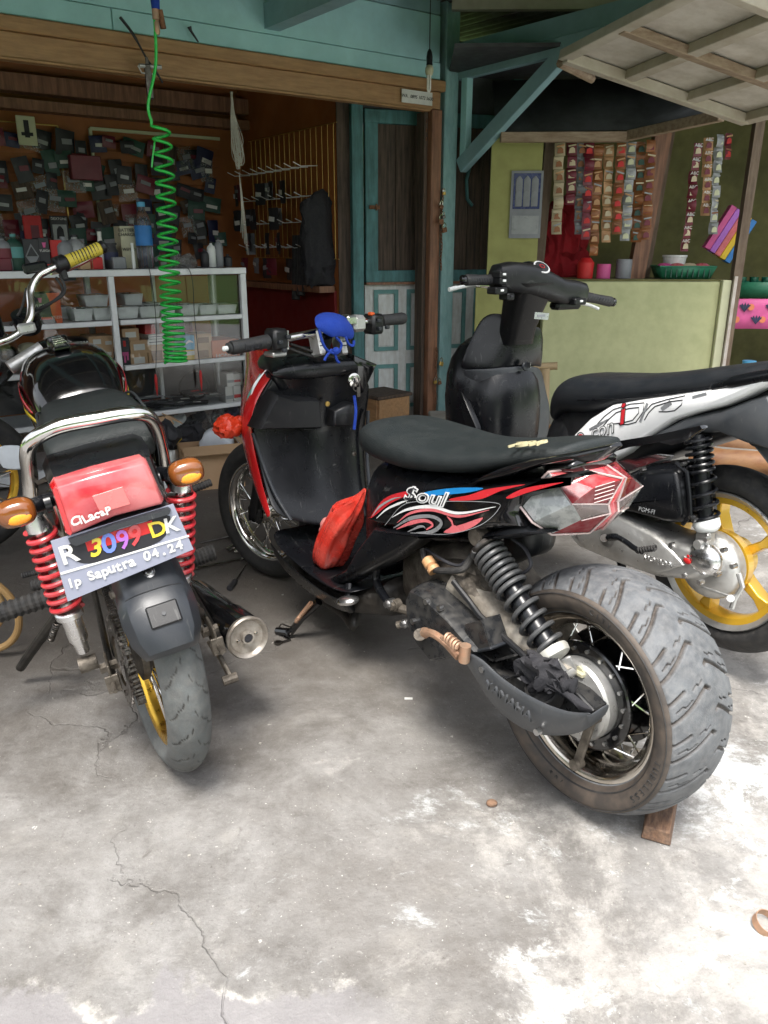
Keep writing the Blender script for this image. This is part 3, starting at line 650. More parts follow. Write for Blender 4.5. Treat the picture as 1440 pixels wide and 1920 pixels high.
part('back_panel', M().box(((S0+S1)/2, SD+.01, .45), (S1-S0, .004, .3)), MT['print_dark'], sc_)
for s in (-2.75, -1.78): al((s, SD-.02, .54), (.022, .02, .98))
# ---------------------------------------------------------------- goods
def item(name, label, cat, r, y, dep, mtn, z0=None, group=None, b=.002, turn=0):
    """box with front face seen at pixel rect r = (x0, y0, x1, y1) on depth plane y, standing on z0"""
    a = FC.at(r[0], r[3], y=y); c = FC.at(r[2], r[3], y=y); t = FC.at((r[0]+r[2])/2, r[1], y=y)
    zb = z0 if z0 is not None else min(a.z, c.z); w = abs(c.x-a.x); h = max(.01, t.z-zb)
    o = solo(name, M().box((0, dep/2, h/2), (w, dep, h), b=b), MT[mtn], label, cat, group=group)
    o.matrix_world = FC.m @ Matrix.Translation(((a.x+c.x)/2, y, zb)) @ Matrix.Rotation(turn, 4, 'Z'); return o, w, h
def lab(o, x, z, w, h, mtn, name='printed_label', y=-.0015): return part(name, M().box((x, y, z), (w, .002, h)), MT[mtn], o)
def tx(o, s, size, x, z, mtn, y=-.004, sx=1): return text(s, size, (x, y, z), (1, 0, 0), (0, 0, 1), MT[mtn], o, sx=sx)
g1 = 'brown part boxes on the left middle shelf'
for k, (y0, y1, x0) in enumerate([(630, 651, 168), (651, 671, 168), (672, 692, 168)]):
    o, w, h = item('carton', f'small brown parts carton with white labels, {["top", "middle", "bottom"][k]} of the three stacked behind the left pane', 'carton', (x0, y0, 214, y1), .05, .16, 'card', z0=.567+.043*(2-k)*1.0 if False else None, group=g1)
    lab(o, -w*.18, h*.55, w*.32, h*.4, 'paper'); lab(o, w*.28, h*.4, w*.26, h*.3, 'paper')
rows = [
 ('carton', 'yellowish carton with white label, top of stack beside the mullion', (230, 616, 262, 638), 'card', None),
 ('carton', 'brown carton with white label under the yellowish one', (245, 638, 279, 662), 'card', None),
 ('carton', 'brown carton with white label on the shelf beside the red piston pack', (246, 662, 279, 687), 'card', None),
 ('carton', 'brown carton with printed text beside the green hose coil', (280, 646, 312, 685), 'card', None),
 ('red_box', 'small red box standing over the white boxes on the middle shelf', (272, 608, 292, 626), 'print_red', .1),
 ('white_box', 'flat white striped box, upper of two on the middle shelf', (278, 627, 310, 634), 'paper', None),
 ('white_box', 'flat white striped box, lower of two on the middle shelf', (278, 636, 310, 645), 'paper', None),
 ('blue_box', 'blue box with a white swoosh on the middle shelf', (345, 629, 366, 655), 'print_lightblue', None),
 ('yellow_box', 'orange and white box under the blue box', (344, 656, 366, 680), 'print_yellow', None),
 ('carton', 'upper brown carton with yellow label left of the orange box', (366, 626, 398, 648), 'card', None),
 ('carton', 'lower brown carton left of the orange box', (366, 648, 398, 678), 'card', None),
 ('red_box', 'small dark red box at the back of the middle shelf', (348, 602, 362, 622), 'print_maroon', .1)]
for n, l, r, mtn, yy in rows:
    o, w, h = item(n, l, 'box', r, yy or .06, .14, mtn)
    if mtn == 'card': lab(o, 0, h*.5, w*.62, h*.45, 'paper' if 'white' in l else 'card_dark')
    if n == 'blue_box': part('swoosh', M().ribbon([(-w*.35, -.002, h*.4), (0, -.002, h*.6), (w*.35, -.002, h*.5)], [.004, .014, .003], (0, -1, 0)), MT['d_white'], o)
    if n == 'yellow_box': lab(o, 0, h*.75, w*.98, h*.3, 'paper')
    if n == 'white_box': lab(o, 0, h*.5, w*.9, h*.15, 'print_dark')
o, w, h = item('orange_box', 'large orange and pink box with white lettering on the right of the middle shelf', 'box', (399, 637, 450, 672), .05, .22, 'box_orange')
tx(o, 'HONDA', .03, 0, h*.22, 'paper', sx=1.2)
o, w, h = item('spark_pack', 'dark pack with pink piston picture beside the mullion', 'pack', (228, 633, 247, 687), .04, .03, 'print_dark')
a = M().box((0, -.002, h*.45), (w*.6, .002, h*.12)).box((-w*.1, -.002, h*.3), (w*.18, .002, h*.3)).box((w*.2, -.002, h*.35), (w*.18, .002, h*.25)); part('picture', a, MT['print_pink'], o)
part('picture', M().box((0, -.002, h*.8), (w*.25, .002, h*.2)), MT['print_red'], o)
o, w, h = item('battery_box', 'red and black motorcycle battery box on the top shelf of the showcase', 'box', (68, 549, 118, 607), .06, .14, 'print_dark')
part('red_panel', M().prism([(0, h), (w/2, h), (w/2, 0), (w*.3, 0), (w*.12, h*.35), (w*.1, h*.75)], -.002, 0), MT['print_orange'], o); lab(o, -w*.15, h*.2, w*.6, h*.08, 'print_red', y=-.003)
tx(o, 'YUASA', .02, -w*.25, h*.6, 'paper'); tx(o, 'YTZ5V', .018, w*.3, h*.22, 'paper'); part('emblem', M().prism([(-w*.33, h*.85), (-w*.17, h*.85), (-w*.21, h*.7), (-w*.29, h*.7)], -.003, -.001), MT['print_pink'], o)
# white trays of small parts along the top shelf
def tray(x0, x1, y0, y1, yy, label, full='steel'):
    a = FC.at(x0, y1, y=yy); c = FC.at(x1, y1, y=yy); t = FC.at(x0, y0, y=yy); w = c.x-a.x; h = max(.03, t.z-.815); zb = .815 if t.z < .92 else .87
    h = min(h, .06); d = .15; ht = thing('parts_tray', label, 'tray', group='white plastic trays on the top shelf', m=FC.m @ Matrix.Translation(((a.x+c.x)/2, yy, zb)))
    r0 = [V(-w*.42, .01, 0), V(w*.42, .01, 0), V(w*.42, d-.01, 0), V(-w*.42, d-.01, 0)]; r1 = [V(-w/2, 0, h), V(w/2, 0, h), V(w/2, d, h), V(-w/2, d, h)]
    m_ = M(); m_.loft([r1, r0]); m_.f = m_.f[:-2]+[m_.f[-1]]
    part('tray', m_, MT['tray_white'], ht, solid=.003)
    q = M()
    for _ in range(16): q.box((R.uniform(-w*.36, w*.36), R.uniform(.03, d-.03), h*R.uniform(.6, .95)), (R.uniform(.012, .05), R.uniform(.008, .03), .01), Matrix.Rotation(R.uniform(0, 3), 3, 'Z') @ Matrix.Rotation(R.uniform(-.4, .4), 3, 'X'))
    part('small_parts', q, MT[full], ht, kind='stuff')
for i, (x0, x1, y0, y1, yy, f) in enumerate([(140, 176, 575, 600, .05, 'steel'), (178, 212, 572, 600, .05, 'cream_plastic'), (222, 262, 575, 600, .05, 'card'), (264, 302, 575, 597, .05, 'steel'), (303, 330, 574, 596, .05, 'print_dark'), (340, 374, 572, 595, .05, 'steel'), (376, 408, 572, 593, .05, 'print_dark'), (410, 445, 572, 592, .05, 'cream_plastic'), (160, 205, 555, 575, .24, 'card'), (235, 270, 555, 577, .24, 'card'), (275, 305, 555, 575, .24, 'steel'), (70, 138, 575, 603, .22, 'steel')]):
    tray(x0, x1, y0, y1, yy, 'white parts tray, ' + (f'{ordn[i]} from left in the front row' if i < 8 else f'{ordn[i-8]} in the rear row')+' of the top shelf', f)
# engine cover, cream helmet shell on the left middle shelf
ec = thing('engine_cover', 'black ribbed plastic engine cover behind the left pane', 'cover', m=FC.m @ Matrix.Translation((-2.36, .13, .58)))
part('shell', M().body([(-.13, 0, .06, .05), (-.09, 0, .13, .08), (0, 0, .15, .09), (.09, 0, .14, .08), (.13, 0, .07, .05)], e=4), MT['black_plastic'], ec)
for i in range(6): part('rib', M().box((.01, -.088, .02+.018*i), (.17, .014, .007), b=.002), MT['grey_plastic'], ec)
for i in range(9): part('vent_hole', M().box((-.06+.016*i, -.09, .13), (.009, .006, .007)), MT['tray_white'], ec)
solo('helmet_shell', M().body([(-.08, 0, .07, .05), (-.04, 0, .13, .08), (.03, 0, .13, .08), (.08, 0, .07, .05)], e=2), MT['cream_plastic'], 'cream rounded plastic shell behind the fuel tank on the middle shelf', 'shell', m4=FC.m @ Matrix.Translation((-2.56, .12, .58)))
# lower shelf: packets of cables and gaskets in bags, red tool, white cartons
q = 0
for i in range(26):
    s = R.uniform(-2.1, -1.6); y = R.uniform(.05, .3); z = .305+.012*(i//5)+R.uniform(0, .006); mtn = R.choice(['print_dark', 'print_grey', 'print_maroon', 'ink', 'print_dark', 'clear_bag'])
    o = solo('gasket_packet', M().box((0, 0, 0), (R.uniform(.1, .16), R.uniform(.06, .1), .008), b=.002), MT[mtn], {'print_dark': 'black', 'print_grey': 'grey', 'print_maroon': 'maroon', 'ink': 'jet black', 'clear_bag': 'clear'}[mtn]+' flat packet in the '+ordn[i//5]+' layer of the heap on the lower showcase shelf', 'packet', group='flat packets heaped on the lower shelf', m4=FC.m @ Matrix.Translation((s, y, z)) @ Matrix.Rotation(R.uniform(-.6, .6), 4, 'Z') @ Matrix.Rotation(R.uniform(-.12, .12), 4, 'X'))
    part('label_strip', M().box((0, -.01, .006), (.05, .018, .002)), MT[R.choice(['paper', 'print_red', 'paper', 'print_grey'])], o)
for i, (x0, y0, x1, y1) in enumerate([(424, 725, 438, 757), (439, 723, 453, 754), (426, 700, 440, 724), (434, 701, 452, 722)]):
    o, w, h = item('white_carton', f'small white and red carton, {["lower left", "lower right", "upper left", "upper right"][i]} of four, lower shelf', 'carton', (x0, y0, x1, y1), .06+.03*(i == 3), .1, 'paper', group='white cartons on the lower shelf')
    lab(o, 0, h*.4, w*.9, h*.2, 'print_red' if i % 2 else 'd_grey')
solo('cable_coil', M().tube(cr([(.09*cos(t*.5), .02*sin(t), .08*sin(t*.5)+.09) for t in range(38)], 3), .006, 6), MT['rubber'], 'black cable coiled upright on the lower shelf near the white cartons', 'cable', m4=FC.m @ Matrix.Translation((-1.66, .2, .31)))
solo('red_tool', M().body([(-.06, 0, .03, .02), (-.02, 0, .06, .03), (.04, 0, .05, .03), (.07, .01, .03, .01)]), MT['print_red'], 'red plastic tool lying at the left of the lower shelf', 'tool', m4=FC.m @ Matrix.Translation((-2.24, .1, .31)))
solo('red_pouch', M().body([(-.05, 0, .02, .03), (0, 0, .04, .04), (.05, 0, .02, .03)]), MT['box_orange'], 'folded orange red pouch beside the red tool', 'pouch', m4=FC.m @ Matrix.Translation((-2.2, .06, .31)))
# bottom compartment: bagged goods
for i, (s, mtn) in enumerate([(-1.98, 'print_dark'), (-1.85, 'tray_white'), (-1.72, 'print_dark'), (-1.6, 'clear_bag'), (-1.5, 'print_navy'), (-2.08, 'paper')]):
    solo('bagged_part', M().sph((0, 0, .08), .07, 28, (1, .8, 1)).sph((.03, -.03, .15), .04, 20).crumple(.03, 16, s), MT[mtn], ['dark', 'white', 'black', 'clear', 'navy', 'pale'][i]+' bagged spare part in the bottom compartment of the showcase', 'bag', group='bagged parts in the bottom compartment', m4=FC.m @ Matrix.Translation((s, .15, .075)))
# ---------------------------------------------------------------- goods on top of the showcase
def topitem(*a, **k): return item(*a, z0=1.067, **k)
o, w, h = topitem('battery_charger', 'cream battery charger box standing on the showcase beside the water bottle', 'box', (231, 424, 262, 495), .16, .1, 'cream_plastic'); tx(o, 'BATTERY', .024, -w*.05, h*.9, 'ink'); tx(o, 'CHARGER', .024, -w*.05, h*.8, 'ink'); tx(o, 'WIPRO', .022, -w*.08, h*.45, 'ink')
o, w, h = topitem('battery_box', 'black battery box with a grey diamond mark on the showcase', 'box', (48, 448, 78, 500), .12, .12, 'print_dark')
part('diamond', M().prism([(0, h*.85), (w*.42, h*.45), (0, h*.1), (-w*.42, h*.45)], -.002, 0), MT['print_grey'], o); part('diamond_inner', M().prism([(0, h*.76), (w*.34, h*.45), (0, h*.45), (-w*.34, h*.45)], -.004, -.002), MT['print_dark'], o)
o, w, h = topitem('battery_box', 'black battery box with red foot and small crown mark on the showcase', 'box', (78, 446, 97, 500), .12, .12, 'print_dark'); lab(o, 0, h*.12, w*.9, h*.13, 'print_red'); tx(o, 'YUASA', .017, 0, h*.6, 'paper'); part('emblem', M().prism([(-w*.2, h*.86), (w*.2, h*.86), (w*.1, h*.7), (-w*.1, h*.7)], -.003, -.001), MT['print_pink'], o)
topitem('red_box', 'bright red box beside the black battery box on the showcase', 'box', (96, 450, 119, 480), .14, .1, 'print_red')
def bottle(px, y, h, r, mtn, label, cap='print_dark', neck=.3, band=None):
    p = FC.at(px, 505, y=y); t = thing('bottle', label, 'bottle', m=FC.m @ Matrix.Translation((p.x, y, 1.067)), group='bottles on top of the showcase')
    part('bottle_body', M().lathe([(r*.9, 0), (r, .01), (r, h*.7), (r*.8, h*.8), (r*neck, h*.88), (r*neck, h*.93)], (0, 0, 0), (0, 0, 1), 16), MT[mtn], t)
    part('cap', M().lathe([(r*neck*1.2, h*.93), (r*neck*1.2, h)], (0, 0, 0), (0, 0, 1), 12), MT[cap], t)
    if band: part('label_band', M().lathe([(r*1.01, h*.35), (r*1.01, h*.65)], (0, 0, 0), (0, 0, 1), 16, caps=False), MT[band], t)
    return t
bottle(10, .12, .16, .045, 'print_grey', 'grey oil bottle at the far left of the showcase top', band='print_maroon')
bottle(32, .12, .17, .04, 'print_green', 'dark green oil bottle left of the diamond battery box', 'print_teal', band='print_teal')
bottle(125, .16, .16, .045, 'print_grey', 'grey slanted oil bottle behind the yellow grip', 'print_grey')
bottle(146, .18, .17, .05, 'd_grey', 'pale grey oil bottle behind the yellow grip')
bottle(193, .14, .2, .012, 'paper', 'slim black and white marker tube beside the yellow grip', 'print_dark', .9)
bottle(210, .14, .13, .04, 'print_dark', 'black round tub beside the battery charger box', 'print_dark', .8, band='print_navy')
bottle(275, .12, .335, .044, 'bottle_clear', 'tall clear water bottle with blue label behind the green hose', 'print_lightblue', .4, band='print_blue')
bottle(252, .05, .13, .009, 'tray_white', 'thin white nozzle tube in front of the charger box', 'tray_white', .7)
for i, (px, h, mtn) in enumerate([(398, .14, 'tray_white'), (412, .16, 'print_grey'), (385, .1, 'print_dark'), (428, .07, 'print_dark')]): bottle(px, .2, h, .025, mtn, ['small white bottle at the right of the showcase top', 'small grey bottle at the right end of the showcase top', 'short black jar on the right of the showcase top', 'low black jar on the right corner of the showcase'][i])
solo('bag_bundle', M().sph((0, 0, .035), .05, 28, (1.2, .8, .7)).sph((.05, 0, .03), .035, 24).crumple(.02, 30), MT['clear_bag'], 'crumpled white plastic bag on the showcase right of the green hose', 'bag', m4=FC.m @ Matrix.Translation((-1.72, .1, 1.067)))
for i, px in enumerate([6, 160, 178, 222]):
    p = FC.at(px, 500, y=.1); solo('small_pack', M().box((0, 0, .03), (.07, .06, .06), b=.004), MT[['print_maroon', 'card', 'print_red', 'print_grey'][i]], ['maroon pack at the left end of the showcase top', 'brown pack under the yellow grip', 'small red pack under the yellow grip', 'grey pack left of the charger box'][i], 'pack', m4=FC.m @ Matrix.Translation((p.x, .1, 1.067)))
sb = thing('test_leads', 'black and red test leads hanging in front of the showcase', 'leads', FC)
for dx, x in enumerate((-1.73, -1.95)):
    part('lead', M().tube(cr([(x-.12*(dx == 0), .05, 1.08), (x, -.03, 1.06), (x+.01, -.03, .8), (x+.02*(1-2*dx), -.03, .5)], 6), .0022, 5), MT['ink'], sb)
    part('probe', M().lathe([(.001, 0), (.007, .05), (.008, .1), (.004, .12)], (x+.02*(1-2*dx), -.03, .40), (0, 0, 1), 8), MT['print_red'], sb)
# ---------------------------------------------------------------- pegboards and packets on the back wall (y = 1.66)
YB = 1.64
for i, (s0, s1, z0, z1) in enumerate([(-3.3, -1.87, 1.1, 1.93), (-1.66, -.72, 1.02, 1.93)]):
    t = thing('pegboard', ['left orange slotted display board on the back wall', 'right display board with white edging on the back wall'][i], 'display board', FC)
    for k in range(14): part('slat', M().box(((s0+s1)/2, YB+.012, z0+(z1-z0)*(k+.5)/14), (s1-s0, .01, (z1-z0)/14-.004)), MT['wall_orange'], t)
    if i: 
        part('edging', M().box((s0, YB-.0, (z0+z1)/2), (.02, .02, z1-z0)), MT['edge_cream'], t); part('edging', M().box(((s0+s1)/2, YB-.0, z1), (s1-s0, .02, .02)), MT['edge_cream'], t)
    else:
        part('edging', M().box((s1, YB-.0, (z0+z1)/2), (.008, .015, z1-z0)), MT['brass'], t); part('edging', M().box(((s0+s1)/2, YB, z1), (s1-s0, .015, .006)), MT['brass'], t)
cols = [('black', 'print_dark'), ('dark red', 'print_maroon'), ('black', 'ink'), ('navy', 'print_navy'), ('brown', 'wood_dark'), ('clear', 'clear_bag'), ('dark', 'ink'), ('clear', 'clear_bag'), ('green black', 'print_green'), ('dark', 'print_dark')]
protos = {}
def packet(mtn, tag):
    key = (mtn, tag)
    if key not in protos:
        a = M(); w, h = R.uniform(.045, .06), R.uniform(.05, .075)
        rows = [[V(w*(i/4*2-1), -.012*sin(pi*i/4)*sin(pi*min(1, j/4+.1)) + R.uniform(-.004, .004), -h*2*j/5) for i in range(5)] for j in range(6)]
        a.grid(rows); me = a.mesh('packet', MT[mtn]); b = M().box((R.uniform(-.01, .01), -.016, -h*R.uniform(.7, 1.3)), (w*1.1, .002, h*.42), Matrix.Rotation(R.uniform(-.15, .15), 3, 'Y'))
        protos[key] = (me, b.mesh('tag', MT[tag]))
    return protos[key]
for row, z in enumerate([1.86, 1.74, 1.62, 1.5, 1.38, 1.27, 1.16]):
    for i in range(22):
        s = -2.98+i*.102+R.uniform(-.03, .03)
        if s > -.8: continue
        cn, mn = cols[(i*3+row*5) % len(cols)] if R.random() < .6 else R.choice(cols); cn = {0: 'small ', 1: ''}[i % 2]+cn; tg = R.choice(['paper', 'print_grey', 'print_grey', 'd_grey', 'print_maroon']); me, tm = packet(mn, tg)
        o = bpy.data.objects.new('hanging_packet', me); COL.objects.link(o); o.matrix_world = FC.m @ Matrix.Translation((s, YB-.03-R.uniform(0, .05), z+R.uniform(-.045, .045))) @ Matrix.Rotation(R.gauss(0, .16), 4, 'Y') @ Matrix.Rotation(R.uniform(-.3, .3), 4, 'Z') @ Matrix.Diagonal((R.uniform(.75, 1.3), 1, R.uniform(.7, 1.3), 1))
        o['label'] = f'{cn} spare part packet, {ordn[i]} from the left in the {["top", "second", "third", "fourth", "fifth", "sixth", "bottom"][row]} wall row'; o['category'] = 'packet'; o['group'] = 'spare part packets hanging on the back wall'
        part('tag', tm, None, o)
for (px, py, mtn, l) in [(50, 245, 'edge_cream', 'pale green blister card with a black spark plug picture, top left of the back wall'), (62, 430, 'print_red', 'red blister card near the left end above the oil bottles'), (112, 430, 'print_dark', 'black blister card lettered at the top, above the red box'), (160, 315, 'print_maroon', 'large dark red pouch at the edge of the left board')]:
    p = FC.at(px, py, y=YB-.12); o = solo('blister_card', M().box((0, 0, 0), (.115, .01, .17) if mtn != 'print_maroon' else (.2, .06, .15), b=.004), MT[mtn], l, 'card', m4=FC.m @ Matrix.Translation(p))
    if mtn == 'edge_cream': part('picture', M().box((0, -.006, .01), (.03, .002, .1)).box((0, -.006, -.02), (.07, .002, .02)), MT['ink'], o)
    if mtn == 'print_dark': text('DEXTONE', .022, (0, -.007, .065), (1, 0, 0), (0, 0, 1), MT['paper'], o); part('picture', M().box((0, -.006, -.02), (.09, .002, .1)), MT['d_grey'], o); part('bottle_picture', M().prism([(-.025, -.06), (.025, -.06), (.02, 0), (.006, .02), (-.006, .02), (-.02, 0)], -.009, -.007), MT['ink'], o)
    if mtn == 'print_red': part('picture', M().box((.01, -.006, -.02), (.05, .002, .09)), MT['print_maroon'], o)
# wire grid with long hooks on the right wall
wg = thing('wire_grid', 'wire grid with long display hooks on the right inner wall', 'wire grid', FC)
for k in range(17): part('wire', M().cyl((-.555, .34+.07*k, 1.1), (-.555, .34+.07*k, 1.91), .0022, 5), MT['brass'], wg)
for z in (1.91, 1.1): part('wire', M().cyl((-.555, .3, z), (-.555, 1.5, z), .003, 5), MT['brass'], wg)
for r_, z in enumerate((1.68, 1.5, 1.34, 1.18)):
    for k in range(8 if r_ else 9):
        y = .55+.12*k; part('hook', M().tube([(-.55, y, z), (-.68, y-.01, z-.01), (-.74, y-.015, z+.012)], .003, 5), MT['tray_white'], wg)
for i in range(26):
    s, y, z = -.62-R.uniform(0, .12), .75+.07*(i % 11)+R.uniform(0, .05), [1.60, 1.43, 1.27, 1.1][i % 4]; mn = R.choice(['print_dark', 'ink', 'print_dark', 'print_maroon', 'print_grey']); me, tm = packet(mn, R.choice(['print_grey', 'print_maroon', 'paper']))
    o = bpy.data.objects.new('hanging_packet', me); COL.objects.link(o); o.matrix_world = FC.m @ Matrix.Translation((s, y, z)) @ Matrix.Rotation(-pi/2+R.uniform(-.4, .4), 4, 'Z'); o['label'] = 'dark packet on the right wall hooks, '+ordn[i//4]+' from the back in the '+['top', 'upper middle', 'lower middle', 'bottom'][i % 4]+' row'; o['category'] = 'packet'; o['group'] = 'dark packets on the right wall hooks'; part('tag', tm, None, o)
for i in range(5):
    solo('hanging_tube', M().tube(cr([(-.62, .45+.07*i, 1.25), (-.64, .44+.07*i, 1.0), (-.66, .42+.07*i, .95-.03*i)], 4), .03, 8), MT['rubber'], 'black inner tube, '+ordn[i]+' from the front at the end of the right wall', 'inner tube', fr=FC, group='black inner tubes hanging on the right wall')
solo('dark_coat', M().body([(-.12, 0, .5, .03), (-.06, -.03, .55, .05), (.05, -.02, .56, .05), (.12, 0, .5, .03)], n=30, sub=8).crumple(.03, 14), MT['cloth_black'], 'dark blue black jacket hanging beside the door post', 'jacket', m4=FC.m @ Matrix.Translation((-.62, .42, .95)))
# ---------------------------------------------------------------- hose, strings, bulb, chains
hz = .75
hp = [FC.at(290, 30, y=-hz), FC.at(292, 120, y=-hz), FC.at(278, 195, y=-hz), FC.at(285, 232, y=-hz)]
gh = thing('air_hose', 'bright green coiled air hose hanging in front of the showcase', 'hose', FC)
pts = cr(hp, 8)[:-1]
cen = [(300, 238), (304, 262), (306, 290), (308, 318), (310, 345), (311, 370), (312, 395), (313, 420), (314, 443), (315, 465), (316, 485), (317, 504), (318, 522), (319, 540), (320, 556), (321, 571), (322, 585), (323, 598), (324, 610), (325, 621), (326, 632), (326, 642), (327, 651), (328, 659), (329, 667), (329, 674), (330, 680)]
cc = [FC.at(x, y, y=-hz) for x, y in cen]; cs = []
for i in range(len(cc)-1):
    for j in range(20):
        t = j/20; p = cc[i].lerp(cc[i+1], t); th = 2*pi*(i+t)+pi; rr_ = .036+.0005*i
        cs.append(p+V(cos(th)*rr_, sin(th)*rr_, 0))
part('coil', M().tube(pts+cs, .0066, 8), MT['hose_green'], gh, ang=60)
c_ = FC.at(292, 28, y=-hz)
part('coupling', M().lathe([(.009, 0), (.012, .01), (.012, .04), (.009, .05), (.014, .055), (.014, .09)], c_-V(0, 0, .07), (0, 0, 1), 14), MT['copper'], gh)
part('coupling', M().cyl(c_+V(.028, 0, -.045), c_+V(.018, 0, .02), .012, 12), MT['rust'], gh)
part('tape', M().lathe([(.016, 0), (.018, .03), (.015, .12)], c_+V(.002, 0, .02), (0, 0, 1), 12), MT['cloth_blue'], gh)
part('end_hook', M().tube(cr([cc[1]+V(-.03, 0, 0), cc[1]+V(-.045, 0, -.06), cc[1]+V(-.055, 0, -.11)], 4), .004, 6), MT['hose_green'], gh)
ag = thing('air_gun', 'grey metal air gun hung on a black strap from the door beam', 'air gun', FC)
q = FC.at(276, 125, y=-.12)
part('handle', M().beam(q+V(0, 0, .01), q+V(.004, 0, -.14), .03, .022, up=(0, 1, 0), ch=.004), MT['steel'], ag)
part('barrel', M().cyl(q+V(-.04, 0, .0), q+V(.07, 0, .005), .01, 10), MT['alloy'], ag)
part('trigger', M().tube([q+V(-.045, 0, 0), q+V(-.03, 0, -.03), q+V(.04, 0, -.028)], .004, 6), MT['alloy'], ag)
part('hanger', M().tube([q+V(0, 0, .01), q+V(0, 0, .04)], .008, 6), MT['steel'], ag)
a_, b_ = FC.at(225, 32, y=-.08), FC.at(305, 155, y=-.08)
solo('rubber_strap', M().tube(cr([a_, FC.at(250, 65, y=-.09), FC.at(275, 110, y=-.1), FC.at(290, 130, y=-.1), b_], 6), [.007]*8+[.005]*17, 6), MT['ink'], 'thin black rubber strap nailed slantwise on the teal fascia', 'strap', fr=FC)
solo('rubber_strap', M().tube([FC.at(355, 50, y=-.06), FC.at(358, 58, y=-.06), FC.at(372, 79, y=-.06)], [.012, .007, .004], 6), MT['ink'], 'short black rubber scrap nailed on the teal fascia', 'strap', fr=FC)
st = thing('string_bundle', 'hank of pale string hanging from the door beam', 'string', FC)
t0 = FC.at(434, 172, y=.1)
m_ = M()
for i in range(34):
    w = R.uniform(-.03, .035); dz = R.uniform(.25, .40); m_.tube(cr([t0+V(R.uniform(-.006, .006), R.uniform(-.006, .006), 0), t0+V(w*.4, R.uniform(-.01, .01), -dz*.4), t0+V(.015+w, R.uniform(-.015, .015), -dz*.85), t0+V(.02+w*.6, 0, -dz), t0+V(.02-w*.5, 0, -dz*.9)], 4), .0016, 4)
part('strands', m_, MT['string'], st, kind='stuff')
m_ = M()
for i in range(5): m_.tube(cr([t0+V(.02, 0, -.4), t0+V(.022+.004*i, 0, -.6), t0+V(.01+.01*i, 0, -.72-.03*i)], 4), .0018, 4)
part('tail', m_, MT['string'], st, kind='stuff')
bl = thing('lamp_bulb', 'unlit compact fluorescent bulb hanging on a cable before the fascia', 'bulb', FC)
b0 = FC.at(805, 130, y=-.35)
part('cable', M().cyl(b0+V(0, 0, .08), (b0.x, b0.y, 2.62), .003, 6), MT['ink'], bl)
part('socket', M().lathe([(.006, .1), (.014, .085), (.018, .06), (.017, .03), (.019, .02)], b0+V(0, 0, .0), (0, 0, 1), 14), MT['black_plastic'], bl)
part('lamp_base', M().lathe([(.014, .02), (.022, .01), (.024, -.01), (.018, -.03)], b0, (0, 0, 1), 16), MT['cream_plastic'], bl)
for dx, dy in ((-.009, 0), (.009, .004), (0, -.009)): part('glass_tube', M().tube(cr([b0+V(dx, dy, -.03), b0+V(dx, dy, -.1), b0+V(dx*.3, dy*.3, -.112)], 3), .0058, 8), MT['cfl'], bl)
def chain(label, px, py0, py1, locks):
    t = thing('chain', label, 'chain', FC); p = FC.at(px, py0, y=-.065); z1 = FC.at(px, py1, y=-.065).z; z = p.z; i = 0
    while z > z1:
        c = V(p.x+.004*sin(i*.9), -.068, z); ln = M(); e = V(1, 0, 0) if i % 2 else V(0, 1, 0)
        ln.tube([c+e*.007*cos(a)+V(0, 0, .014*sin(a)) for a in [k*pi/4 for k in range(8)]], .0028, 5, closed=True); part('link', ln, MT['rust'], t); z -= .0215; i += 1
    for dx, z, mtn, s in locks:
        lk = part('padlock', M().box((p.x+dx, -.085, z), (.034*s, .014, .028*s), Matrix.Rotation(R.uniform(-.4, .4), 3, 'Y'), b=.003), MT[mtn], t)
        part('shackle', M().tube([(p.x+dx-.011*s, -.085, z+.01*s), (p.x+dx-.011*s, -.085, z+.03*s), (p.x+dx, -.085, z+.042*s), (p.x+dx+.011*s, -.085, z+.03*s), (p.x+dx+.011*s, -.085, z+.01*s)], .003, 6), MT['chrome_worn'], lk)
chain('rusty chain with padlocks on the upper part of the teal post', 829, 358, 505, [(.0, 1.5, 'brass', .7), (-.02, 1.42, 'rust', .9), (.0, 1.36, 'steel', .8), (-.02, 1.33, 'rust', 1.1), (.01, 1.28, 'rust', 1.1)])
chain('rusty chain with padlocks low on the orange jamb', 818, 655, 795, [(.03, .42, 'brass', 1.0), (-.02, .3, 'brass', .8), (.02, .29, 'rust', .8)])
for k in range(3): FC_hook = part('nail', M().tube([(-.12, -.05, 1.92-.05*k), (-.14, -.07, 1.9-.05*k)], .004, 5), MT['rust'], fr)
# stool
sp_ = WORLD.at(712, 800, z=0); stl = thing('stool', 'small wooden box stool with dark top beside the white door', 'stool', m=Matrix.Translation((-.02, 5.22, 0)) @ Matrix.Rotation(radians(-50), 4, 'Z'))
part('top', M().box((0, 0, .255), (.3, .3, .022), b=.004), MT['wood_dark'], stl)
for x, y, w, d in ((.13, 0, .02, .26), (-.13, 0, .02, .26), (0, .13, .24, .02), (0, -.13, .24, .02)): part('side', M().box((x, y, .122), (w, d, .244), b=.002), MT['wood_orange'], stl)
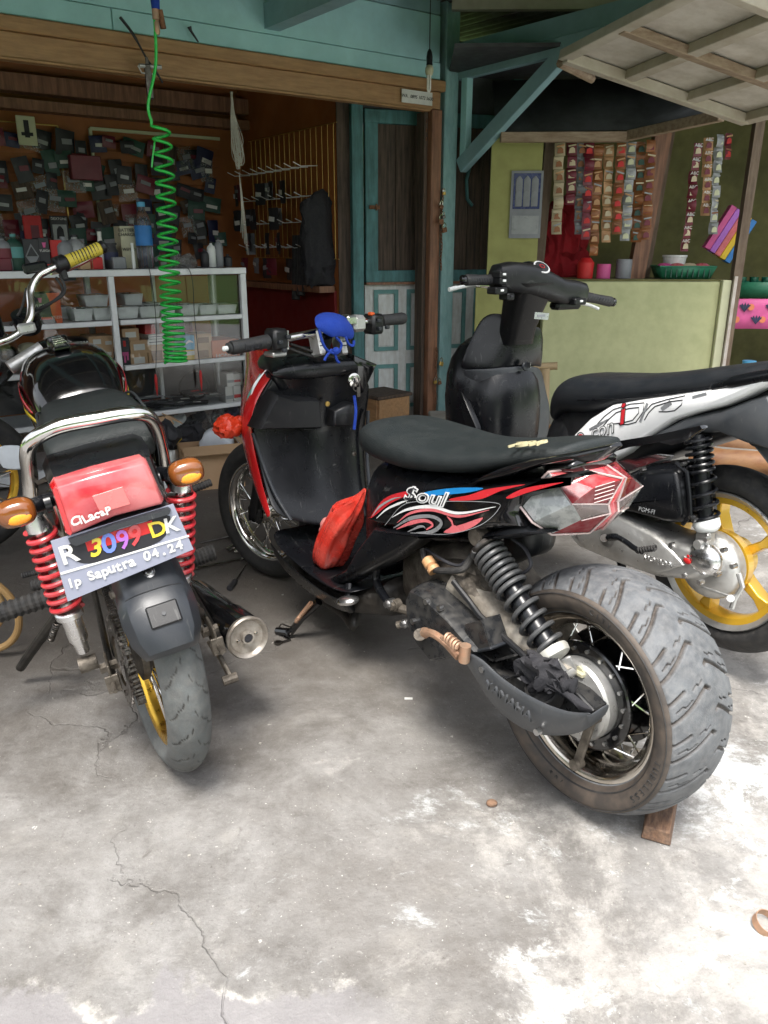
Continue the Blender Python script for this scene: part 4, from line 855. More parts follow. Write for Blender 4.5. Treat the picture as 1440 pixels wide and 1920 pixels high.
# ---------------------------------------------------------------- floor goods before the showcase
def carton(name, label, px, py, s, rot, mtn='card', open_=True):
    p = WORLD.at(px, py, z=0); t = thing(name, label, 'carton', m=Matrix.Translation((p.x, p.y, 0)) @ Matrix.Rotation(radians(rot), 4, 'Z')); x, y, z = s
    for c, d in (((0, -y/2, z/2), (x, .006, z)), ((0, y/2, z/2), (x, .006, z)), ((-x/2, 0, z/2), (.006, y, z)), ((x/2, 0, z/2), (.006, y, z))): part('side', M().box(c, d), MT[mtn], t)
    part('bottom', M().box((0, 0, .004), (x-.01, y-.01, .006)), MT[mtn], t)
    if open_:
        for c, d, r in (((0, -y/2-.03, z+.012), (x, .08, .005), Matrix.Rotation(.35, 3, 'X')), ((x/2+.03, 0, z), (.08, y, .005), Matrix.Rotation(.5, 3, 'Y'))): part('flap', M().box(c, d, r), MT[mtn], t)
    else: part('lid', M().box((0, 0, z), (x+.004, y+.004, .006)), MT[mtn], t)
    return t
cb = carton('cardboard_carton', 'open brown cardboard carton with red print in front of the showcase', 398, 905, (.3, .24, .2), 20)
part('print', M().box((.1, -.1235, .09), (.06, .002, .14), b=0), MT['print_red'], cb); part('print', M().box((-.11, -.1235, .1), (.02, .002, .08)), MT['print_maroon'], cb)
carton('cardboard_carton', 'tall plain cardboard carton behind the chrome grab rail', 285, 880, (.2, .2, .28), 30)
p = WORLD.at(330, 905, z=0)
sc2 = thing('spray_can', 'spray can with yellow and black trigger and red straw by the carton', 'spray can', m=Matrix.Translation(p))
part('can', M().lathe([(.032, 0), (.033, .01), (.033, .16), (.02, .185), (.014, .19)], ax=(0, 0, 1), n=18), MT['alloy'], sc2)
part('trigger_cap', M().body([(-.03, .2, .25, .012), (0, .19, .265, .018), (.03, .215, .26, .014), (.045, .23, .25, .008)]), MT['print_yellow'], sc2)
part('nozzle', M().lathe([(.022, .18), (.02, .23)], ax=(0, 0, 1), n=12), MT['black_plastic'], sc2)
part('straw', M().tube([(-.045, 0, .16), (-.06, 0, .28)], .002, 5), MT['print_red'], sc2)
p = WORLD.at(322, 925, z=0)
jc = thing('oil_can', 'white and blue oil can behind the right turn signal', 'can', m=Matrix.Translation(p) @ Matrix.Rotation(.4, 4, 'Z'))
part('can', M().box((0, 0, .06), (.085, .06, .12), b=.012), MT['paper'], jc); part('printed_label', M().box((.012, -.031, .06), (.05, .002, .07)), MT['print_blue'], jc); part('printed_label', M().box((.036, -.0315, .05), (.012, .002, .09)), MT['print_yellow'], jc)
solo('sachet_stack', M().box((0, 0, .05), (.07, .05, .1), b=.02), MT['tray_white'], 'white crumpled paper roll beside the blue and white can', 'paper', m4=Matrix.Translation(WORLD.at(303, 930, z=0)))
solo('white_jerrycan', M().body([(-.07, 0, .05, .05), (-.04, 0, .1, .055), (.03, 0, .11, .055), (.08, 0, .05, .05)], e=3.5), MT['mask_white'], 'pale lilac plastic bottle lying in the open carton', 'bottle', m4=Matrix.Translation(WORLD.at(405, 905, z=0)+V(0, .06, .17)))
for i, (px, py, z, mtn, l) in enumerate([(340, 850, .1, 'print_dark', 'black plastic bag between the cartons'), (365, 870, .02, 'clear_bag', 'clear bag of parts behind the open carton'), (300, 850, .24, 'ink', 'black crumpled bag on the tall carton'), (355, 845, .12, 'cloth_black', 'dark cloth heap before the showcase foot')]):
    solo('crumpled_bag', M().sph((0, 0, .07), .075, 30, (1, .8, .8)).sph((.04, .02, .1), .05, 24).crumple(.03, 18, i*3.), MT[mtn], l, 'bag', m4=Matrix.Translation(WORLD.at(px, py, z=z)+V(0, 0, 0)))
for i, px in enumerate((352, 362, 372)):
    solo('glass_jar', M().lathe([(.02, 0), (.022, .05), (.012, .07), (.012, .085)], ax=(0, 0, 1), n=14), MT[['yellow_tube', 'green_glass', 'print_navy'][i]], ['small amber jar', 'small green jar', 'small navy jar'][i]+' standing behind the open carton', 'jar', m4=Matrix.Translation(WORLD.at(px, 862, z=0)+V(0, 0, .1)))
# ---------------------------------------------------------------- snack stall goods
kinds = [('print_cream', 'print_brown', 'cream and brown coffee'), ('print_maroon', 'print_cream', 'dark red coffee'), ('print_grey', 'print_brown', 'grey'), ('print_maroon', 'print_red', 'maroon'), ('print_brown', 'print_skin', 'brown chocolate'), ('print_skin', 'print_cream', 'tan'), ('print_brown', 'print_red', 'red brown'), ('d_grey', 'edge_cream', 'silver white'), ('print_brown', 'print_green', 'brown and green'), ('print_brown', 'print_maroon', 'dark brown')]
def strip(px, py0, py1, w, kd, y, label, lean=0, word=None):
    a = FW.at(px, py0, y=y); b = FW.at(px+lean, py1, y=y); L_ = (b-a).length; n = max(2, int(L_/.072)); t = thing('sachet_strip', label, 'sachet strip', FW, group='sachet strips hanging over the stall counter')
    d = (b-a)/n; c1_, c2_ = kd[0], kd[1]
    for i in range(n):
        jx = R.uniform(-.005, .005); p = a+d*i+V(jx, 0, 0); q = a+d*(i+.97)+V(jx+R.uniform(-.004, .004), 0, 0); m_ = M(); ya = R.uniform(-.02, .02); yw = R.uniform(-.016, .016)
        rows = [[V(p.x+(q.x-p.x)*j/4+w*(k/3-.5), y+ya*sin(pi*j/4)+yw*(k/1.5-1)-.008*sin(pi*k/3)*sin(pi*j/4), p.z+(q.z-p.z)*j/4) for k in range(4)] for j in range(5)]
        sa = part('sachet', m_.grid(rows), MT[c1_], t, ang=60)
        mid = (p+q)/2; part('print', M().prism([(mid.x-w*.32, mid.z-.024), (mid.x+w*.34, mid.z-.022), (mid.x+w*.28, mid.z+.002), (mid.x+w*.05, mid.z+.012), (mid.x-w*.25, mid.z+.004)], y-.015, y-.014), MT[c2_], sa)
        part('print', M().box((mid.x, y-.0135, mid.z+.02), (w*.8, .001, .009), Matrix.Rotation(R.uniform(-.3, .3), 3, 'Y')), MT[R.choice(['print_cream', 'd_grey', 'print_skin', 'print_brown', c1_])], sa)
        if word: text(word, .026, (mid.x, y-.017, mid.z+.024), (1, 0, 0), (0, 0, 1), MT['paper'], sa, sx=1.0)
dat = [(1050, 268, 440, 0, -6), (1073, 268, 385, 1, -4), (1090, 268, 440, 2, -4), (1106, 268, 450, 3, -8), (1123, 270, 480, 4, -12), (1143, 270, 455, 5, -6), (1165, 268, 440, 6, -10), (1185, 266, 452, 7, -12), (1203, 266, 455, 8, -12), (1222, 262, 450, 9, -12)]
for i, (px, y0, y1, k, ln) in enumerate(dat): strip(px, y0, y1, .06, kinds[k], .06+.014*(i % 3), f'{kinds[k][2]} sachet strip, {ordn[i]} from the left over the stall counter', ln)
strip(1308, 268, 472, .052, ('print_maroon', 'print_cream', ''), .05, 'long maroon sachet strip lettered in white near the right post', -24, 'ABC')
strip(1330, 258, 405, .052, ('print_skin', 'print_maroon', ''), .08, 'short orange and maroon sachet strip next to the long maroon one', -8, 'ABC')
strip(1350, 252, 440, .05, kinds[7], .07, 'silver white sachet strip next to the right post', -14)
strip(1368, 250, 300, .045, kinds[3], .1, 'short maroon sachet strip behind the right post', -4)
cal = solo('wall_calendar', M().box((0, 0, 0), (.2, .004, .4)), MT['print_grey'], 'grey blue calendar poster on the olive stall wall', 'calendar', m4=FW.m @ Matrix.Translation((-.2, .07, 1.43)))
part('picture', M().box((0, -.004, .08), (.17, .002, .21)), MT['d_navy'], cal)
for i in range(6): part('picture_figure', M().body([(-.02, -.05, .03, .002), (0, -.05, .05, .003), (.02, -.05, .03, .002)], yc=-.006).mirror(), MT['print_grey'], cal).location = (-.05+.05*(i % 3), 0, .12-.08*(i//3))
part('date_grid', M().box((0, -.004, -.12), (.17, .002, .11)), MT['d_grey'], cal)
gb = thing('green_basket', 'green plastic basket with pink packs at the end of the stall counter', 'basket', m=FW.m @ Matrix.Translation((.86, .16, .98)))
part('basket', M().loft([[V(-.15, -.09, 0), V(.15, -.09, 0), V(.15, .09, 0), V(-.15, .09, 0)], [V(-.18, -.11, .075), V(.18, -.11, .075), V(.18, .11, .075), V(-.18, .11, .075)]], caps=False), MT['green_crate'], gb, solid=.004)
part('rim', M().tube([(-.18, -.11, .077), (.18, -.11, .077), (.18, .11, .077), (-.18, .11, .077)], .005, 6, closed=True), MT['green_crate'], gb)
for i in range(9): part('slot_bar', M().box((-.14+.035*i, -.104, .04), (.006, .008, .06)), MT['print_green'], gb)
for i in range(4): solo('snack_pack', M().sph((0, 0, 0), .045, 10, (1.2, .8, .5)), MT[['print_pink', 'd_pink', 'print_cream', 'd_pink'][i]], ['bright pink', 'light pink', 'cream', 'rose'][i]+' snack pack in the green basket', 'snack pack', m4=FW.m @ Matrix.Translation((.74+.08*i, .16, 1.055)), group='packs in the green basket')
solo('plastic_tub', M().lathe([(.06, 0), (.075, .11), (.08, .112), (.08, .125)], ax=(0, 0, 1), n=20), MT['tray_white'], 'white plastic tub behind the pink packs', 'tub', m4=FW.m @ Matrix.Translation((.83, .26, 1.0)))
solo('red_jar', M().lathe([(.05, 0), (.055, .1), (.03, .13)], ax=(0, 0, 1), n=16), MT['print_red'], 'red tin on the counter below the sachets', 'tin', m4=FW.m @ Matrix.Translation((.22, .14, .98)))
solo('biscuit_tin', M().lathe([(.045, 0), (.045, .09)], ax=(0, 0, 1), n=16), MT['print_pink'], 'pink and white tin beside the red tin on the counter', 'tin', m4=FW.m @ Matrix.Translation((.34, .14, .98)))
solo('clear_jar', M().lathe([(.05, 0), (.052, .1), (.05, .12)], ax=(0, 0, 1), n=16), MT['print_grey'], 'grey jar on the counter before the brown post', 'jar', m4=FW.m @ Matrix.Translation((.48, .18, .98)))
solo('red_garment', M().body([(-.12, -.3, .1, .05), (-.05, -.34, .2, .08), (.07, -.34, .2, .08), (.14, -.3, .05, .05)], n=30, sub=8).crumple(.04, 12), MT['red_clothes'], 'dark red cloth hanging behind the sachet strips', 'cloth', m4=FW.m @ Matrix.Translation((.12, .42, 1.3)))
# right of the post: folders, cloth, crate, bottle
cf = thing('folder_rack', 'bag of pink, yellow and blue folders hanging behind the right post', 'folders', m=FW.m @ Matrix.Translation((1.2, .3, 1.25)) @ Matrix.Rotation(.5, 4, 'Y'))
for i, mtn in enumerate(['print_pink', 'd_purple', 'd_pink', 'print_yellow', 'print_blue']): part('folder', M().box((-.1+.045*i, .01*i, 0), (.04, .06, .3), b=.003), MT[mtn], cf)
tb = thing('stall_table', 'low table under a pink cloth with blue leaf print right of the stall post', 'table', m=FW.m @ Matrix.Translation((1.55, .38, 0)))
part('table_top', M().box((0, 0, .83), (.8, .5, .02)), MT['wood_raw'], tb)
for x in (-.36, .36):
    for y in (-.2, .2): part('leg', M().box((x, y, .41), (.04, .04, .82)), MT['wood_dark'], tb)
cl = solo('tablecloth', M().grid([[V(x/10*.82-.41, -.262-.006*sin(x*2.1), z) for x in range(11)] for z in (.852, .8, .74, .66)]), MT['print_pink'], 'pink tablecloth with blue leaf print hanging off the stall table', 'tablecloth', m4=FW.m @ Matrix.Translation((1.55, .38, 0)), solid=.003)
for i in range(9):
    x, z = -.36+.085*i, .8 if i % 2 else .72; lf = M()
    for a in range(-2, 3): lf.prism([(x, z-.03), (x+.03*sin(a*.6)-.008, z+.012), (x+.034*sin(a*.6), z+.03*cos(a*.5)), (x+.03*sin(a*.6)+.008, z+.012)], -.272-.0012*(a+3), -.271-.0012*(a+2.6))
    part('leaf_print', lf, MT['print_navy'], cl); part('flower_print', M().lathe([(0, 0), (.022, 0), (.022, .001)], (x+.042, -.2725, z+.0), (0, -1, 0), 9), MT['box_orange'], cl)
gc = thing('bottle_crate', 'green bottle crate on the stall table', 'crate', m=FW.m @ Matrix.Translation((1.5, .3, .855)))
part('crate', M().loft([[V(-.24, -.1, 0), V(.24, -.1, 0), V(.24, .1, 0), V(-.24, .1, 0)], [V(-.25, -.11, .1), V(.25, -.11, .1), V(.25, .11, .1), V(-.25, .11, .1)]], caps=False), MT['green_crate'], gc, solid=.006)
for i in range(6): solo('glass_tumbler', M().lathe([(.025, 0), (.03, .12), (.028, .12), (.023, .005)], ax=(0, 0, 1), n=12), MT['green_glass'], f'green glass tumbler in the crate, {ordn[i]} from the left', 'tumbler', group='tumblers in the green crate', m4=FW.m @ Matrix.Translation((1.3+.08*i, .28, .865)))
jb = thing('blue_cap_jug', 'jug with light blue cap showing above the scooter seat', 'jug', m=Matrix.Translation(wp(1402, 700, 4.4)))
part('jug', M().lathe([(.07, -.3), (.08, -.2), (.08, -.05), (.05, 0), (.036, .01)], ax=(0, 0, 1), n=18), MT['tray_white'], jb); part('cap', M().lathe([(.045, .01), (.045, .03), (.036, .035), (.036, .07), (.001, .072)], ax=(0, 0, 1), n=18), MT['d_blue'] if False else MT['print_lightblue'], jb)
# bamboo bench behind the white scooter
bb = thing('bamboo_bench', 'bamboo pole bench behind the white scooter on concrete blocks', 'bench', WORLD)
def pole(a, b, r, mtn='bamboo', nodes=5):
    a, b = Vector(a), Vector(b); L_ = (b-a).length; pr_ = []
    for i in range(nodes*6+1):
        d = L_*i/(nodes*6); k = i % 6; pr_.append((r*(1.08 if k == 0 else .985 if k in (1, 5) else 1), d))
    part('bamboo_pole', M().lathe(pr_, a, b-a, 14), MT[mtn], bb)
y0 = wp(1400, 858, 3.9); pole(wp(1000, 838, 4.5), wp(1600, 880, 3.8), .062); pole(wp(1000, 812, 4.75), wp(1600, 845, 4.1), .058, nodes=6)
pole(wp(1022, 690, 4.6), wp(1018, 900, 4.6), .028, 'bamboo_pale', 3); pole(wp(1000, 688, 4.62), wp(1045, 686, 4.6), .022, 'bamboo_pale', 1)
part('block', M().box((wp(1240, 880, 4.1).x, 4.12, .18), (.22, .2, .36), b=.01), MT['concrete_block'], bb)
part('block', M().box((wp(1590, 880, 4.0).x, 4.0, .18), (.22, .2, .36), b=.01), MT['concrete_block'], bb)
struct('stall_step', M().box((1.9, 4.72, .06), (3.2, 1.2, .12), b=.01), MT['concrete_block'])
# ================================================================ motorcycles: shared builders
RZ90 = Matrix.Rotation(pi/2, 4, 'Z')
def face(fr, pts, x): return [(q.y, q.z) for q in (fr.at(a, b, x=x) for a, b in pts)]
def pillow_x(m, out, x0, x1, **k):
    """outline (y, z) facing the rear: from plane x0 swelling to plane x1"""
    t = m.t; m.t = (t @ RZ90) if t else RZ90; m.pillow(out, -x0, -x1, **k); m.t = t; return m
def tyre_mesh(name, Ro, Wd, Rr, Wr, crown, mtn, nth=160, nt=40, poly=(), per=26, depth=.004, shoulder=.86):
    """full tyre surface with real grooves cut by displacement; poly: (points [(du, v)], half width) on the left half, mirrored to the right"""
    s = np.linspace(-1, 1, nt); ty = Wd/2*shoulder*s; tr = Ro-crown*np.abs(s)**2.1; ye = Wd/2*shoulder; re_ = Ro-crown
    a = np.linspace(0, 1, 9)[1:]
    sy = ye+(Wd/2-ye)*np.sin(np.minimum(a*1.6, 1)*pi/2)-(Wd/2-Wr/2)*np.clip((a-.4)/.6, 0, 1)**1.5; sr = re_-(re_-Rr)*a
    py = np.concatenate([-sy[::-1], ty, sy]); pr_ = np.concatenate([sr[::-1], tr, sr]); tm = np.concatenate([np.zeros(8), np.ones(nt), np.zeros(8)])
    th = np.linspace(0, 2*pi, nth, endpoint=False); TH, PY = np.meshgrid(th, py, indexing='ij'); PR = np.broadcast_to(pr_, TH.shape).copy(); g = np.zeros_like(PR)
    if poly:
        P = 2*pi*Ro/per; U = TH*Ro
        for sgn in (1, -1):
            uu = np.mod(U+(0 if sgn > 0 else P*.5), P); vv = PY*sgn; msk = (vv > -.004)
            for pts, hw in poly:
                for sh in (-P, 0, P):
                    for (u0, v0), (u1, v1) in zip(pts, pts[1:]):
                        du, dv = u1-u0, v1-v0; l2 = du*du+dv*dv; t = np.clip(((uu-sh-u0)*du+(vv-v0)*dv)/l2, 0, 1)
                        d = np.hypot(uu-sh-u0-t*du, vv-v0-t*dv); g = np.maximum(g, np.clip((hw-d)/(hw*.45), 0, 1)*msk)
        # grooves run a little down the shoulder
        sh_ = np.zeros(len(py)); sh_[8:8+nt] = 1; sh_[7] = sh_[8+nt] = .7; sh_[6] = sh_[9+nt] = .3; g *= np.broadcast_to(sh_, g.shape)
        PR -= depth*g
    X = PR*np.sin(TH); Z = PR*np.cos(TH); vs = np.stack([X, PY, Z], -1).reshape(-1, 3); K_ = len(py); n = nth
    i = np.arange(n)[:, None]; k = np.arange(K_-1)[None]; j = (i+1) % n
    f = np.stack([i*K_+k+0*i, i*K_+k+1, j*K_+k+1, j*K_+k], -1).reshape(-1, 4)
    me = bpy.data.meshes.new(name); me.vertices.add(len(vs)); me.vertices.foreach_set('co', vs.ravel().astype(np.float32))
    me.loops.add(f.size); me.loops.foreach_set('vertex_index', f.ravel().astype(np.int32)); me.polygons.add(len(f)); me.polygons.foreach_set('loop_start', np.arange(0, f.size, 4, dtype=np.int32))
    at = me.attributes.new('groove', 'FLOAT', 'POINT'); at.data.foreach_set('value', g.ravel().astype(np.float32)); me.update(calc_edges=True); me.validate(); me.shade_smooth(); me.materials.append(MT[mtn]); return me
def rim_m(Rr, Wr, rn=64, lip=.006, drop=.022):
    w = Wr/2; m = M()
    m.lathe([(Rr+lip, w), (Rr+lip, w-.003), (Rr-.004, w-.006), (Rr-.008, w-.016), (Rr-drop, w-.026), (Rr-drop, -w+.026), (Rr-.008, -w+.016), (Rr-.004, -w+.006), (Rr+lip, -w+.003), (Rr+lip, -w),
             (Rr+lip-.006, -w), (Rr-.012, -w+.005), (Rr-.016, -w+.014), (Rr-drop-.007, -w+.028), (Rr-drop-.007, w-.028), (Rr-.016, w-.014), (Rr-.012, w-.005), (Rr+lip-.006, w)], n=rn, closed=True)
    return m
def spokes(parent, Rh, Rr, yh, n, r=.0019, mtn='chrome', cross=.42):
    me = [M().tube([(Rh*sin(0), sg*yh, Rh), (Rr*sin(cross*cs), sg*.006, Rr*cos(cross*cs))], r, 5).mesh('spoke', MT[mtn]) for sg in (1, -1) for cs in (1, -1)]
    nip = M().tube([(Rr*sin(cross)*.96, .006, Rr*cos(cross)*.96), (Rr*sin(cross), .006, Rr*cos(cross))], r*1.7, 5)
    for i in range(n):
        o = link(bpy.data.objects.new('spoke', me[i % 4]), parent); o.rotation_euler = (0, 2*pi*i/n, 0)
def ring_text(s, r, y, size, a0, da, mtn, parent, inward=False):
    for i, c in enumerate(s):
        if c == ' ': continue
        a = a0+da*(len(s)-1)-da*i; up = V(sin(a), 0, cos(a)); text(c, size, up*r+V(0, y, 0), V(-cos(a), 0, sin(a)) if True else 0, up, MT[mtn], parent, name='raised_letter', ext=.0012)

# ================================================================ the fat-tyre scooter in the middle
A = Frame((.457, 1.489, 0), -34.8)
mio = thing('scooter', 'black and red scooter with very fat rear tyre, opened drive case and spoked chrome rims', 'scooter', A)
def P(px, py, **k): return A.at(px, py, **k)
# rear wheel
rw = part('rear_wheel', rim_m(.183, .156), MT['chrome_worn'], mio, ang=50); rw.location = (0, -.028, .274); rw['label'] = 'wide chrome spoked rear wheel'
gro = [([(.002, .099), (.014, .078), (.032, .052), (.050, .028), (.060, .012), (.054, .004)], .0046), ([(.042, .099), (.052, .082), (.064, .062)], .004), ([(.028, .084), (.037, .070), (.033, .066), (.044, .050)], .0014), ([(.062, .044), (.070, .032), (.066, .028), (.074, .018)], .0014)]
ty = part('tyre', tyre_mesh('tyre', .268, .206, .186, .16, .026, 'tread', 900, 120, gro, 19, .0078, .9), None, rw)
sw = part('sidewall', M().lathe([(.187, .079), (.19, .086), (.2, .0965), (.215, .1025), (.228, .1045), (.238, .1015), (.2395, .096)], n=96, caps=False), MT['rubber_brown'], rw, ang=60)
for nm, rr2 in (('bead_line', .232), ('bead_line', .197)): part(nm, M().lathe([(rr2, .1045 if rr2 > .22 else .094), (rr2+.0012, .106 if rr2 > .22 else .096), (rr2+.0024, .1045 if rr2 > .22 else .097)], n=96, caps=False), MT['rubber'], rw)
ring_text('TUBELESS', .2185, .1032, .02, radians(-128), .078, 'rubber', rw); ring_text('CITY', .2185, .1032, .017, radians(-20), .07, 'rubber', rw); ring_text('70S', .211, .1008, .017, radians(-192), .075, 'rubber', rw)
spokes(rw, .105, .166, .05, 36, r=.0023)
hub = part('hub', M().lathe([(.034, -.05), (.06, -.05), (.07, -.03), (.07, .0), (.084, .01), (.084, .03), (.06, .034)], n=40), MT['black_gloss'], rw)
part('sprocket_flange', M().lathe([(.088, .036), (.088, .03), (.118, .028), (.12, .031), (.12, .037), (.116, .040), (.092, .041)], n=56, closed=True), MT['black_gloss'], rw, ang=25)
part('brake_rotor_disc', M().lathe([(.05, -.05), (.128, -.05), (.13, -.046), (.128, -.042), (.05, -.042)], n=48, closed=True), MT['black_gloss'], rw)
for i in range(18):
    a_ = 2*pi*i/18; part('flange_bolt', M().cyl((.105*sin(a_), .04, .105*cos(a_)), (.105*sin(a_), .0445, .105*cos(a_)), .0044, 8), MT['screw'], rw)
part('brake_plate', M().lathe([(.088, .03), (.089, .062), (.085, .07), (.055, .078), (.05, .082), (.02, .084), (.018, .094), (.001, .094)], n=56), MT['alloy'], rw, ang=25)
q = P(1085, 1262, y=.075)-V(0, 0, .274); part('filler_cap', M().box(q, (.03, .012, .012), b=.003).cyl(q+V(0, -.012, 0), q, .014, 14), MT['cream_plastic'], rw)
q0, q1 = P(1110, 1350, y=.09)-V(0, 0, .274), P(1082, 1432, y=.1)-V(0, 0, .274)
part('brake_lever', M().beam(q0, q1, .02, .008, up=(0, 1, 0), ch=.002).cyl(q1+V(0, -.012, 0), q1+V(0, .012, 0), .012, 12).cyl(q0+V(0, -.03, 0), q0+V(0, .01, 0), .011, 12), MT['cast_dirty'], rw)
part('axle_nut', M().cyl((0, .088, 0), (0, .108, 0), .013, 6), MT['steel'], rw)
part('valve', M().cyl((.1, .01, -.13), (.09, .03, -.115), .004, 8), MT['rubber'], rw)
for ch_ in list(rw.children):
    if ch_.name.split('.')[0] in ('hub', 'sprocket_flange', 'brake_rotor_disc', 'flange_bolt', 'brake_plate', 'filler_cap', 'brake_lever', 'axle_nut'): ch_.location.y = .028
# front wheel, turned left
fw = part('front_wheel', rim_m(.183, .062, drop=.018), MT['chrome'], mio, ang=50); fw.location = (1.545, 0, .262); fw.rotation_euler = (0, 0, radians(16)); fw['label'] = 'chrome spoked front wheel turned left'
part('tyre', tyre_mesh('tyre', .262, .094, .186, .06, .022, 'rubber', 220, 30, [([(.0, .042), (.02, .018), (.03, .004)], .0022)], 34, .003, .8), None, fw)
spokes(fw, .035, .168, .025, 36, cross=.5)
part('hub', M().lathe([(.012, -.055), (.04, -.035), (.045, -.03), (.03, -.02), (.03, .02), (.045, .03), (.04, .035), (.03, .052), (.012, .06)], n=28), MT['chrome_worn'], fw)
part('fork_leg', M().tube([(0, .068, 0), (-.03, .068, .12), (-.1, .062, .42)], [.024, .022, .016], 12).box((0, .066, 0), (.06, .03, .07), b=.01), MT['black_satin'], fw)
part('fork_leg', M().tube([(0, -.068, 0), (-.03, -.068, .12), (-.1, -.062, .42)], [.024, .022, .016], 12), MT['black_satin'], fw)
# main hull under the seat
part('hull', M().body([(.755, .29, .58, .075), (.735, .29, .63, .105), (.64, .37, .655, .128), (.5, .49, .67, .134), (.35, .555, .69, .134), (.22, .59, .71, .12), (.13, .63, .73, .09)], e=3.2, n=28), MT['black_satin'], mio, ang=60)
sp = A.side([(690, 972), (705, 952), (740, 928), (800, 913), (880, 908), (1000, 900), (1078, 886), (1098, 893), (1040, 915), (985, 935), (972, 962), (985, 990), (940, 995), (860, 1003), (790, 1000), (720, 990)], .135)
part('side_panel', M().pillow(sp, .10, .148, ins=.022, steps=5), MT['black_gloss'], mio, ang=70, label='glossy black side panel with red, blue and silver tribal graphics')
part('side_panel', M().pillow(sp, -.10, -.148, ins=.022, steps=5), MT['black_gloss'], mio, ang=70)
part('tail_lower_panel', M().pillow(A.side([(800, 1003), (900, 1000), (985, 975), (1000, 985), (1030, 1000), (960, 1012), (880, 1018), (820, 1018)], .12), .09, .13, ins=.012), MT['black_satin'], mio, ang=60)
yy_ = .1496
def rb(pts, ws, mtn, dy=0.): part('graphic', M().ribbon([V(q.x, yy_+dy, q.z) for q in (P(a, b, y=yy_) for a, b in pts)], ws, (0, 1, 0)), MT[mtn], mio, ang=0)
def pg(pts, mtn, dy=0., k=5): part('graphic', M().prism(A.side(pts, yy_), yy_+dy-.0004, yy_+dy, k=k), MT[mtn], mio, ang=0)
pg([(800, 922), (850, 915), (905, 915), (880, 923), (830, 928), (795, 930)], 'd_blue', .0002)
pg([(845, 935), (880, 928), (915, 917), (985, 908), (940, 920), (900, 936), (850, 939)], 'd_red', .0004)
pg([(950, 932), (985, 915), (1055, 904), (1030, 912), (985, 925), (960, 934)], 'd_red', .0004)
pg([(715, 940), (740, 926), (775, 920), (760, 930), (730, 945), (705, 965), (695, 970)], 'd_red', .0002)
rb([(698, 968), (712, 950), (735, 936), (752, 932)], [.001, .006, .004, .001], 'd_grey', .0006)
rb([(706, 972), (725, 955), (748, 944), (765, 938)], [.001, .005, .006, .001], 'd_white', .0006)
rb([(735, 970), (765, 955), (810, 950), (860, 962), (930, 950)], [.001, .006, .009, .006, .001], 'd_white', .0008)
rb([(745, 980), (770, 962), (810, 956), (860, 968), (918, 956)], [.001, .006, .007, .006, .001], 'd_pink', .001)
rb([(738, 990), (770, 972), (808, 968), (828, 980), (812, 996), (780, 999)], [.002, .009, .008, .01, .009, .002], 'd_silver', .0008)
rb([(744, 992), (772, 980), (798, 976), (812, 984), (800, 993)], [.002, .01, .008, .006, .003], 'd_pink', .001)
rb([(765, 997), (785, 988), (795, 987), (798, 991)], [.002, .006, .004, .002], 'd_silver', .001)
pg([(832, 998), (848, 985), (838, 968), (848, 975), (856, 986), (905, 970), (890, 986), (860, 998)], 'd_pink', .0008, 3)
rb([(722, 985), (760, 945), (830, 940), (925, 942), (935, 955), (900, 985), (840, 1001), (770, 999)], [.0014]*8, 'd_grey', .0012)
t_ = P(792, 931, y=yy_+.001); text('$oul', .05, t_, (-1, 0, .14), (0, 0, 1), MT['d_white'], mio, shear=.4, off=.0016, sx=1.75); text('$oul', .05, t_+V(0, .0008, 0), (-1, 0, .14), (0, 0, 1), MT['ink'], mio, shear=.4, off=-.0012, sx=1.75)
# seat
part('seat', M().body([(.80, .675, .70, .05), (.775, .655, .735, .1), (.70, .645, .750, .13), (.56, .65, .746, .143), (.44, .67, .744, .142), (.30, .70, .765, .135), (.15, .75, .80, .118), (.07, .77, .815, .09)], e=2.7, n=32, sub=5), MT['seat_vinyl'], mio, ang=80)
t_ = P(985, 838, z=.802); text('TDR', .05, V(t_.x, t_.y, .806-.26*(t_.x-.14)), (-1, .0, .26), (0, -1, .1), MT['d_gold'], mio, shear=.2, ext=.0025)
sg_ = A.side([(893, 906), (915, 888), (950, 874), (1010, 857), (1080, 846), (1160, 829), (1164, 836), (1130, 862), (1108, 868), (1085, 861), (1030, 870), (960, 892), (915, 903)], .12)
for s in (1, -1): part('grab_rail', M().pillow(sg_, .115*s, .142*s, ins=.006, steps=4), MT['black_gloss'], mio, ang=60)
part('tail_cowl', M().body([(.12, .73, .77, .08), (.06, .75, .785, .07)], e=2.4), MT['black_gloss'], mio, ang=60)
# tail light
def tlm(f, sc=1.0, names=None):
    q = {'a': P(973, 943, y=.128), 'b': P(1030, 886, y=.095), 'c': P(1080, 879, y=.04), 'd': P(1168, 898, y=.004), 'e': P(1140, 945, y=.014), 'e2': P(1144, 962, y=.012), 'f': P(1106, 998, y=.02), 'g': P(1036, 1001, y=.09), 'h': P(1000, 978, y=.128), 'm': P(1072, 945, y=.105), 'n': P(1112, 915, y=.06), 'o': P(1090, 975, y=.07)}
    c = V(.03, 0, .71)
    for k in q: v = q[k]; q[k] = c+(v-c)*sc
    m = M()
    for tri in f: m.add([q[k] for k in tri], [tuple(range(len(tri)))])
    return m
shell = ['abmh', 'bcnm', 'cdn', 'dEn', 'nEm', 'mEo', 'EFo', 'Fgo', 'ghmo']
tr_ = {'E': 'e', 'F': 'f'}
sh = [[tr_.get(c, c) for c in t] for t in shell]
tl = part('tail_light', tlm([['a', 'b', 'm'], ['a', 'm', 'h'], ['o', 'h', 'm'], ['o', 'g', 'h']], .985).mirror(), MT['clear_white'], mio, ang=20, label='angular red and clear tail light')
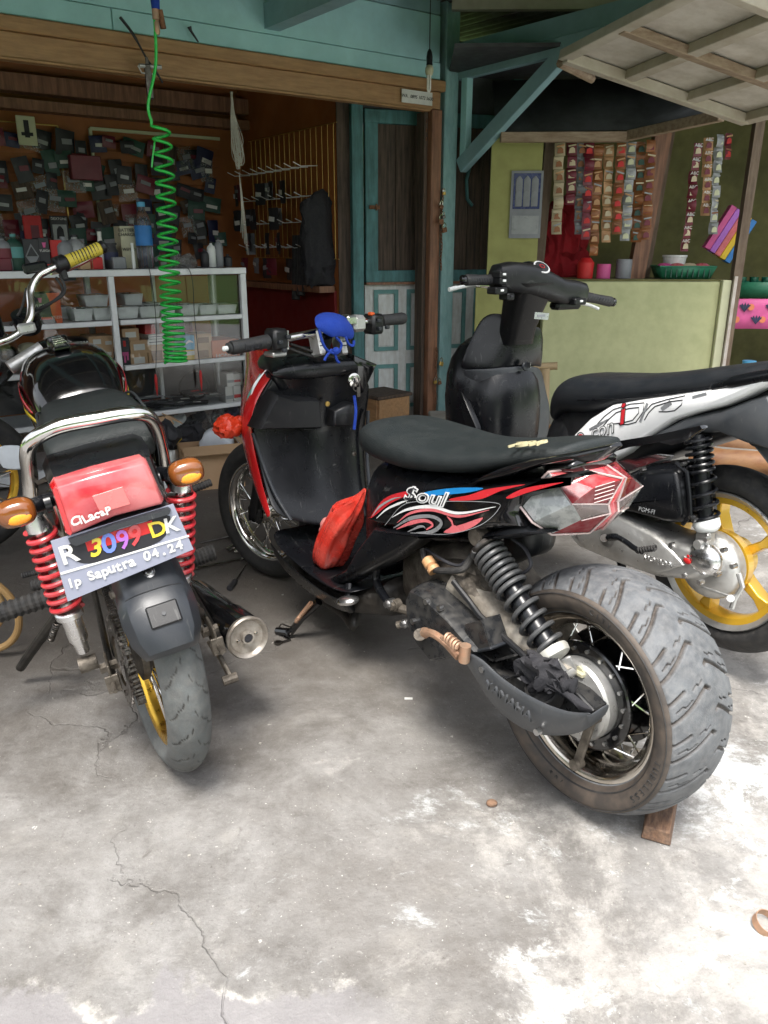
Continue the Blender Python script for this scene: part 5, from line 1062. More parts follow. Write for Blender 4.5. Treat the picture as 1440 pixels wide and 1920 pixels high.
part('red_lens', tlm([['b', 'c', 'n'], ['c', 'd', 'n'], ['b', 'n', 'm'], ['d', 'e', 'n'], ['n', 'e', 'm']], .985).mirror(), MT['lens_tail'], tl, ang=20)
part('red_lens', tlm([['e2', 'f', 'o'], ['f', 'g', 'o']], .985).mirror(), MT['lens_tail'], tl, ang=20)
part('clear_lens', tlm([['m', 'e', 'e2'], ['m', 'e2', 'o']], .985).mirror(), MT['lens_milky'], tl, ang=20)
part('outer_lens', tlm([['a', 'b', 'm'], ['a', 'm', 'h'], ['b', 'c', 'n'], ['b', 'n', 'm'], ['c', 'd', 'n'], ['d', 'e', 'n'], ['n', 'e', 'm'], ['m', 'e', 'e2'], ['m', 'e2', 'o'], ['e2', 'f', 'o'], ['f', 'g', 'o'], ['o', 'g', 'h'], ['o', 'h', 'm']], 1.03).mirror(), MT['glass_pane'], tl, ang=20)
def rear_strip(ks, mtn, sc):
    v = tlm([ks], sc).v; mm = M()
    for i in range(len(v)-1): mm.add([v[i], v[i+1], V(v[i+1].x, -v[i+1].y, v[i+1].z), V(v[i].x, -v[i].y, v[i].z)], [(0, 1, 2, 3)])
    part('lens_bridge', mm, MT[mtn], tl, ang=20, solid=.002)
rear_strip(['b', 'c', 'd', 'e', 'e2', 'f', 'g'], 'lens_tail', .985)
for ks, r_ in ((['a', 'b', 'c', 'd', 'e', 'e2', 'f', 'g', 'h', 'a'], .003), (['m', 'e'], .002), (['o', 'e2'], .002), (['b', 'm'], .001)):
    for sg in (1, -1): part('lens_edge', M().tube([V(v.x, v.y*sg, v.z) for v in tlm([ks], 1.015).v], r_, 6), MT['lens_milky'], tl)
for k in range(5): part('lens_line', M().tube([V(v.x, v.y, v.z)+V(0, .002, -.008*k) for v in (tlm([['n', 'd']], 1.0).v[0].lerp(tlm([['n', 'd']], 1.0).v[1], f) for f in (.1, .75))], .0009, 4), MT['lens_milky'], tl)
q = P(1035, 950, y=.1); part('indicator_bulb', M().sph(q, .013, 12), MT['d_grey'], tl)
# leg shield, pockets, floor
rows = []
for xs, r_ in ((1.17, [(524, 684), (540, 676), (595, 676), (650, 695), (700, 706)]), (1.205, [(482, 748), (530, 745), (590, 745), (640, 752), (690, 762)]), (1.215, [(466, 792), (530, 803), (590, 805), (630, 812), (684, 815)]),
               (1.19, [(481, 862), (540, 872), (600, 880), (640, 885), (686, 880)]), (1.15, [(498, 928), (555, 940), (612, 948), (650, 945), (692, 935)]), (1.10, [(512, 966), (560, 980), (610, 990), (650, 985), (700, 968)])):
    row = []
    for k, (a, b) in enumerate(r_): q = P(a, b, x=xs-.045*(k in (2, 3))-.02*(k == 1)); row.append(q)
    rows.append(row)
fl_ = [[V(x, y, z) for y in (.185, .1, .0, -.1, -.185)] for x, z in ((1.04, .275), (.92, .262), (.8, .262), (.7, .285))]
part('leg_shield', M().grid(rows), MT['black_satin'], mio, sub=2, solid=.012, ang=80)
part('floorboard', M().grid([[V(1.165, .19, .335), V(1.165, .1, .325), V(1.165, 0, .33), V(1.165, -.1, .325), V(1.165, -.19, .335)], [V(1.11, .192, .295), V(1.11, .1, .285), V(1.11, 0, .285), V(1.11, -.1, .285), V(1.11, -.192, .295)]]+fl_), MT['black_satin'], mio, sub=2, solid=.01, ang=80)
part('floor_skirt', M().loft([[V(1.19, w*.98, .31), V(1.1, w, .272), V(.95, w, .25), V(.8, w, .245), V(.72, w*.98, .262)] for w in (.19,)]+[[V(1.17, .17, .24), V(1.08, .17, .2), V(.93, .165, .185), V(.8, .16, .19), V(.73, .15, .2)]], caps=False, closed=False).mirror(), MT['black_satin'], mio, sub=2, solid=.006, ang=80)
part('belly', M().body([(1.15, .2, .27, .13), (1.0, .17, .26, .16), (.8, .17, .26, .15), (.66, .2, .32, .12)], e=3), MT['frame_black'], mio)
for s in (1, -1): part('under_cover', M().pillow(A.side([(612, 1106), (655, 1094), (690, 1076), (745, 1048), (792, 1014), (858, 1004), (790, 1000), (700, 987), (668, 1030), (648, 1065), (612, 1085)], .15), .11*s, .155*s, ins=.012, steps=3), MT['black_satin'], mio, ang=60)
def fx(out, x0, x1, mtn, nm, **k): return part(nm, pillow_x(M(), face(A, out, (x0+x1)/2), x0, x1, ins=k.pop('ins', .012), steps=4), MT[mtn], mio, ang=50, **k)
for pp in ([(474, 812, 1.205), (492, 868, 1.18), (515, 925, 1.14), (545, 975, 1.09)], [(690, 770, 1.19), (688, 850, 1.18), (694, 920, 1.14), (702, 962, 1.1)], [(482, 803, 1.2), (530, 803, 1.2), (594, 804, 1.165), (600, 790, 1.165), (596, 752, 1.165)]): part('shield_ridge', M().tube(cr([P(a, b, x=x-.008) for a, b, x in pp], 6), .0065 if len(pp) == 4 else .003, 10), MT['grey_plastic'], mio)
fx([(508, 733), (545, 742), (572, 741), (590, 745), (597, 798), (592, 803), (474, 803)], 1.20, 1.12, 'black_plastic', 'pocket')
fx([(620, 768), (650, 752), (668, 758), (660, 800), (619, 800)], 1.16, 1.12, 'black_plastic', 'pocket')
fx([(656, 662), (704, 681), (700, 692), (676, 738), (664, 720), (655, 690)], 1.16, 1.12, 'black_gloss', 'cowl_corner')
fx([(500, 700), (540, 668), (590, 662), (650, 672), (700, 684), (660, 735), (600, 742), (520, 735)], 1.2, 1.165, 'black_satin', 'cowl_back', ins=.02)
q = P(660, 712, x=1.11); part('ignition_lock', M().lathe([(.018, 0), (.022, .006), (.022, .012), (.017, .014), (.001, .014)], q, (-1, 0, 0), 22), MT['chrome'], mio); part('key_slot', M().box(q+V(-.0145, 0, 0), (.002, .004, .014)).box(q+V(-.0145, .008, .004), (.002, .005, .005)), MT['ink'], mio)
q = P(613, 757, x=1.13); part('screw', M().lathe([(.008, 0), (.008, .005), (.001, .006)], q, (-1, 0, 0), 12), MT['brass'], mio)
q = P(663, 850, x=1.14); part('screw', M().lathe([(.008, 0), (.008, .005), (.001, .006)], q, (-1, 0, 0), 12), MT['steel'], mio)
q = P(527, 972, y=.19); part('screw', M().lathe([(.008, 0), (.008, .005), (.001, .006)], q, (-.4, 1, 0), 12), MT['screw'], mio)
# red front fairing
inn = [(540, 670, 1.17), (508, 706, 1.18), (483, 748, 1.2), (467, 790, 1.2), (481, 862, 1.18), (497, 928, 1.15), (511, 968, 1.12)]
outl = [(520, 666, 1.26), (486, 694, 1.28), (460, 742, 1.3), (446, 788, 1.3), (460, 858, 1.27), (480, 922, 1.22), (504, 974, 1.14)]
rows = []
for (a, b, x), (c, d, x2) in zip(inn, outl):
    q, r_ = P(a, b, x=x), P(c, d, x=x2); zz = r_.z; nx_ = 1.62-.32*max(0, (.86-zz))/.5 if zz > .6 else 1.5-.5*(.6-zz)
    nx_ = min(nx_, 1.6); rows.append([q, (q+r_)/2+V(0, .012, 0), r_, V((r_.x*.55+nx_*.45), r_.y*.8, zz), V(nx_, max(.045 if zz < .62 else 0, r_.y*.3), zz+.01)])
part('front_fairing', M().grid(rows), MT['red_paint'], mio, sub=2, solid=.004, ang=80, label='glossy red front fairing with flame stripes')
part('front_fairing', M().grid([[V(p.x+.03, -p.y*.93, p.z) for p in r_[2:]] for r_ in rows]), MT['red_paint'], mio, sub=2, solid=.004, ang=80)
def rib3(pts, ws, mtn, off=.004):
    m_ = M(); m_.ribbon([P(a, b, x=x)+V(-.006, off+.006, 0) for a, b, x in pts], ws, (-.35, 1, 0)); part('graphic', m_, MT[mtn], mio, ang=0)
rib3([(492, 700, 1.24), (470, 745, 1.26), (461, 800, 1.27)], [.004, .012, .002], 'd_green'); rib3([(505, 690, 1.22), (482, 720, 1.24), (472, 750, 1.25)], [.002, .01, .001], 'd_white')
rib3([(463, 830, 1.25), (478, 880, 1.22), (492, 925, 1.19), (505, 965, 1.15)], [.002, .008, .01, .004], 'd_navy'); rib3([(468, 850, 1.24), (484, 900, 1.2), (500, 950, 1.16)], [.002, .005, .002], 'd_silver'); rib3([(476, 860, 1.22), (492, 905, 1.19), (508, 955, 1.15)], [.002, .006, .002], 'd_dark')
part('front_cowl', M().body([(1.13, .80, .85, .17), (1.22, .80, .87, .15), (1.36, .74, .87, .11), (1.5, .68, .8, .06)], e=2.5), MT['black_satin'], mio, ang=60)
iq = P(430, 800, x=1.3); fi = part('front_indicator', M().sph(iq, .042, 44, (.85, 1.2, .8)).crumple(.011, 55), MT['wrap_red'], mio, label='front turn signal wrapped in red orange film')
part('stalk', M().cyl(iq, iq+V(0, -.07, -.005), .012, 10), MT['black_plastic'], fi)
# handlebar (turned a little left)
Hb = Frame((0, 0, 0), -34.8-9.5); Hb.o = A.m @ V(1.115, 0, 0); Hb.m = Matrix.Translation(Hb.o) @ Hb.m
h2a = A.m.inverted() @ Hb.m
def Hp(px, py, x=0.): return h2a @ Hb.at(px, py, x=x)
hd = h2a.to_3x3()
hb = part('handlebar', M().tube(cr([Hp(436, 652), Hp(500, 641), Hp(545, 633), Hp(600, 622), Hp(660, 607), Hp(700, 602), Hp(752, 598)], 5), .0115, 14), MT['chrome'], mio)
part('grip', M().tube([Hp(432, 652), Hp(436, 652), Hp(470, 646), Hp(502, 640)], [.017, .0195, .0185, .0195], 20), MT['grip_rubber'], hb); part('grip', M().tube([Hp(714, 601), Hp(735, 599), Hp(753, 597), Hp(757, 597)], [.0185, .018, .0195, .017], 20), MT['grip_rubber'], hb)
e_ = (Hp(436, 652)-Hp(470, 646)).normalized(); part('bar_end', M().lathe([(.015, 0), (.015, .006), (.001, .008)], Hp(431, 652.5), e_, 14), MT['grip_rubber'], hb)
part('bar_end_cap', M().lathe([(.007, 0), (.007, .012), (.001, .016)], Hp(426, 653), -e_ if False else e_, 12), MT['tray_white'], hb)
text('legian', .026, Hp(468, 647)+hd @ V(-.0205, 0, 0), -(e_), (0, 0, 1), MT['ink'], hb)
def hbox(px, py, d, mtn, nm, dx=0., **k):
    m_ = M(); m_.box(Hp(px, py)+hd @ V(dx, 0, 0), d, hd, b=k.pop('b', .008)); return part(nm, m_, MT[mtn], hb, **k)
s1 = hbox(518, 636, (.055, .052, .06), 'black_plastic', 'switch_housing', ang=40); s2 = hbox(700, 607, (.055, .05, .062), 'black_plastic', 'switch_housing', ang=40)
for px, py, s_ in ((512, 640, s1), (527, 630, s1), (520, 655, s1), (697, 600, s2), (698, 615, s2), (712, 612, s2)): part('switch', M().box(Hp(px, py)+hd @ V(-.034, 0, 0), (.012, .014, .011), hd, b=.002), MT['grey_plastic'], s_)
part('red_switch', M().box(Hp(692, 588)+hd @ V(-.01, 0, 0), (.02, .016, .01), hd, b=.003), MT['print_orange'], s2)
part('lever_perch', M().box(Hp(520, 664)+hd @ V(.01, 0, 0), (.05, .05, .014), hd, b=.004).cyl(Hp(536, 620), Hp(537, 655), .008, 10), MT['alloy'], hb)
hbox(668, 606, (.05, .05, .05), 'alloy', 'master_cylinder', b=.01); hbox(652, 600, (.05, .04, .03), 'alloy_bright', 'clamp', b=.006)
for px, py in ((594, 640), (636, 640)):
    m_ = M(); c_ = Hp(px, py); m_.box(c_+V(0, 0, -.006), (.05, .022, .075), hd @ Matrix.Rotation(.25, 3, 'Y'), b=.005); r_ = part('riser', m_, MT['alloy'], hb)
    for k in range(4): part('groove_line', M().box(c_+hd @ V(-.026, 0, .016-.013*k), (.003, .018, .003), hd), MT['ink'], r_)
for pts in ([(540, 652), (560, 660), (585, 668), (610, 672)], [(545, 645), (575, 655), (600, 665), (640, 672)], [(660, 615), (655, 640), (650, 665)]): part('cable', M().tube(cr([Hp(a, b, .01) for a, b in pts], 5), .004, 6), MT['rubber'], hb)
part('steering_head', M().tube([V(1.18, 0, .80), V(1.12, 0, .93)], .03, 16), MT['black_plastic'], mio)
bc = M(); c0_ = [Hp(a, b, x) for a, b, x in ((590, 592, -.03), (612, 584, -.03), (640, 592, -.04), (662, 610, -.045), (664, 628, -.045))]
rows = [[Hp(588, 592, -.0), Hp(610, 583, .0), Hp(638, 588, -.0), Hp(655, 600, .0), Hp(662, 615, .0)], [Hp(589, 606, -.04), Hp(608, 592, -.045), Hp(634, 598, -.05), Hp(655, 610, -.045), Hp(665, 626, -.04)], [Hp(592, 618, -.045), Hp(612, 612, -.055), Hp(630, 618, -.06), Hp(650, 624, -.055), Hp(665, 634, -.045)], [Hp(620, 636, -.04), Hp(622, 636, -.05), Hp(630, 632, -.055), Hp(645, 632, -.05), Hp(660, 640, -.04)]]
cf_ = solo('blue_cloth_mask', M().grid(rows).crumple(.007, 30), MT['cloth_blue'], 'royal blue cloth mask draped over the handlebar risers', 'cloth', fr=A, sub=2, solid=.003, ang=80)
for pts in ([(598, 618), (604, 640), (612, 655), (625, 662), (636, 660)], [(622, 655), (612, 668), (608, 676)], [(628, 662), (632, 676), (636, 680)], [(636, 660), (640, 645), (630, 632)], [(648, 632), (654, 645), (662, 648), (664, 638)]): part('tie', M().tube(cr([Hp(a, b, -.05) for a, b in pts], 5), .0042, 6), MT['cloth_blue'], cf_)
part('knot', M().sph(Hp(630, 658, -.05), .012, 10), MT['cloth_blue'], cf_)
solo('blue_strap', M().tube(cr([P(664, 742, x=1.12), P(667, 770, x=1.1), P(664, 805, x=1.1)], 5), .005, 6), MT['cloth_blue'], 'blue strap hanging from the scooter ignition key', 'strap', fr=A)
part('key_ring', M().tube([P(668, 725, x=1.08)+V(0, .012*cos(a), .014*sin(a)) for a in [k*pi/5 for k in range(10)]], .002, 5, closed=True).box(P(672, 735, x=1.08), (.004, .012, .03)), MT['steel'], mio)
# bags on the footboard
bg = thing('red_plastic_bag', 'red plastic bag of goods standing on the scooter floorboard', 'plastic bag', A)
m_ = M(); rr_ = []
cenl = [((617, 1060), .040, .04), ((618, 1052), .052, .052), ((621, 1035), .060, .056), ((630, 1008), .062, .056), ((640, 984), .060, .05), ((649, 966), .058, .04), ((657, 953), .055, .028), ((663, 945), .042, .018), ((673, 937), .024, .01), ((680, 930), .012, .006), ((684, 920), .006, .003)]
for i, ((a, b), w, d) in enumerate(cenl):
    c_ = P(a, b, y=.1); ring = []; pl_ = .02+.02*i
    for k in range(56): th = 2*pi*k/56; w_ = 1+pl_*(.6*sin(9*th+.5*sin(i))+.4*sin(17*th+1))+.04*sin(3*th+i*.8)+R.uniform(-.02, .02); ring.append(c_+V(cos(th)*w*w_, sin(th)*d*w_, (.006*sin(5*th+i) if i > 2 else 0)))
    rr_.append(ring)
part('bag', m_.loft(rr_).crumple(.008, 34), MT['bag_red'], bg, ang=80, sub=1)
part('bag_handle', M().grid([[P(622, 962, y=.13), P(640, 952, y=.11), P(656, 950, y=.1)], [P(623, 948, y=.13), P(640, 945, y=.11), P(660, 944, y=.1)]]), MT['bag_red'], bg, solid=.001)
for k in range(5): part('contents', M().sph(P(620, 1040-14*k, y=.1)+V(R.uniform(-.02, .02), R.uniform(-.015, .015), 0), .026, 10), MT['bag_inside'], bg)
# side stand, peg and underside
f0, f1 = P(598, 1128, y=.13), P(540, 1192, y=.19)
ss = part('side_stand', M().tube([f0, f0.lerp(f1, .5)+V(.01, 0, 0), f1], [.013, .012, .011], 10), MT['black_gloss'], mio)
g0 = V(f1.x, f1.y, 0.012); part('stand_foot', M().tube([f1, V(f1.x, f1.y, .02), V(f1.x+.045, f1.y+.015, .01)], [.013, .014, .012], 10), MT['black_gloss'], ss)
part('spring', M().spring(P(584, 1130, y=.16), P(555, 1165, y=.185), .0065, .0012, 22), MT['copper'], ss); part('spring_hook', M().tube(cr([P(555, 1165, y=.185), P(545, 1175, y=.19), P(528, 1170, y=.19), P(525, 1180, y=.19), P(540, 1186, y=.19)], 4), .0025, 6), MT['steel'], ss)
pq = P(652, 1126, y=.17); pgm = part('foot_peg', M().sph(pq, .034, 16, (1.1, .9, .42), Matrix.Rotation(.3, 3, 'Y')), MT['alloy_bright'], mio); part('peg_mount', M().cyl(pq+V(.01, 0, -.01), pq+V(.03, -.03, -.045), .014, 12).cyl(pq+V(-.0, 0, -.0), P(655, 1095, y=.15), .01, 10), MT['black_satin'], pgm)
part('stand_tube', M().tube(cr([P(600, 1120, y=.05), P(645, 1150, y=.1), P(662, 1172, y=.12), P(668, 1150, y=.1), P(690, 1120, y=.05)], 5), .016, 12), MT['frame_black'], mio)
# engine, hoses and frame rails
part('engine_block', M().body([(.62, .26, .42, .06), (.5, .25, .47, .085), (.36, .27, .5, .09), (.22, .28, .44, .075), (.1, .26, .36, .06)], e=3.5), MT['cast_dirty'], mio, ang=50)
part('frame_tube', M().tube(cr([P(715, 1040, y=.12), P(705, 1080, y=.12), P(712, 1105, y=.13), P(728, 1130, y=.14)], 5), .0115, 10), MT['black_satin'], mio)
for a, b, y, r_ in ((727, 1133, .16, .013), (737, 1136, .15, .016), (757, 1170, .15, .012), (905, 1018, .13, .012)): q = P(a, b, y=y); part('bolt', M().cyl(q+V(0, -.02, 0), q, r_, 14).cyl(q, q+V(0, .008, 0), r_*.7, 6), MT['screw'] if r_ < .015 else MT['cast_dirty'], mio)
part('link_arm', M().cyl(P(737, 1136, y=.14), P(780, 1150, y=.12), .012, 10).cyl(P(745, 1172, y=.14), P(790, 1160, y=.1), .01, 10), MT['cast_dirty'], mio)
hose = part('hose', M().tube(cr([P(793, 1030, y=.12), P(798, 1052, y=.13), P(815, 1068, y=.14), P(845, 1070, y=.14), P(870, 1066, y=.13), P(885, 1040, y=.1)], 5), .008, 10), MT['rubber'], mio)
q = P(808, 1060, y=.14); part('hose_coupler', M().lathe([(.01, -.022), (.015, -.018), (.016, 0), (.012, .004), (.016, .008), (.016, .018)], q, (-.8, 0, -.5), 16), MT['print_skin'], hose)
part('vacuum_hose', M().tube(cr([P(800, 1030, y=.12), P(830, 1050, y=.14), P(860, 1060, y=.12), P(880, 1045, y=.1)], 5), .004, 8), MT['ink'], mio)
part('brake_hose', M().tube(cr([P(960, 1010, y=.08), P(985, 1030, y=.08), P(995, 1060, y=.09), P(975, 1078, y=.09), P(950, 1085, y=.09)], 5), .004, 8), MT['ink'], mio)
part('gearbox_casting', M().body([(.42, .36, .46, .03), (.34, .36, .475, .05), (.22, .34, .43, .05), (.1, .3, .38, .035), (.0, .25, .33, .03)], e=3, yc=.085), MT['cast_dirty'], mio, ang=50)
part('cylinder_casting', M().box(P(880, 1085, y=.08), (.09, .05, .07), Matrix.Rotation(.5, 3, 'Y'), b=.012).cyl(P(905, 1110, y=.09), P(915, 1095, y=.09), .02, 14), MT['cast_dirty'], mio, ang=40)
part('inner_fender', M().body([(.26, .48, .58, .04), (.2, .52, .62, .05)], e=3, sub=2), MT['black_plastic'], mio)
part('frame_rail', M().tube([V(.7, .09, .36), V(.45, .1, .54), V(.1, .09, .66)], .013, 10).tube([V(.7, -.09, .36), V(.45, -.1, .54), V(.1, -.09, .66)], .013, 10), MT['frame_black'], mio)
# drive case with its cover off
bk = A.side([(768, 1120), (778, 1096), (805, 1086), (850, 1088), (872, 1110), (890, 1150), (930, 1185), (985, 1232), (1040, 1278), (1080, 1300), (1112, 1330), (1110, 1352), (1075, 1362), (1010, 1345), (955, 1310), (900, 1262), (865, 1215), (820, 1190), (780, 1165)], .13)
part('case_casting', M().tube(cr([P(862, 1092, y=.1), P(905, 1130, y=.1), P(950, 1172, y=.1), P(1000, 1215, y=.1), P(1060, 1272, y=.1)], 5), [.042-.0007*k for k in range(21)], 14), MT['cast_light'], mio)
cv = part('drive_case', M().pillow(bk, .09, .135, ins=.008, steps=3), MT['case_black'], mio, ang=40, label='open black drive case with dusty ribs')
dr = A.side([(765, 1118), (775, 1098), (800, 1108), (850, 1155), (890, 1200), (905, 1222), (868, 1238), (835, 1238), (815, 1242), (785, 1205), (768, 1165)], .19)
part('front_cover', M().pillow(dr, .12, .205, ins=.012, steps=4), MT['case_black'], cv, ang=50)
lo_ = [(866, 1232), (888, 1276), (916, 1326), (948, 1357), (980, 1378), (1021, 1387), (1076, 1382), (1098, 1368), (1106, 1340)]; hi_ = [(868, 1222), (903, 1237), (923, 1262), (962, 1291), (1006, 1317), (1050, 1334), (1070, 1338), (1090, 1340), (1106, 1339)]
rows = []
for (a, b), (c, d) in zip(hi_, lo_):
    t, l = P(a, b, y=.238), P(c, d, y=.205); rows.append([t+V(0, -.006, 0), t, t.lerp(l, .35)+V(0, .008, 0), t.lerp(l, .75)+V(0, .002, 0), l+V(0, -.01, 0), l+V(0, -.06, .012)])
cs_ = part('case_cover', M().grid(rows), MT['shield_grey'], cv, sub=2, solid=.005, ang=80, label='grey black lower cover of the drive case with raised lettering')
t1, t0 = P(985, 1335, y=.243), P(925, 1290, y=.243); text('YAMAHA', .027, (t0+t1)/2+V(0, .003, 0), (t1-t0), (0, 0, 1), MT['shield_grey'], cs_, ext=.0025, sx=1.2)
part('cover_floor', M().prism(A.side([(868, 1232), (905, 1262), (962, 1305), (1050, 1345), (1106, 1345), (1090, 1372), (1020, 1380), (950, 1350), (890, 1275)], .18), .13, .222), MT['black_plastic'], cv) if False else None
sb_ = P(912, 1172, y=.17); r3 = Matrix.Rotation(radians(-28), 3, 'Y') ; 
def pol(pts, y0, y1, mtn, nm, pr2=cv): return part(nm, M().prism(A.side(pts, (y0+y1)/2), y0, y1), MT[mtn], pr2)
for (a, b, c, d) in ((885, 1165, 912, 1205), (936, 1185, 930, 1212)): pass
snk = M(); sc0 = P(912, 1186, y=.165); w_, d_, h_ = .062, .05, .06
for dx, dy, sx_, sy_ in ((w_/2, 0, .004, d_), (-w_/2, 0, .004, d_), (0, d_/2, w_, .004), (0, -d_/2, w_, .004)): snk.box(sc0+Matrix.Rotation(.55, 3, 'Y') @ V(dx, dy, 0), (sx_, sy_, h_), Matrix.Rotation(.55, 3, 'Y'))
part('snorkel_box', snk, MT['case_black'], cv)
part('snorkel_collar', M().box(sc0+V(-.012, 0, -.03), (.09, .065, .008), Matrix.Rotation(.55, 3, 'Y'), b=.003), MT['grey_plastic'], cv)
for a, b, c, d in ((835, 1120, 870, 1150), (895, 1210, 935, 1235), (940, 1235, 975, 1225), (845, 1180, 890, 1180), (975, 1262, 1010, 1250), (920, 1240, 960, 1270)):
    q0, q1 = P(a, b, y=.15), P(c, d, y=.15); part('rib', M().beam(q0, q1, .004, .034, up=(0, 1, 0)), MT['case_black'], cv)
part('back_wall', M().tube([P(a, b, y=.15) for a, b in [(850, 1090), (878, 1125), (900, 1155), (945, 1195), (990, 1236), (1040, 1280), (1085, 1305), (1112, 1335)]], .007, 8), MT['black_plastic'], cv)
bq = P(1020, 1288, y=.155); part('rubber_boot', M().lathe([(.042, -.03), (.044, 0), (.038, .012), (.034, .014), (.03, .008)], bq, (-.2, .75, .65), 26), MT['rubber'], cv)
part('metal_foil', M().sph(P(985, 1265, y=.14), .024, 8, (1.3, .5, .5), Matrix.Rotation(.6, 3, 'Y')), MT['alloy_bright'], cv, ang=10)
for a, b, y in ((800, 1128, .205), (825, 1140, .2), (905, 1255, .238), (1008, 1372, .235), (775, 1165, .21)): q = P(a, b, y=y); part('case_bolt', M().cyl(q+V(0, -.006, 0), q+V(0, .005, 0), .007, 10), MT['screw'], cv)
ks = part('kick_starter', M().tube(cr([P(787, 1190, y=.225), P(805, 1186, y=.235), P(830, 1200, y=.235), P(860, 1232, y=.235)], 5), [.013]*4+[.009]*12, 10), MT['copper'], mio)
part('pivot_boss', M().cyl(P(787, 1190, y=.2), P(787, 1190, y=.245), .014, 14), MT['cast_dirty'], ks)
part('pedal', M().spring(P(835, 1192, y=.25), P(862, 1215, y=.255), .009, .004, 5), MT['copper'], ks); part('pedal_end', M().cyl(P(873, 1210, y=.25), P(870, 1240, y=.25), .012, 14), MT['copper'], ks)
rg = thing('black_rag', 'crumpled black rag lying on the open drive case', 'rag', A)
rows = []
pr5 = [[(985, 1238), (1010, 1245), (1040, 1262), (1050, 1285)], [(990, 1258), (1015, 1262), (1045, 1280), (1075, 1300)], [(1000, 1275), (1025, 1285), (1060, 1300), (1100, 1320)], [(1035, 1285), (1050, 1295), (1085, 1330), (1115, 1330)], [(1070, 1300), (1078, 1320), (1090, 1338), (1112, 1342)]]
part('cloth', M().grid([[P(a, b, y=.17+R.uniform(-.018, .022)) for a, b in r_] for r_ in pr5]), MT['cloth_black'], rg, sub=2, solid=.004, ang=80)
part('cloth_fold', M().sph(P(1012, 1258, y=.17), .036, 40, (1.2, .9, .8)).sph(P(1048, 1282, y=.165), .026, 30, (1.6, .9, .7)).sph(P(990, 1262, y=.17), .022, 24, (1.2, 1, .8)).crumple(.022, 38), MT['cloth_black'], rg, ang=80)
# shock absorber
s0, s1 = P(908, 1022, y=.115), P(1036, 1222, y=.115)
sk = part('shock_absorber', M().cyl(s0.lerp(s1, .04), s0.lerp(s1, .6), .018, 18).cyl(s0.lerp(s1, .35), s0.lerp(s1, .98), .0235, 20), MT['black_satin'], mio)
for k in range(6): part('cylinder_rib', M().beam(s0.lerp(s1, .5)+V(.004*k-.01, .021, .0), s0.lerp(s1, .95)+V(.004*k-.01, .021, 0), .002, .003), MT['grey_plastic'], sk)
part('spring', M().spring(s0.lerp(s1, .03), s0.lerp(s1, .42), .034, .0058, 7, 20, 8), MT['spring_grey'], sk); part('spring', M().spring(s0.lerp(s1, .42), s0.lerp(s1, .96), .034, .0055, 5, 20, 8, .032), MT['spring_grey'], sk)
ax_ = (s1-s0).normalized()
part('spring_seat', M().lathe([(.012, -.012), (.036, -.008), (.038, 0), (.03, .006)], s0.lerp(s1, .03), ax_, 24), MT['steel'], sk); part('lower_collar', M().lathe([(.034, -.006), (.036, 0), (.034, .012), (.027, .016), (.01, .02)], s1, ax_, 24), MT['collar'], sk)
part('top_eye', M().cyl(s0+V(.01, -.02, .02), s0+V(.01, .022, .02), .02, 18), MT['cast_dirty'], sk)
fq = P(1062, 1262, y=.1); part('lower_fork', M().beam(s1+ax_*.02+V(0, .016, 0), fq+V(0, .012, 0), .008, .03, ch=.002).beam(s1+ax_*.02+V(0, -.016, 0), fq+V(0, -.012, 0), .008, .03, ch=.002).cyl(fq+V(0, -.02, 0), fq+V(0, .022, 0), .012, 12), MT['alloy'], sk)
part('hanger_plate', M().beam(fq, V(0, .09, .29), .012, .04, ch=.003), MT['alloy'], mio)
# wood block under the fat tyre
wb = thing('wood_block', 'rough brown wooden block wedged under the fat rear tyre', 'wood block', m=Matrix.Translation((.615, 1.45, 0)) @ Matrix.Rotation(radians(66), 4, 'Z'))
part('block', M().loft([[V(-.12, -.03, .002), V(-.12, .03, .002), V(-.115, .025, .032), V(-.12, -.025, .034)], [V(.14, -.034, .002), V(.14, .03, .002), V(.135, .028, .024), V(.14, -.03, .026)]]), MT['wood_block'], wb, bevel=.003)
# ================================================================ the older motorcycle on the left, leaning on its side stand
Lf = Frame((-.475, 1.68, 0), -25, 9.5)
lb = thing('motorcycle', 'old black motorcycle with red lens tail light, chrome grab rail and hand painted plate', 'motorcycle', Lf)
def Q(px, py, **k): return Lf.at(px, py, **k)
lw = part('rear_wheel', rim_m(.212, .064, drop=.014), MT['gold'], lb, ang=50, label='gold rear wheel rim'); lw.location = (0, .018, .29); lw.rotation_euler = (radians(6), 0, radians(5))
part('tyre', tyre_mesh('tyre', .289, .1, .215, .06, .03, 'tread_worn', 420, 60, [([(0, .044), (.016, .032), (.024, .03)], .0016), ([(.03, .03), (.042, .018), (.05, .016)], .0014), ([(.055, .008), (.07, .004)], .001)], 22, .0028, .84), None, lw)
part('hub', M().lathe([(.015, -.08), (.07, -.06), (.075, -.03), (.04, -.02), (.04, .02), (.06, .03), (.06, .045), (.015, .06)], n=32), MT['cast_dirty'], lw)
spokes(lw, .045, .2, .025, 36)
m_ = M()
m_.lathe([(.06, .08), (.098, .08), (.098, .086), (.06, .086)], n=40, closed=True)
for i in range(38): a_ = 2*pi*i/38; m_.box((.102*sin(a_), .083, .102*cos(a_)), (.006, .005, .012), Matrix.Rotation(a_, 3, 'Y'))
part('sprocket', m_, MT['steel'], lw, ang=30)
for i in range(4): a_ = 2*pi*i/4+.4; part('bolt', M().cyl((.075*sin(a_), .08, .075*cos(a_)), (.075*sin(a_), .092, .075*cos(a_)), .008, 6), MT['steel'], lw)
loop = []
for i in range(24): a_ = pi/2-.05+pi*i/23+pi/2; loop.append(V(.104*cos(a_-pi/2) if False else -.104*sin(pi*i/23), .083, .29+.104*cos(pi*i/23)))
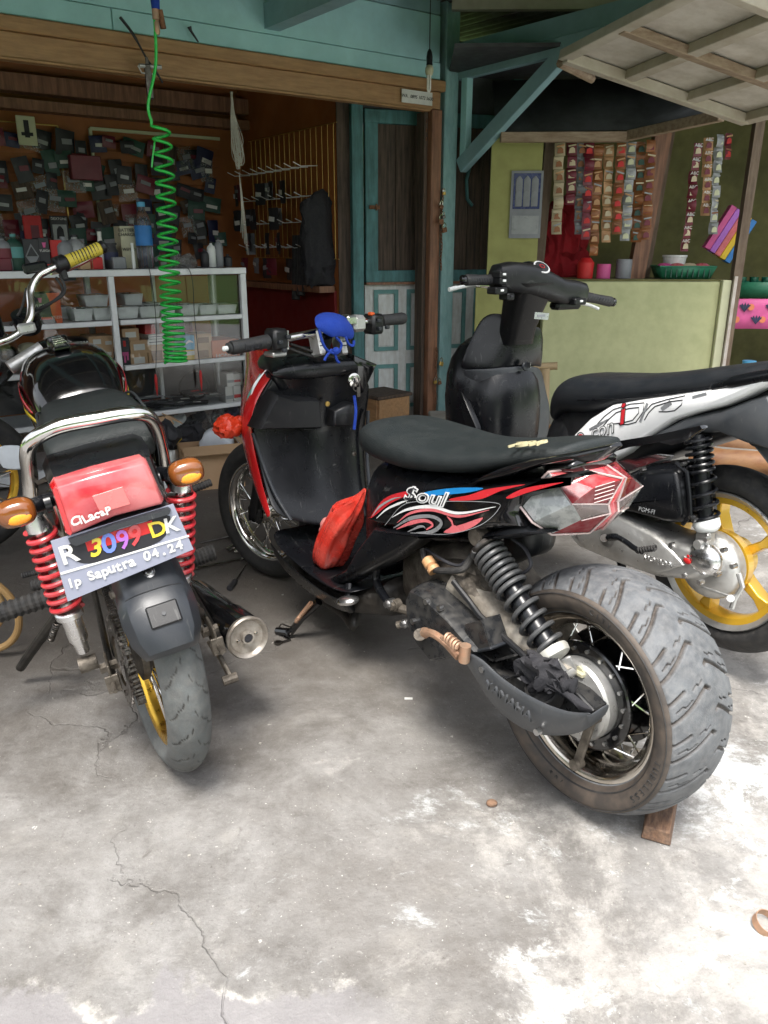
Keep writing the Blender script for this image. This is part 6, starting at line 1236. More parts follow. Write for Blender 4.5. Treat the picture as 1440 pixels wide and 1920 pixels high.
loop += [V(.2, .083, .2), V(.4, .083, .28), V(.52, .083, .325), V(.545, .083, .355), V(.52, .083, .385), V(.4, .083, .40), V(.2, .083, .397)]
q_ = []; L_ = 0
P_ = [Vector(p) for p in loop]+[loop[0]]
for a, b in zip(P_, P_[1:]):
    n = max(1, int((b-a).length/.0035)); q_ += [a.lerp(b, i/n) for i in range(n)]
ch = M(); step = 3.6; i = 0; k = 0
while i < len(q_)-4:
    a, b = q_[int(i)], q_[int(i)+3]; w = .018 if k % 2 else .011
    d = (b-a).normalized(); rot = Matrix((d, V(0, 1, 0), d.cross(V(0, 1, 0)))).transposed()
    for sy in (-w/2, w/2): ch.box((a+b)/2+V(0, sy, 0), (.0165, .0022, .009), rot, b=.002)
    ch.cyl(a+V(0, -.009, 0), a+V(0, .009, 0), .0042, 7); i += step; k += 1
part('drive_chain', ch, MT['steel'], lb, ang=30)
for s in (1, -1): part('swingarm', M().beam((-.04, .126*s, .27), (.5, .11*s, .33), .014, .03, ch=.004), MT['frame_black'], lb)
for s in (1, -1):
    ad = M()
    y = .128*s if s > 0 else -.112
    ad.box((-.045, y, .31), (.075, .006, .05), b=.002).box((-.08, y, .29), (.006, .03, .04), b=.002).box((-.045, y, .268), (.075, .03, .006), b=.002).cyl((-.12, y, .29), (-.05, y, .29), .005, 8).cyl((0, y-.02, .29), (0, y+.02, .29), .013, 6)
    part('chain_adjuster', ad, MT['cast_dirty'], lb)
part('brake_arm', M().beam((0, -.11, .26), (-.09, -.12, .20), .01, .02, ch=.002).cyl((-.09, -.135, .2), (-.09, -.1, .2), .012, 10).beam((.02, -.115, .24), (.4, -.13, .22), .008, .008), MT['cast_dirty'], lb)
# shocks
for s, yy in ((1, .148), (-1, -.12)):
    if s > 0: t, l = Q(72, 985, x=.0), Q(127, 1143, x=.0)
    else: t = V(0.0, -.135, .66); l = Q(335, 1078, x=0)
    t = V(t.x, t.y, t.z); ax_ = (l-t).normalized(); bt = V(.0, l.y*.98, .315)
    sk = part('rear_shock', M().cyl(t, t.lerp(l, .95), .0125, 16).lathe([(.026, 0), (.030, .004), (.030, .016), (.022, .02), (.021, .075), (.016, .085), (.014, .11)], l, bt-l, 24), MT['alloy_bright'], lb)
    part('spring', M().spring(t.lerp(l, .05), l, .0285, .0058, 9.5, 20, 8, .031), MT['spring_red'], sk)
    part('shock_cap', M().lathe([(.012, -.035), (.02, -.03), (.026, -.004), (.026, .004), (.02, .006)], t.lerp(l, .03), ax_, 24), MT['alloy_bright'], sk)
    part('lower_eye', M().cyl(bt+V(0, -.02, 0), bt+V(0, .02, 0), .018, 16), MT['cast_dirty'], sk)
# rear fender
def arc(a, Ro, w, lip=.03, n=9, ax0=(0, .29)):
    out = []
    a = radians(a)
    for k in range(n):
        t = k/(n-1)*2-1; r = Ro-lip*abs(t)**5-.008*t*t; out.append(V(ax0[0]-r*sin(a), w*t, ax0[1]+r*cos(a)))
    return out
part('rear_fender', M().grid([arc(a, r-.012, w*.92) for a, r, w in ((-30, .32, .055), (-8, .335, .06), (8, .345, .066), (20, .352, .070), (32, .354, .075), (42, .354, .078), (44, .360, .08), (50, .362, .081), (58, .358, .076), (63, .352, .062), (65, .34, .055))]), MT['grey_plastic'], lb, solid=.005, ang=28, bevel=.003)
part('fender_seam', M().tube([p*1.0 for p in arc(43, .346, .072)], .0025, 6), MT['black_plastic'], lb)
def onf(a, Ro, y): a = radians(a); return V(-Ro*sin(a), y, .29+Ro*cos(a))
rr3 = Matrix.Rotation(-radians(52), 3, 'Y')
part('fender_pad', M().box(onf(52, .3505, -.005), (.046, .062, .008), rr3, b=.003), MT['black_plastic'], lb); part('dimple', M().cyl(onf(52, .354, -.005), onf(52, .357, -.005), .004, 10), MT['grey_plastic'], lb)
part('fender_bolt', M().lathe([(.012, 0), (.012, .003), (.007, .004), (.006, .008), (.001, .009)], onf(36, .342, -.005), onf(36, 1.4, 0)-onf(36, .352, 0), 18), MT['alloy_bright'], lb)
part('fender_bolt', M().lathe([(.01, 0), (.008, .006), (.001, .006)], onf(38, .324, .072), (-.3, 1, 0), 12), MT['cast_dirty'], lb)
# licence plate
XP = -.225
pl = part('licence_plate', M().loft([[Q(95, 1015, x=XP), Q(325, 945, x=XP), Q(363, 1030, x=XP), Q(127, 1128, x=XP)], [p+V(.0025, 0, 0) for p in (Q(95, 1015, x=XP), Q(325, 945, x=XP), Q(363, 1030, x=XP), Q(127, 1128, x=XP))]]), MT['plate_grey'], lb)
pr0, pr1 = Q(110, 1072, x=XP), Q(344, 988, x=XP); dr_ = (pr1-pr0).normalized(); du_ = V(0, 0, 1)
def pt_(s, px, py, size, mtn, dx=.0015, sx=1.0):
    if len(s) == 1: a_ = R.uniform(-.16, .16); r_ = Matrix.Rotation(a_, 3, 'X'); return text(s, size*R.uniform(.92, 1.1), Q(px, py, x=XP)+V(-dx, 0, 0), r_ @ dr_, r_ @ du_, MT[mtn], pl, sx=sx*R.uniform(.85, 1.05), off=R.uniform(.0006, .0014), shear=R.uniform(-.05, .3))
    x = -len(s)/2+.5
    for c in s:
        if c != ' ': a_ = R.uniform(-.14, .14); r_ = Matrix.Rotation(a_, 3, 'X'); text(c, size*R.uniform(.9, 1.15), Q(px, py, x=XP)+V(-dx, 0, 0)+dr_*x*size*(.5 if len(s) > 6 else .62)+du_*R.uniform(-.0015, .0015), r_ @ dr_, r_ @ du_, MT[mtn], pl, sx=sx, off=.0008)
        x += 1
def poly_x(pts, x, dx, mtn, nm, par, k=0): return part(nm, pillow_x(M(), face(Lf, pts, x), x, x-dx, ins=.0003, steps=1, k=k), MT[mtn], par, ang=0)
poly_x([(124, 1025), (160, 1010), (230, 995), (310, 965), (318, 985), (300, 1015), (240, 1038), (180, 1055), (150, 1055), (133, 1043)], XP, .0008, 'ink', 'painted_patch', pl, 3)
poly_x([(158, 1012), (285, 975), (286, 998), (165, 1034)], XP, .0012, 'print_red', 'painted_patch', pl)
poly_x([(113, 1074), (354, 1003), (355, 1006), (114, 1078)], XP, .0012, 'paper', 'painted_line', pl)
for s, x, y, mtn in (('R', 128, 1040, 'paper'), ('3', 177, 1028, 'd_yellow'), ('0', 203, 1020, 'd_violetblue'), ('9', 230, 1013, 'd_purple'), ('9', 250, 1006, 'd_red'), ('D', 296, 992, 'd_yellow'), ('K', 320, 985, 'paper')): pt_(s, x, y, .042 if s in 'DK' else .052, mtn, .002)
pt_('04.24', 306, 1033, .026, 'paper', sx=1.05); pt_('Ip Saputra', 190, 1073, .026, 'paper', sx=1.0)
# tail lamp
ho = [(84, 896), (92, 876), (175, 852), (262, 832), (280, 838), (321, 945), (314, 960), (225, 985), (140, 1020), (126, 1012)]
part('lamp_housing', pillow_x(M(), face(Lf, ho, -.14), -.04, -.195, ins=.012, steps=3), MT['black_satin'], lb, ang=50)
le = [(94, 914), (102, 901), (180, 878), (264, 857), (276, 862), (309, 934), (304, 945), (215, 968), (132, 1003), (122, 998)]
ln = part('tail_lens', pillow_x(M(), face(Lf, le, -.21), -.185, -.232, ins=.012, steps=4), MT['lens_red'], lb, ang=50, label='large faded red tail light lens')
part('lens_side', pillow_x(M(), face(Lf, [(94, 914), (102, 904), (107, 908), (137, 996), (132, 1003), (122, 998)], -.222), -.2, -.2345, ins=.003, steps=2), MT['lens_red_core'], ln)
part('lower_bezel', pillow_x(M(), face(Lf, [(124, 1004), (215, 972), (312, 944), (319, 949), (316, 960), (225, 986), (140, 1020), (128, 1014)], -.21), -.19, -.235, ins=.004, steps=2), MT['grey_plastic'], lb, ang=40)
part('inner_reflector', pillow_x(M(), face(Lf, [(172, 930), (230, 912), (245, 945), (188, 962)], -.232), -.2315, -.2335, ins=.001, steps=1), MT['lens_patch'], ln)
for k, c in enumerate('CiLacaP'): a_ = R.uniform(-.2, .2); r_ = Matrix.Rotation(a_, 3, 'X'); text(c, .022*R.uniform(.85, 1.15), Q(139+10.5*k, 980-3.6*k+R.uniform(-2, 2), x=-.238), r_ @ dr_, (0, 0, 1), MT['paper'], ln, shear=R.uniform(-.1, .3), off=.0006)
for (a, b) in ((30, 960), (348, 884)):
    c_ = Q(a, b, x=-.16); sgn = 1 if c_.y > 0 else -1
    rings = []
    for dx, w, h in ((.035, .011, .011), (.03, .023, .018), (.015, .032, .025), (0, .036, .028)): rings.append([c_+V(dx, w*math.copysign(abs(cos(t))**.75, cos(t)), h*math.copysign(abs(sin(t))**.75, sin(t))) for t in [2*pi*k/24 for k in range(24)]])
    ti = part('turn_signal', M().loft(rings), MT['black_satin'] if sgn < 0 else MT['black_satin'], lb, ang=60)
    rings = []
    for dx, w, h in ((0, .035, .027), (-.012, .035, .027), (-.024, .029, .021), (-.028, .018, .012)): rings.append([c_+V(dx, w*math.copysign(abs(cos(t))**.75, cos(t)), h*math.copysign(abs(sin(t))**.75, sin(t))) for t in [2*pi*k/24 for k in range(24)]])
    part('amber_lens', M().loft(rings), MT['lens_amber'], ti, ang=50)
    part('bulb_grid', M().sph(c_+V(-.0235, -.002, -.007), .024, 20, (.28, 1, .5)), MT['amber_core'], ti)
    part('stalk', M().cyl(c_+V(.01, -.03*sgn, 0), V(-.11, .085*sgn, c_.z-.005), .015, 14).lathe([(.018, 0), (.018, .012)], c_+V(0, -.052*sgn, 0), (0, -sgn, 0), 16), MT['black_satin'], ti)
# grab rail, seat
rp = [Q(58, 945, x=.0), Q(56, 895, x=-.03), Q(52, 850, x=-.08), Q(64, 824, x=-.10), Q(110, 800, x=-.115), Q(180, 786, x=-.12), Q(240, 776, x=-.115), Q(272, 778, x=-.10), Q(290, 800, x=-.07), Q(302, 845, x=-.02), Q(308, 880, x=.0)]
part('grab_rail', M().tube(cr(rp, 7), .0155, 18), MT['chrome'], lb, ang=80)
part('rail_bracket', M().tube([Q(55, 895, x=-.02), Q(66, 898, x=-.04), Q(72, 905, x=-.05), Q(88, 897, x=-.06)], .005, 6), MT['cast_dirty'], lb)
part('rail_bracket', M().tube([Q(278, 838, x=-.02), Q(285, 846, x=-.03), Q(290, 838, x=-.02)], .005, 6), MT['cast_dirty'], lb)
part('rail_bolt', M().lathe([(.01, 0), (.012, .01), (.008, .02)], Q(305, 885, x=-.01), (0, -1, 0), 12), MT['alloy_bright'], lb)
part('seat', M().body([(-.045, .765, .80, .09), (-.03, .75, .826, .106), (.03, .74, .842, .113), (.14, .735, .848, .115), (.26, .73, .848, .112), (.38, .73, .838, .106), (.47, .73, .825, .098), (.53, .73, .79, .07)], e=4.2, n=32, sub=5), MT['seat_vinyl'], lb, ang=60)
part('seat_piping', M().tube(cr([V(.43, .085, .80), V(.25, .108, .842), V(.05, .11, .84)], 6), .003, 6).tube(cr([V(.43, -.085, .80), V(.25, -.108, .842), V(.05, -.11, .84)], 6), .003, 6), MT['grey_plastic'], lb)
part('tail_hull', M().body([(-.08, .70, .75, .085), (0, .62, .755, .1), (.25, .58, .75, .1), (.45, .55, .75, .1)], e=3.5), MT['black_gloss'], lb, ang=50)
part('rear_subframe', M().tube([V(.02, .12, .66), V(.25, .12, .70), V(.5, .1, .7)], .012, 10).tube([V(.02, -.12, .66), V(.25, -.12, .70), V(.5, -.1, .7)], .012, 10).tube([V(-.02, .125, .73), V(.03, .13, .62), V(.35, .1, .42)], .011, 10), MT['chrome_worn'], lb)
part('fuel_tank', M().body([(.42, .70, .79, .085), (.48, .68, .865, .112), (.6, .66, .915, .132), (.74, .66, .925, .135), (.86, .68, .91, .115), (.95, .74, .86, .06)], e=2.9, n=32, sub=5), MT['black_gloss'], lb, ang=80)
tk = part('tank_trim', M().box((.72, 0, .93), (.2, .045, .012), b=.004), MT['black_gloss'], lb)
for k in range(4): part('trim_line', M().box((.64+.05*k, 0, .944), (.012, .034-.003*k, .004), b=.001), MT['chrome'], tk)
part('fuel_cap', M().lathe([(.03, 0), (.03, .02), (.026, .026), (.001, .028)], V(.84, 0, .915), (0, 0, 1), 24), MT['black_gloss'], lb)
for s in (1, -1):
    for pts, ws, mtn, o in (([(.95, .80), (.8, .82), (.62, .83), (.5, .80)], [.01, .05, .05, .004], 'd_red', .0), ([(.88, .78), (.7, .79), (.55, .79), (.46, .765)], [.002, .014, .018, .002], 'd_yellow', .001)):
        rws = []
        for (x, z) in cr(pts, 6):
            k = len(rws)/18; w = ws[0]*(1-k)**2+ws[1]*2*k*(1-k)+ws[2]*k*(1-k)+.004
            yw = .135*min(1, max(.1, 1-abs((x-.68)/.33)**3.2)); rws.append([V(x, s*(yw+.0045-max(0, zz-.84)*.35), zz) for zz in (z-w/2, z, z+w/2)])
        part('tank_stripe', M().grid(rws), MT[mtn], lb, ang=60, solid=.001)
part('side_cover', M().body([(.12, .45, .62, .115), (.25, .42, .66, .125), (.42, .42, .68, .12), (.48, .5, .66, .1)], e=4), MT['black_satin'], lb)
part('engine', M().body([(.4, .26, .45, .1), (.55, .22, .5, .13), (.75, .22, .48, .12), (.85, .3, .6, .07)], e=3.5), MT['cast_dirty'], lb)
for k in range(7): part('cooling_fin', M().box((.86, 0, .36+.03*k), (.13, .17, .008), b=.002), MT['cast_dirty'], lb)
part('frame', M().tube([V(.95, 0, .85), V(.98, 0, .5), V(.85, 0, .24), V(.4, 0, .22)], .016, 10), MT['frame_black'], lb)
part('fork', M().cyl((1.0, .085, .86), (1.24, .085, .30), .02, 14).cyl((1.0, -.085, .86), (1.24, -.085, .30), .02, 14).tube([Q(18, 690, x=.86), Q(78, 652, x=.88)], .02, 12), MT['alloy'], lb)
fw2 = part('front_wheel', rim_m(.212, .05, drop=.014), MT['gold'], lb, ang=50); fw2.location = (1.25, 0, .29); fw2.rotation_euler = (0, 0, radians(25)); spokes(fw2, .04, .2, .025, 36)
part('tyre', tyre_mesh('tyre', .286, .085, .215, .05, .022, 'tread_worn', 120, 20), None, fw2); part('hub', M().lathe([(.012, -.05), (.05, -.04), (.05, .04), (.012, .05)], n=24), MT['cast_dirty'], fw2)
part('front_fender', M().grid([arc(a, .31, .055, .02, 7, (1.25, .29)) for a in (-50, -30, -10, 10, 30, 50)]), MT['black_gloss'], lb, sub=1, solid=.003)
hd2 = part('headlight', M().sph((1.12, .02, .82), .09, 20, (.8, 1, 1)), MT['black_gloss'], lb)
for dy in (.07, -.04): q = V(.98, dy+.1, 1.0); part('gauge', M().lathe([(.03, -.05), (.04, -.03), (.042, .012), (.036, .014), (.001, .013)], q, (-.4, 0, 1), 22), MT['black_satin'], lb)
bp_ = [Q(190, 464, x=1.0), Q(125, 491, x=.97), Q(98, 503, x=.955), Q(72, 518, x=.95), Q(57, 545, x=.93), Q(58, 580, x=.90), Q(52, 605, x=.88), Q(35, 625, x=.87), Q(5, 640, x=.87)]
lp = bp_[-1]; bp_ += [lp+V(0, .08, 0), lp+V(.02, .11, .07), lp+V(.0, .16, .13), lp+V(-.05, .3, .13)]
hb2 = part('handlebar', M().tube(cr(bp_, 6), .0115, 14), MT['chrome'], lb)
g0, g1 = Q(188, 465, x=1.0), Q(125, 491, x=.97); e_ = (g1-g0).normalized()
part('grip', M().tube([g0, g0+e_*.004, g0.lerp(g1, .5), g1], [.016, .02, .0185, .02], 20), MT['yellow_grip'], hb2, label='yellow and black patterned grip')
sp2 = M()
for s_ in range(9):
    pts = []
    for k in range(7): f = .06+.09*s_+.012*k; th = -1.0+.5*k; pts.append(g0+e_*(g1-g0).length*f+(V(-1, 0, 0)*cos(th)+V(0, 0, 1)*sin(th))*.0192)
    sp2.tube(pts, .0018, 5)
part('grip_pattern', sp2, MT['ink'], hb2)
part('bar_end', M().lathe([(.02, 0), (.02, .012), (.014, .018), (.001, .02)], g0, -e_, 18), MT['black_plastic'], hb2)
part('throttle_housing', M().lathe([(.021, 0), (.026, .006), (.026, .035), (.018, .04)], g1, e_, 20).box(g1+e_*.02+V(-.01, 0, -.03), (.02, .02, .035), b=.005), MT['black_plastic'], hb2)
part('master_cylinder', M().box(Q(68, 508, x=.97)+V(0, 0, .01), (.05, .07, .03), b=.006), MT['black_satin'], hb2); part('lever', M().tube(cr([Q(95, 512, x=1.0), Q(130, 505, x=1.05), Q(180, 480, x=1.08)], 4), .006, 8), MT['chrome_worn'], hb2)
part('clamp', M().box(Q(50, 615, x=.87), (.04, .05, .03), b=.006), MT['alloy'], hb2)
for pts in ([(105, 520, .97), (118, 545, .95), (100, 565, .93), (65, 590, .95)], [(50, 540, .96), (40, 580, .96), (20, 610, .98)], [(112, 515, .96), (122, 540, .94), (112, 558, .92), (70, 580, .94)]): part('cable', M().tube(cr([Q(a, b, x=x) for a, b, x in pts], 5), .0042, 6), MT['rubber'], hb2)
# muffler, pegs, stand
me_, mf_ = Q(465, 1196, x=-.05), Q(352, 1105, x=.35)
d_ = (mf_-me_).normalized()
mu = part('muffler', M().lathe([(.040, .03), (.049, .012), (.0505, .02), (.0505, .11), (.045, .112), (.045, .34), (.03, .40), (.022, .47), (.02, .5)], me_, d_, 36), MT['black_gloss'], lb, ang=30)
part('end_ring', M().lathe([(.0515, .012), (.0535, .0), (.050, -.005), (.045, -.002), (.041, .006), (.016, .008), (.015, -.004), (.011, -.004), (.011, .03), (.001, .03)], me_, d_, 40), MT['ring_cream'], mu, ang=40)
part('tail_bore', M().lathe([(.0095, -.003), (.0095, .02), (.0005, .02)], me_, d_, 16), MT['ink'], mu)
perp = d_.cross(V(0, 0, 1)).normalized()
for s in (-1, 1): part('rivet', M().sph(me_+d_*.006+perp*.024*s, .005, 8), MT['chrome_worn'], mu)
part('muffler_bracket', M().box(me_+d_*.2+V(0, .045, .02), (.06, .02, .06), b=.006).cyl(Q(360, 1142, x=.05), Q(372, 1150, x=.08), .016, 12), MT['cast_dirty'], mu)
part('exhaust_pipe', M().tube(cr([me_+d_*.48, me_+d_*.6, V(.8, -.14, .2), V(.95, -.08, .3), V(.9, -.05, .48)], 6), .018, 12), MT['chrome_worn'], mu)
def rubber_peg(a, b, r, nm, ribs=12, mtn='rubber', br=None):
    d = (b-a); pr_ = []
    for i in range(ribs*2+1): pr_.append((r*(1 if i % 2 else .84), d.length*i/(ribs*2)))
    o = part(nm, M().lathe(pr_, a, d, 14), MT[mtn], lb, ang=20)
    if br is not None: part('peg_bracket', M().tube([a, br], .009, 8), MT['chrome_worn'], o)
    return o
rubber_peg(Q(92, 1120, x=.25), Q(-60, 1168, x=.25), .025, 'foot_peg', br=Q(125, 1105, x=.25)); rubber_peg(Q(118, 1085, x=.40), Q(60, 1098, x=.42), .017, 'foot_peg', 8, br=Q(135, 1080, x=.4)); rubber_peg(Q(72, 1072, x=.55), Q(40, 1080, x=.55), .009, 'gear_pedal', 7, br=Q(95, 1078, x=.45))
rubber_peg(Q(340, 1056, x=.28), Q(402, 1034, x=.28), .024, 'foot_peg', 9, br=Q(325, 1062, x=.25)); rubber_peg(Q(345, 924, x=.55), Q(396, 904, x=.55), .0125, 'kick_pedal', 9, br=Q(338, 960, x=.5))
part('side_stand', M().tube([Q(112, 1150, x=.35), Q(70, 1205, x=.42), Q(38, 1252, x=.48)], [.017, .014, .013], 10), MT['frame_black'], lb); part('stand_spring', M().spring(Q(108, 1165, x=.34), Q(95, 1200, x=.38), .008, .002, 10), MT['steel'], lb)
# ================================================================ another motorcycle cut by the left edge
GF = Frame(tuple(wp(-95, 1055, 2.75)*1.0), -8); GF.o.z = 0; GF.m = Matrix.Translation(GF.o) @ Matrix(((GF.f.x, GF.l.x, 0, 0), (GF.f.y, GF.l.y, 0, 0), (0, 0, 1, 0), (0, 0, 0, 1)))
gm = thing('motorcycle', 'red and black motorcycle with golden spoked wheel, mostly outside the left edge', 'motorcycle', GF)
gw = part('wheel', rim_m(.2, .05, drop=.014), MT['gold'], gm); gw.location = (.1, -.05, .33); gw.rotation_euler = (0, 0, radians(-55)); spokes(gw, .04, .185, .025, 36)
part('tyre', tyre_mesh('tyre', .285, .085, .203, .05, .022, 'rubber', 120, 20), None, gw); part('hub', M().lathe([(.012, -.05), (.05, -.04), (.05, .04), (.012, .05)], n=24), MT['black_satin'], gw)
part('fork', M().cyl((.12, .02, .33), (.2, .0, .95), .02, 12).cyl((.2, -.14, .33), (.28, -.12, .95), .02, 12), MT['black_satin'], gm)
part('front_fender', M().sph((.12, -.05, .60), .14, 14, (1.2, .6, .4)), MT['red_paint'], gm); part('fairing', M().body([(.15, .66, .86, .1), (.3, .62, .95, .16), (.6, .6, .9, .15), (.9, .62, .8, .1)], e=2.4), MT['black_gloss'], gm)
part('side_fairing', M().box((.25, -.13, .75), (.22, .04, .1), Matrix.Rotation(.3, 3, 'Y'), b=.01), MT['red_paint'], gm)
solo('white_mask', M().grid([[V(x*.05, 0, z*.045)+V(0, .008*sin(3*x+z), .0) for x in range(-1, 2)] for z in range(-1, 2)]), MT['mask_white'], 'white cloth mask hanging at the left edge behind the grab rail', 'mask', m4=Matrix.Translation(wp(24, 858, 2.6)), sub=1, solid=.002)
hoop = thing('hose_loop', 'brown rubber hose loop standing on the floor at the left edge', 'hose', m=Matrix.Translation(wp(-40, 1150, 2.1)))
part('loop', M().tube([V(.115*cos(t), -.02*sin(t), .13*sin(t)) for t in [2*pi*k/40 for k in range(40)]], .011, 10, closed=True), MT['hoop'], hoop)
part('loop', M().tube([V(.08*cos(t)-.02, .03, .09*sin(t)+.01) for t in [2*pi*k/30 for k in range(30)]], .007, 8, closed=True), MT['hoop'], hoop)
# ================================================================ white scooter on the right
H = Frame((.974, 2.066, 0), -31)
hs_ = thing('scooter', 'white and black scooter with golden alloy rear wheel and silver engine case', 'scooter', H)
def G(px, py, **k): return H.at(px, py, **k)
hw_ = part('rear_wheel', M().lathe([(.196, .045), (.199, .04), (.19, .034), (.178, .02), (.176, -.02), (.19, -.034), (.199, -.04), (.196, -.045), (.186, -.036), (.171, -.02), (.171, .02), (.184, .036)], n=72, closed=True), MT['alloy'], hs_, ang=50, label='rear wheel with golden spokes and silver lip'); hw_.location = (0, 0, .345)
gr = M(); gr.lathe([(.184, .034), (.172, .02), (.17, -.02), (.184, -.034), (.165, -.03), (.16, -.016), (.16, .016), (.165, .03)], n=72, closed=True)
part('gold_ring', gr, MT['gold_paint'], hw_, ang=50)
for i in range(5):
    a_ = 2*pi*i/5+.35; r3 = Matrix.Rotation(a_, 3, 'Y'); m_ = M()
    m_.loft([[r3 @ V(x*w, y*.022, z) for x, y in ((-1, -1), (1, -1), (1, 1), (-1, 1))] for z, w in ((.03, .024), (.08, .014), (.13, .011), (.166, .022))])
    part('wheel_spoke', m_, MT['gold_paint'], hw_, bevel=.004)
part('hub', M().lathe([(.02, -.05), (.06, -.04), (.065, .0), (.09, .02), (.095, .05), (.085, .052)], n=40), MT['gold_paint'], hw_)
part('tyre', tyre_mesh('tyre', .268, .1, .199, .07, .026, 'rubber', 400, 48, [([(0, .042), (.02, .026), (.034, .024)], .0022), ([(.026, .03), (.042, .012), (.054, .01)], .0018)], 28, .003, .84), None, hw_)
ring_text('CITY DEMON', .233, .0515, .017, radians(-205), .06, 'rubber', hw_)
part('engine_case', M().pillow(H.side([(1075, 1000), (1100, 985), (1150, 962), (1200, 975), (1255, 998), (1300, 1010), (1345, 1030), (1350, 1075), (1310, 1092), (1240, 1086), (1160, 1058), (1095, 1030)], .13), .06, .165, ins=.03, steps=6), MT['alloy'], hs_, ang=80, label='silver engine and belt case')
part('belt_cover', M().pillow(H.side([(1080, 998), (1105, 980), (1160, 965), (1230, 1000), (1265, 1030), (1290, 1060), (1240, 1078), (1160, 1055), (1095, 1028)], .16), .14, .172, ins=.012, steps=3), MT['grey_plastic'] if False else MT['alloy'], hs_, ang=60)
part('drum_cover', M().lathe([(.095, .06), (.096, .085), (.088, .1), (.06, .115), (.03, .12), (.001, .121)], V(0, 0, .345), (0, 1, 0), 40), MT['alloy'], hs_, ang=40)
gq = G(1322, 1048, y=.14); part('gear_bulge', M().sph(gq, .048, 20, (1.1, .7, .95)), MT['alloy_bright'], hs_)
for a, b in ((1290, 1045), (1290, 1078), (1318, 1090), (1350, 1075), (1362, 1030), (1265, 1020), (1330, 1010), (1380, 1060)): q = G(a, b, y=.15); part('case_bolt', M().cyl(q, q+V(0, .018, 0), .007, 8), MT['alloy_bright'], hs_)
part('brake_arm', M().tube([G(1385, 1075, y=.15), G(1392, 1100, y=.15), G(1378, 1122, y=.15), G(1372, 1140, y=.15)], .007, 8).tube([G(1315, 1100, y=.14), G(1380, 1122, y=.15)], .004, 6).cyl(G(1370, 1122, y=.14), G(1370, 1122, y=.17), .01, 10), MT['alloy'], hs_)
part('red_mark', M().sph(G(1288, 1052, y=.171), .011, 10, (1.2, .25, .8)).sph(G(1290, 1043, y=.171), .005, 8, (1, .3, 1)), MT['print_red'], hs_)
t0, t1 = G(1210, 1045, y=.176), G(1262, 1060, y=.176); text('HONDA', .022, (t0+t1)/2+V(0, .004, 0), t1-t0, (0, 0, 1), MT['alloy_bright'], hs_, ext=.002, sx=1.2)
part('airbox', M().pillow(H.side([(1133, 948), (1150, 915), (1175, 885), (1205, 872), (1250, 868), (1280, 868), (1292, 880), (1300, 930), (1304, 965), (1292, 985), (1260, 985), (1200, 968), (1140, 958)], .14), .05, .175, ins=.028, steps=5), MT['black_satin'], hs_, ang=60)
part('airbox_rib', M().tube([G(1268, 868, y=.17), G(1288, 885, y=.176), G(1293, 930, y=.176), G(1295, 965, y=.176), G(1280, 983, y=.172)], .006, 8), MT['black_satin'], hs_)
for a, b in ((1281, 870), (1296, 970), (1205, 880), (1302, 975)): q = G(a, b, y=.176); part('airbox_screw', M().cyl(q+V(0, -.01, 0), q+V(0, .006, 0), .0055, 10), MT['screw'], hs_)
t0, t1 = G(1192, 953, y=.178), G(1232, 962, y=.178); text('PGM-FI', .019, (t0+t1)/2, t1-t0, (0, 0, 1), MT['d_grey'], hs_, shear=.2)
kk = part('kick_lever', M().tube(cr([G(1133, 1009, y=.2), G(1155, 1007, y=.205), G(1172, 1015, y=.205), G(1190, 1028, y=.21), G(1205, 1035, y=.21)], 4), [.011]*5+[.008]*12, 10), MT['black_satin'], hs_); part('pivot', M().cyl(G(1133, 1009, y=.17), G(1133, 1009, y=.215), .012, 14), MT['steel'], kk)
part('pedal_rubber', M().spring(G(1195, 1032, y=.21), G(1230, 1027, y=.21), .007, .003, 7), MT['rubber'], kk); part('boss_ring', M().lathe([(.03, 0), (.034, .003), (.03, .004)], G(1140, 1008, y=.168), (0, 1, 0), 24), MT['alloy'], kk)
s0, s1 = G(1308, 815, y=.135), G(1325, 985, y=.135)
hk = part('shock_absorber', M().cyl(s0, s1, .017, 16).cyl(s0.lerp(s1, .35), s1, .021, 18), MT['black_satin'], hs_)
part('spring', M().spring(s0, s0.lerp(s1, .4), .032, .005, 6, 20, 8), MT['black_satin'], hk); part('spring', M().spring(s0.lerp(s1, .4), s0.lerp(s1, .95), .033, .005, 4.2, 20, 8), MT['black_satin'], hk)
part('lower_collar', M().lathe([(.034, -.02), (.036, 0), (.03, .012), (.024, .016)], s1, s1-s0, 22), MT['tray_white'], hk); part('lower_fork', M().box(s1+V(0, 0, -.04), (.045, .03, .06), b=.006).cyl(s1+V(0, -.03, -.05), s1+V(0, .03, -.05), .013, 12), MT['alloy'], hk)
part('hull', M().body([(.62, .52, .70, .09), (.55, .46, .71, .12), (.4, .5, .74, .125), (.2, .60, .79, .125), (.0, .70, .86, .11), (-.15, .76, .9, .09), (-.3, .84, .93, .05)], e=3.2), MT['black_plastic'], hs_, ang=50)
spn = H.side([(1062, 835), (1080, 810), (1108, 782), (1148, 757), (1200, 748), (1260, 740), (1330, 730), (1400, 715), (1437, 700), (1470, 700), (1445, 720), (1400, 745), (1360, 762), (1310, 775), (1265, 790), (1215, 822), (1180, 850), (1140, 870), (1085, 890), (1055, 898), (1046, 880)], .14)
for s in (1, -1): part('side_panel', M().pillow(spn, .1*s, .15*s, ins=.012, steps=4), MT['white_paint'], hs_, ang=70, label='glossy white side panel with grey line graphics' if s > 0 else None)
hy = .1506
def hr(pts, ws, mtn, dy=0): part('graphic', M().ribbon([V(q.x, hy+dy, q.z) for q in (G(a, b, y=hy) for a, b in pts)], ws, (0, 1, 0), 2), MT[mtn], hs_, ang=0)
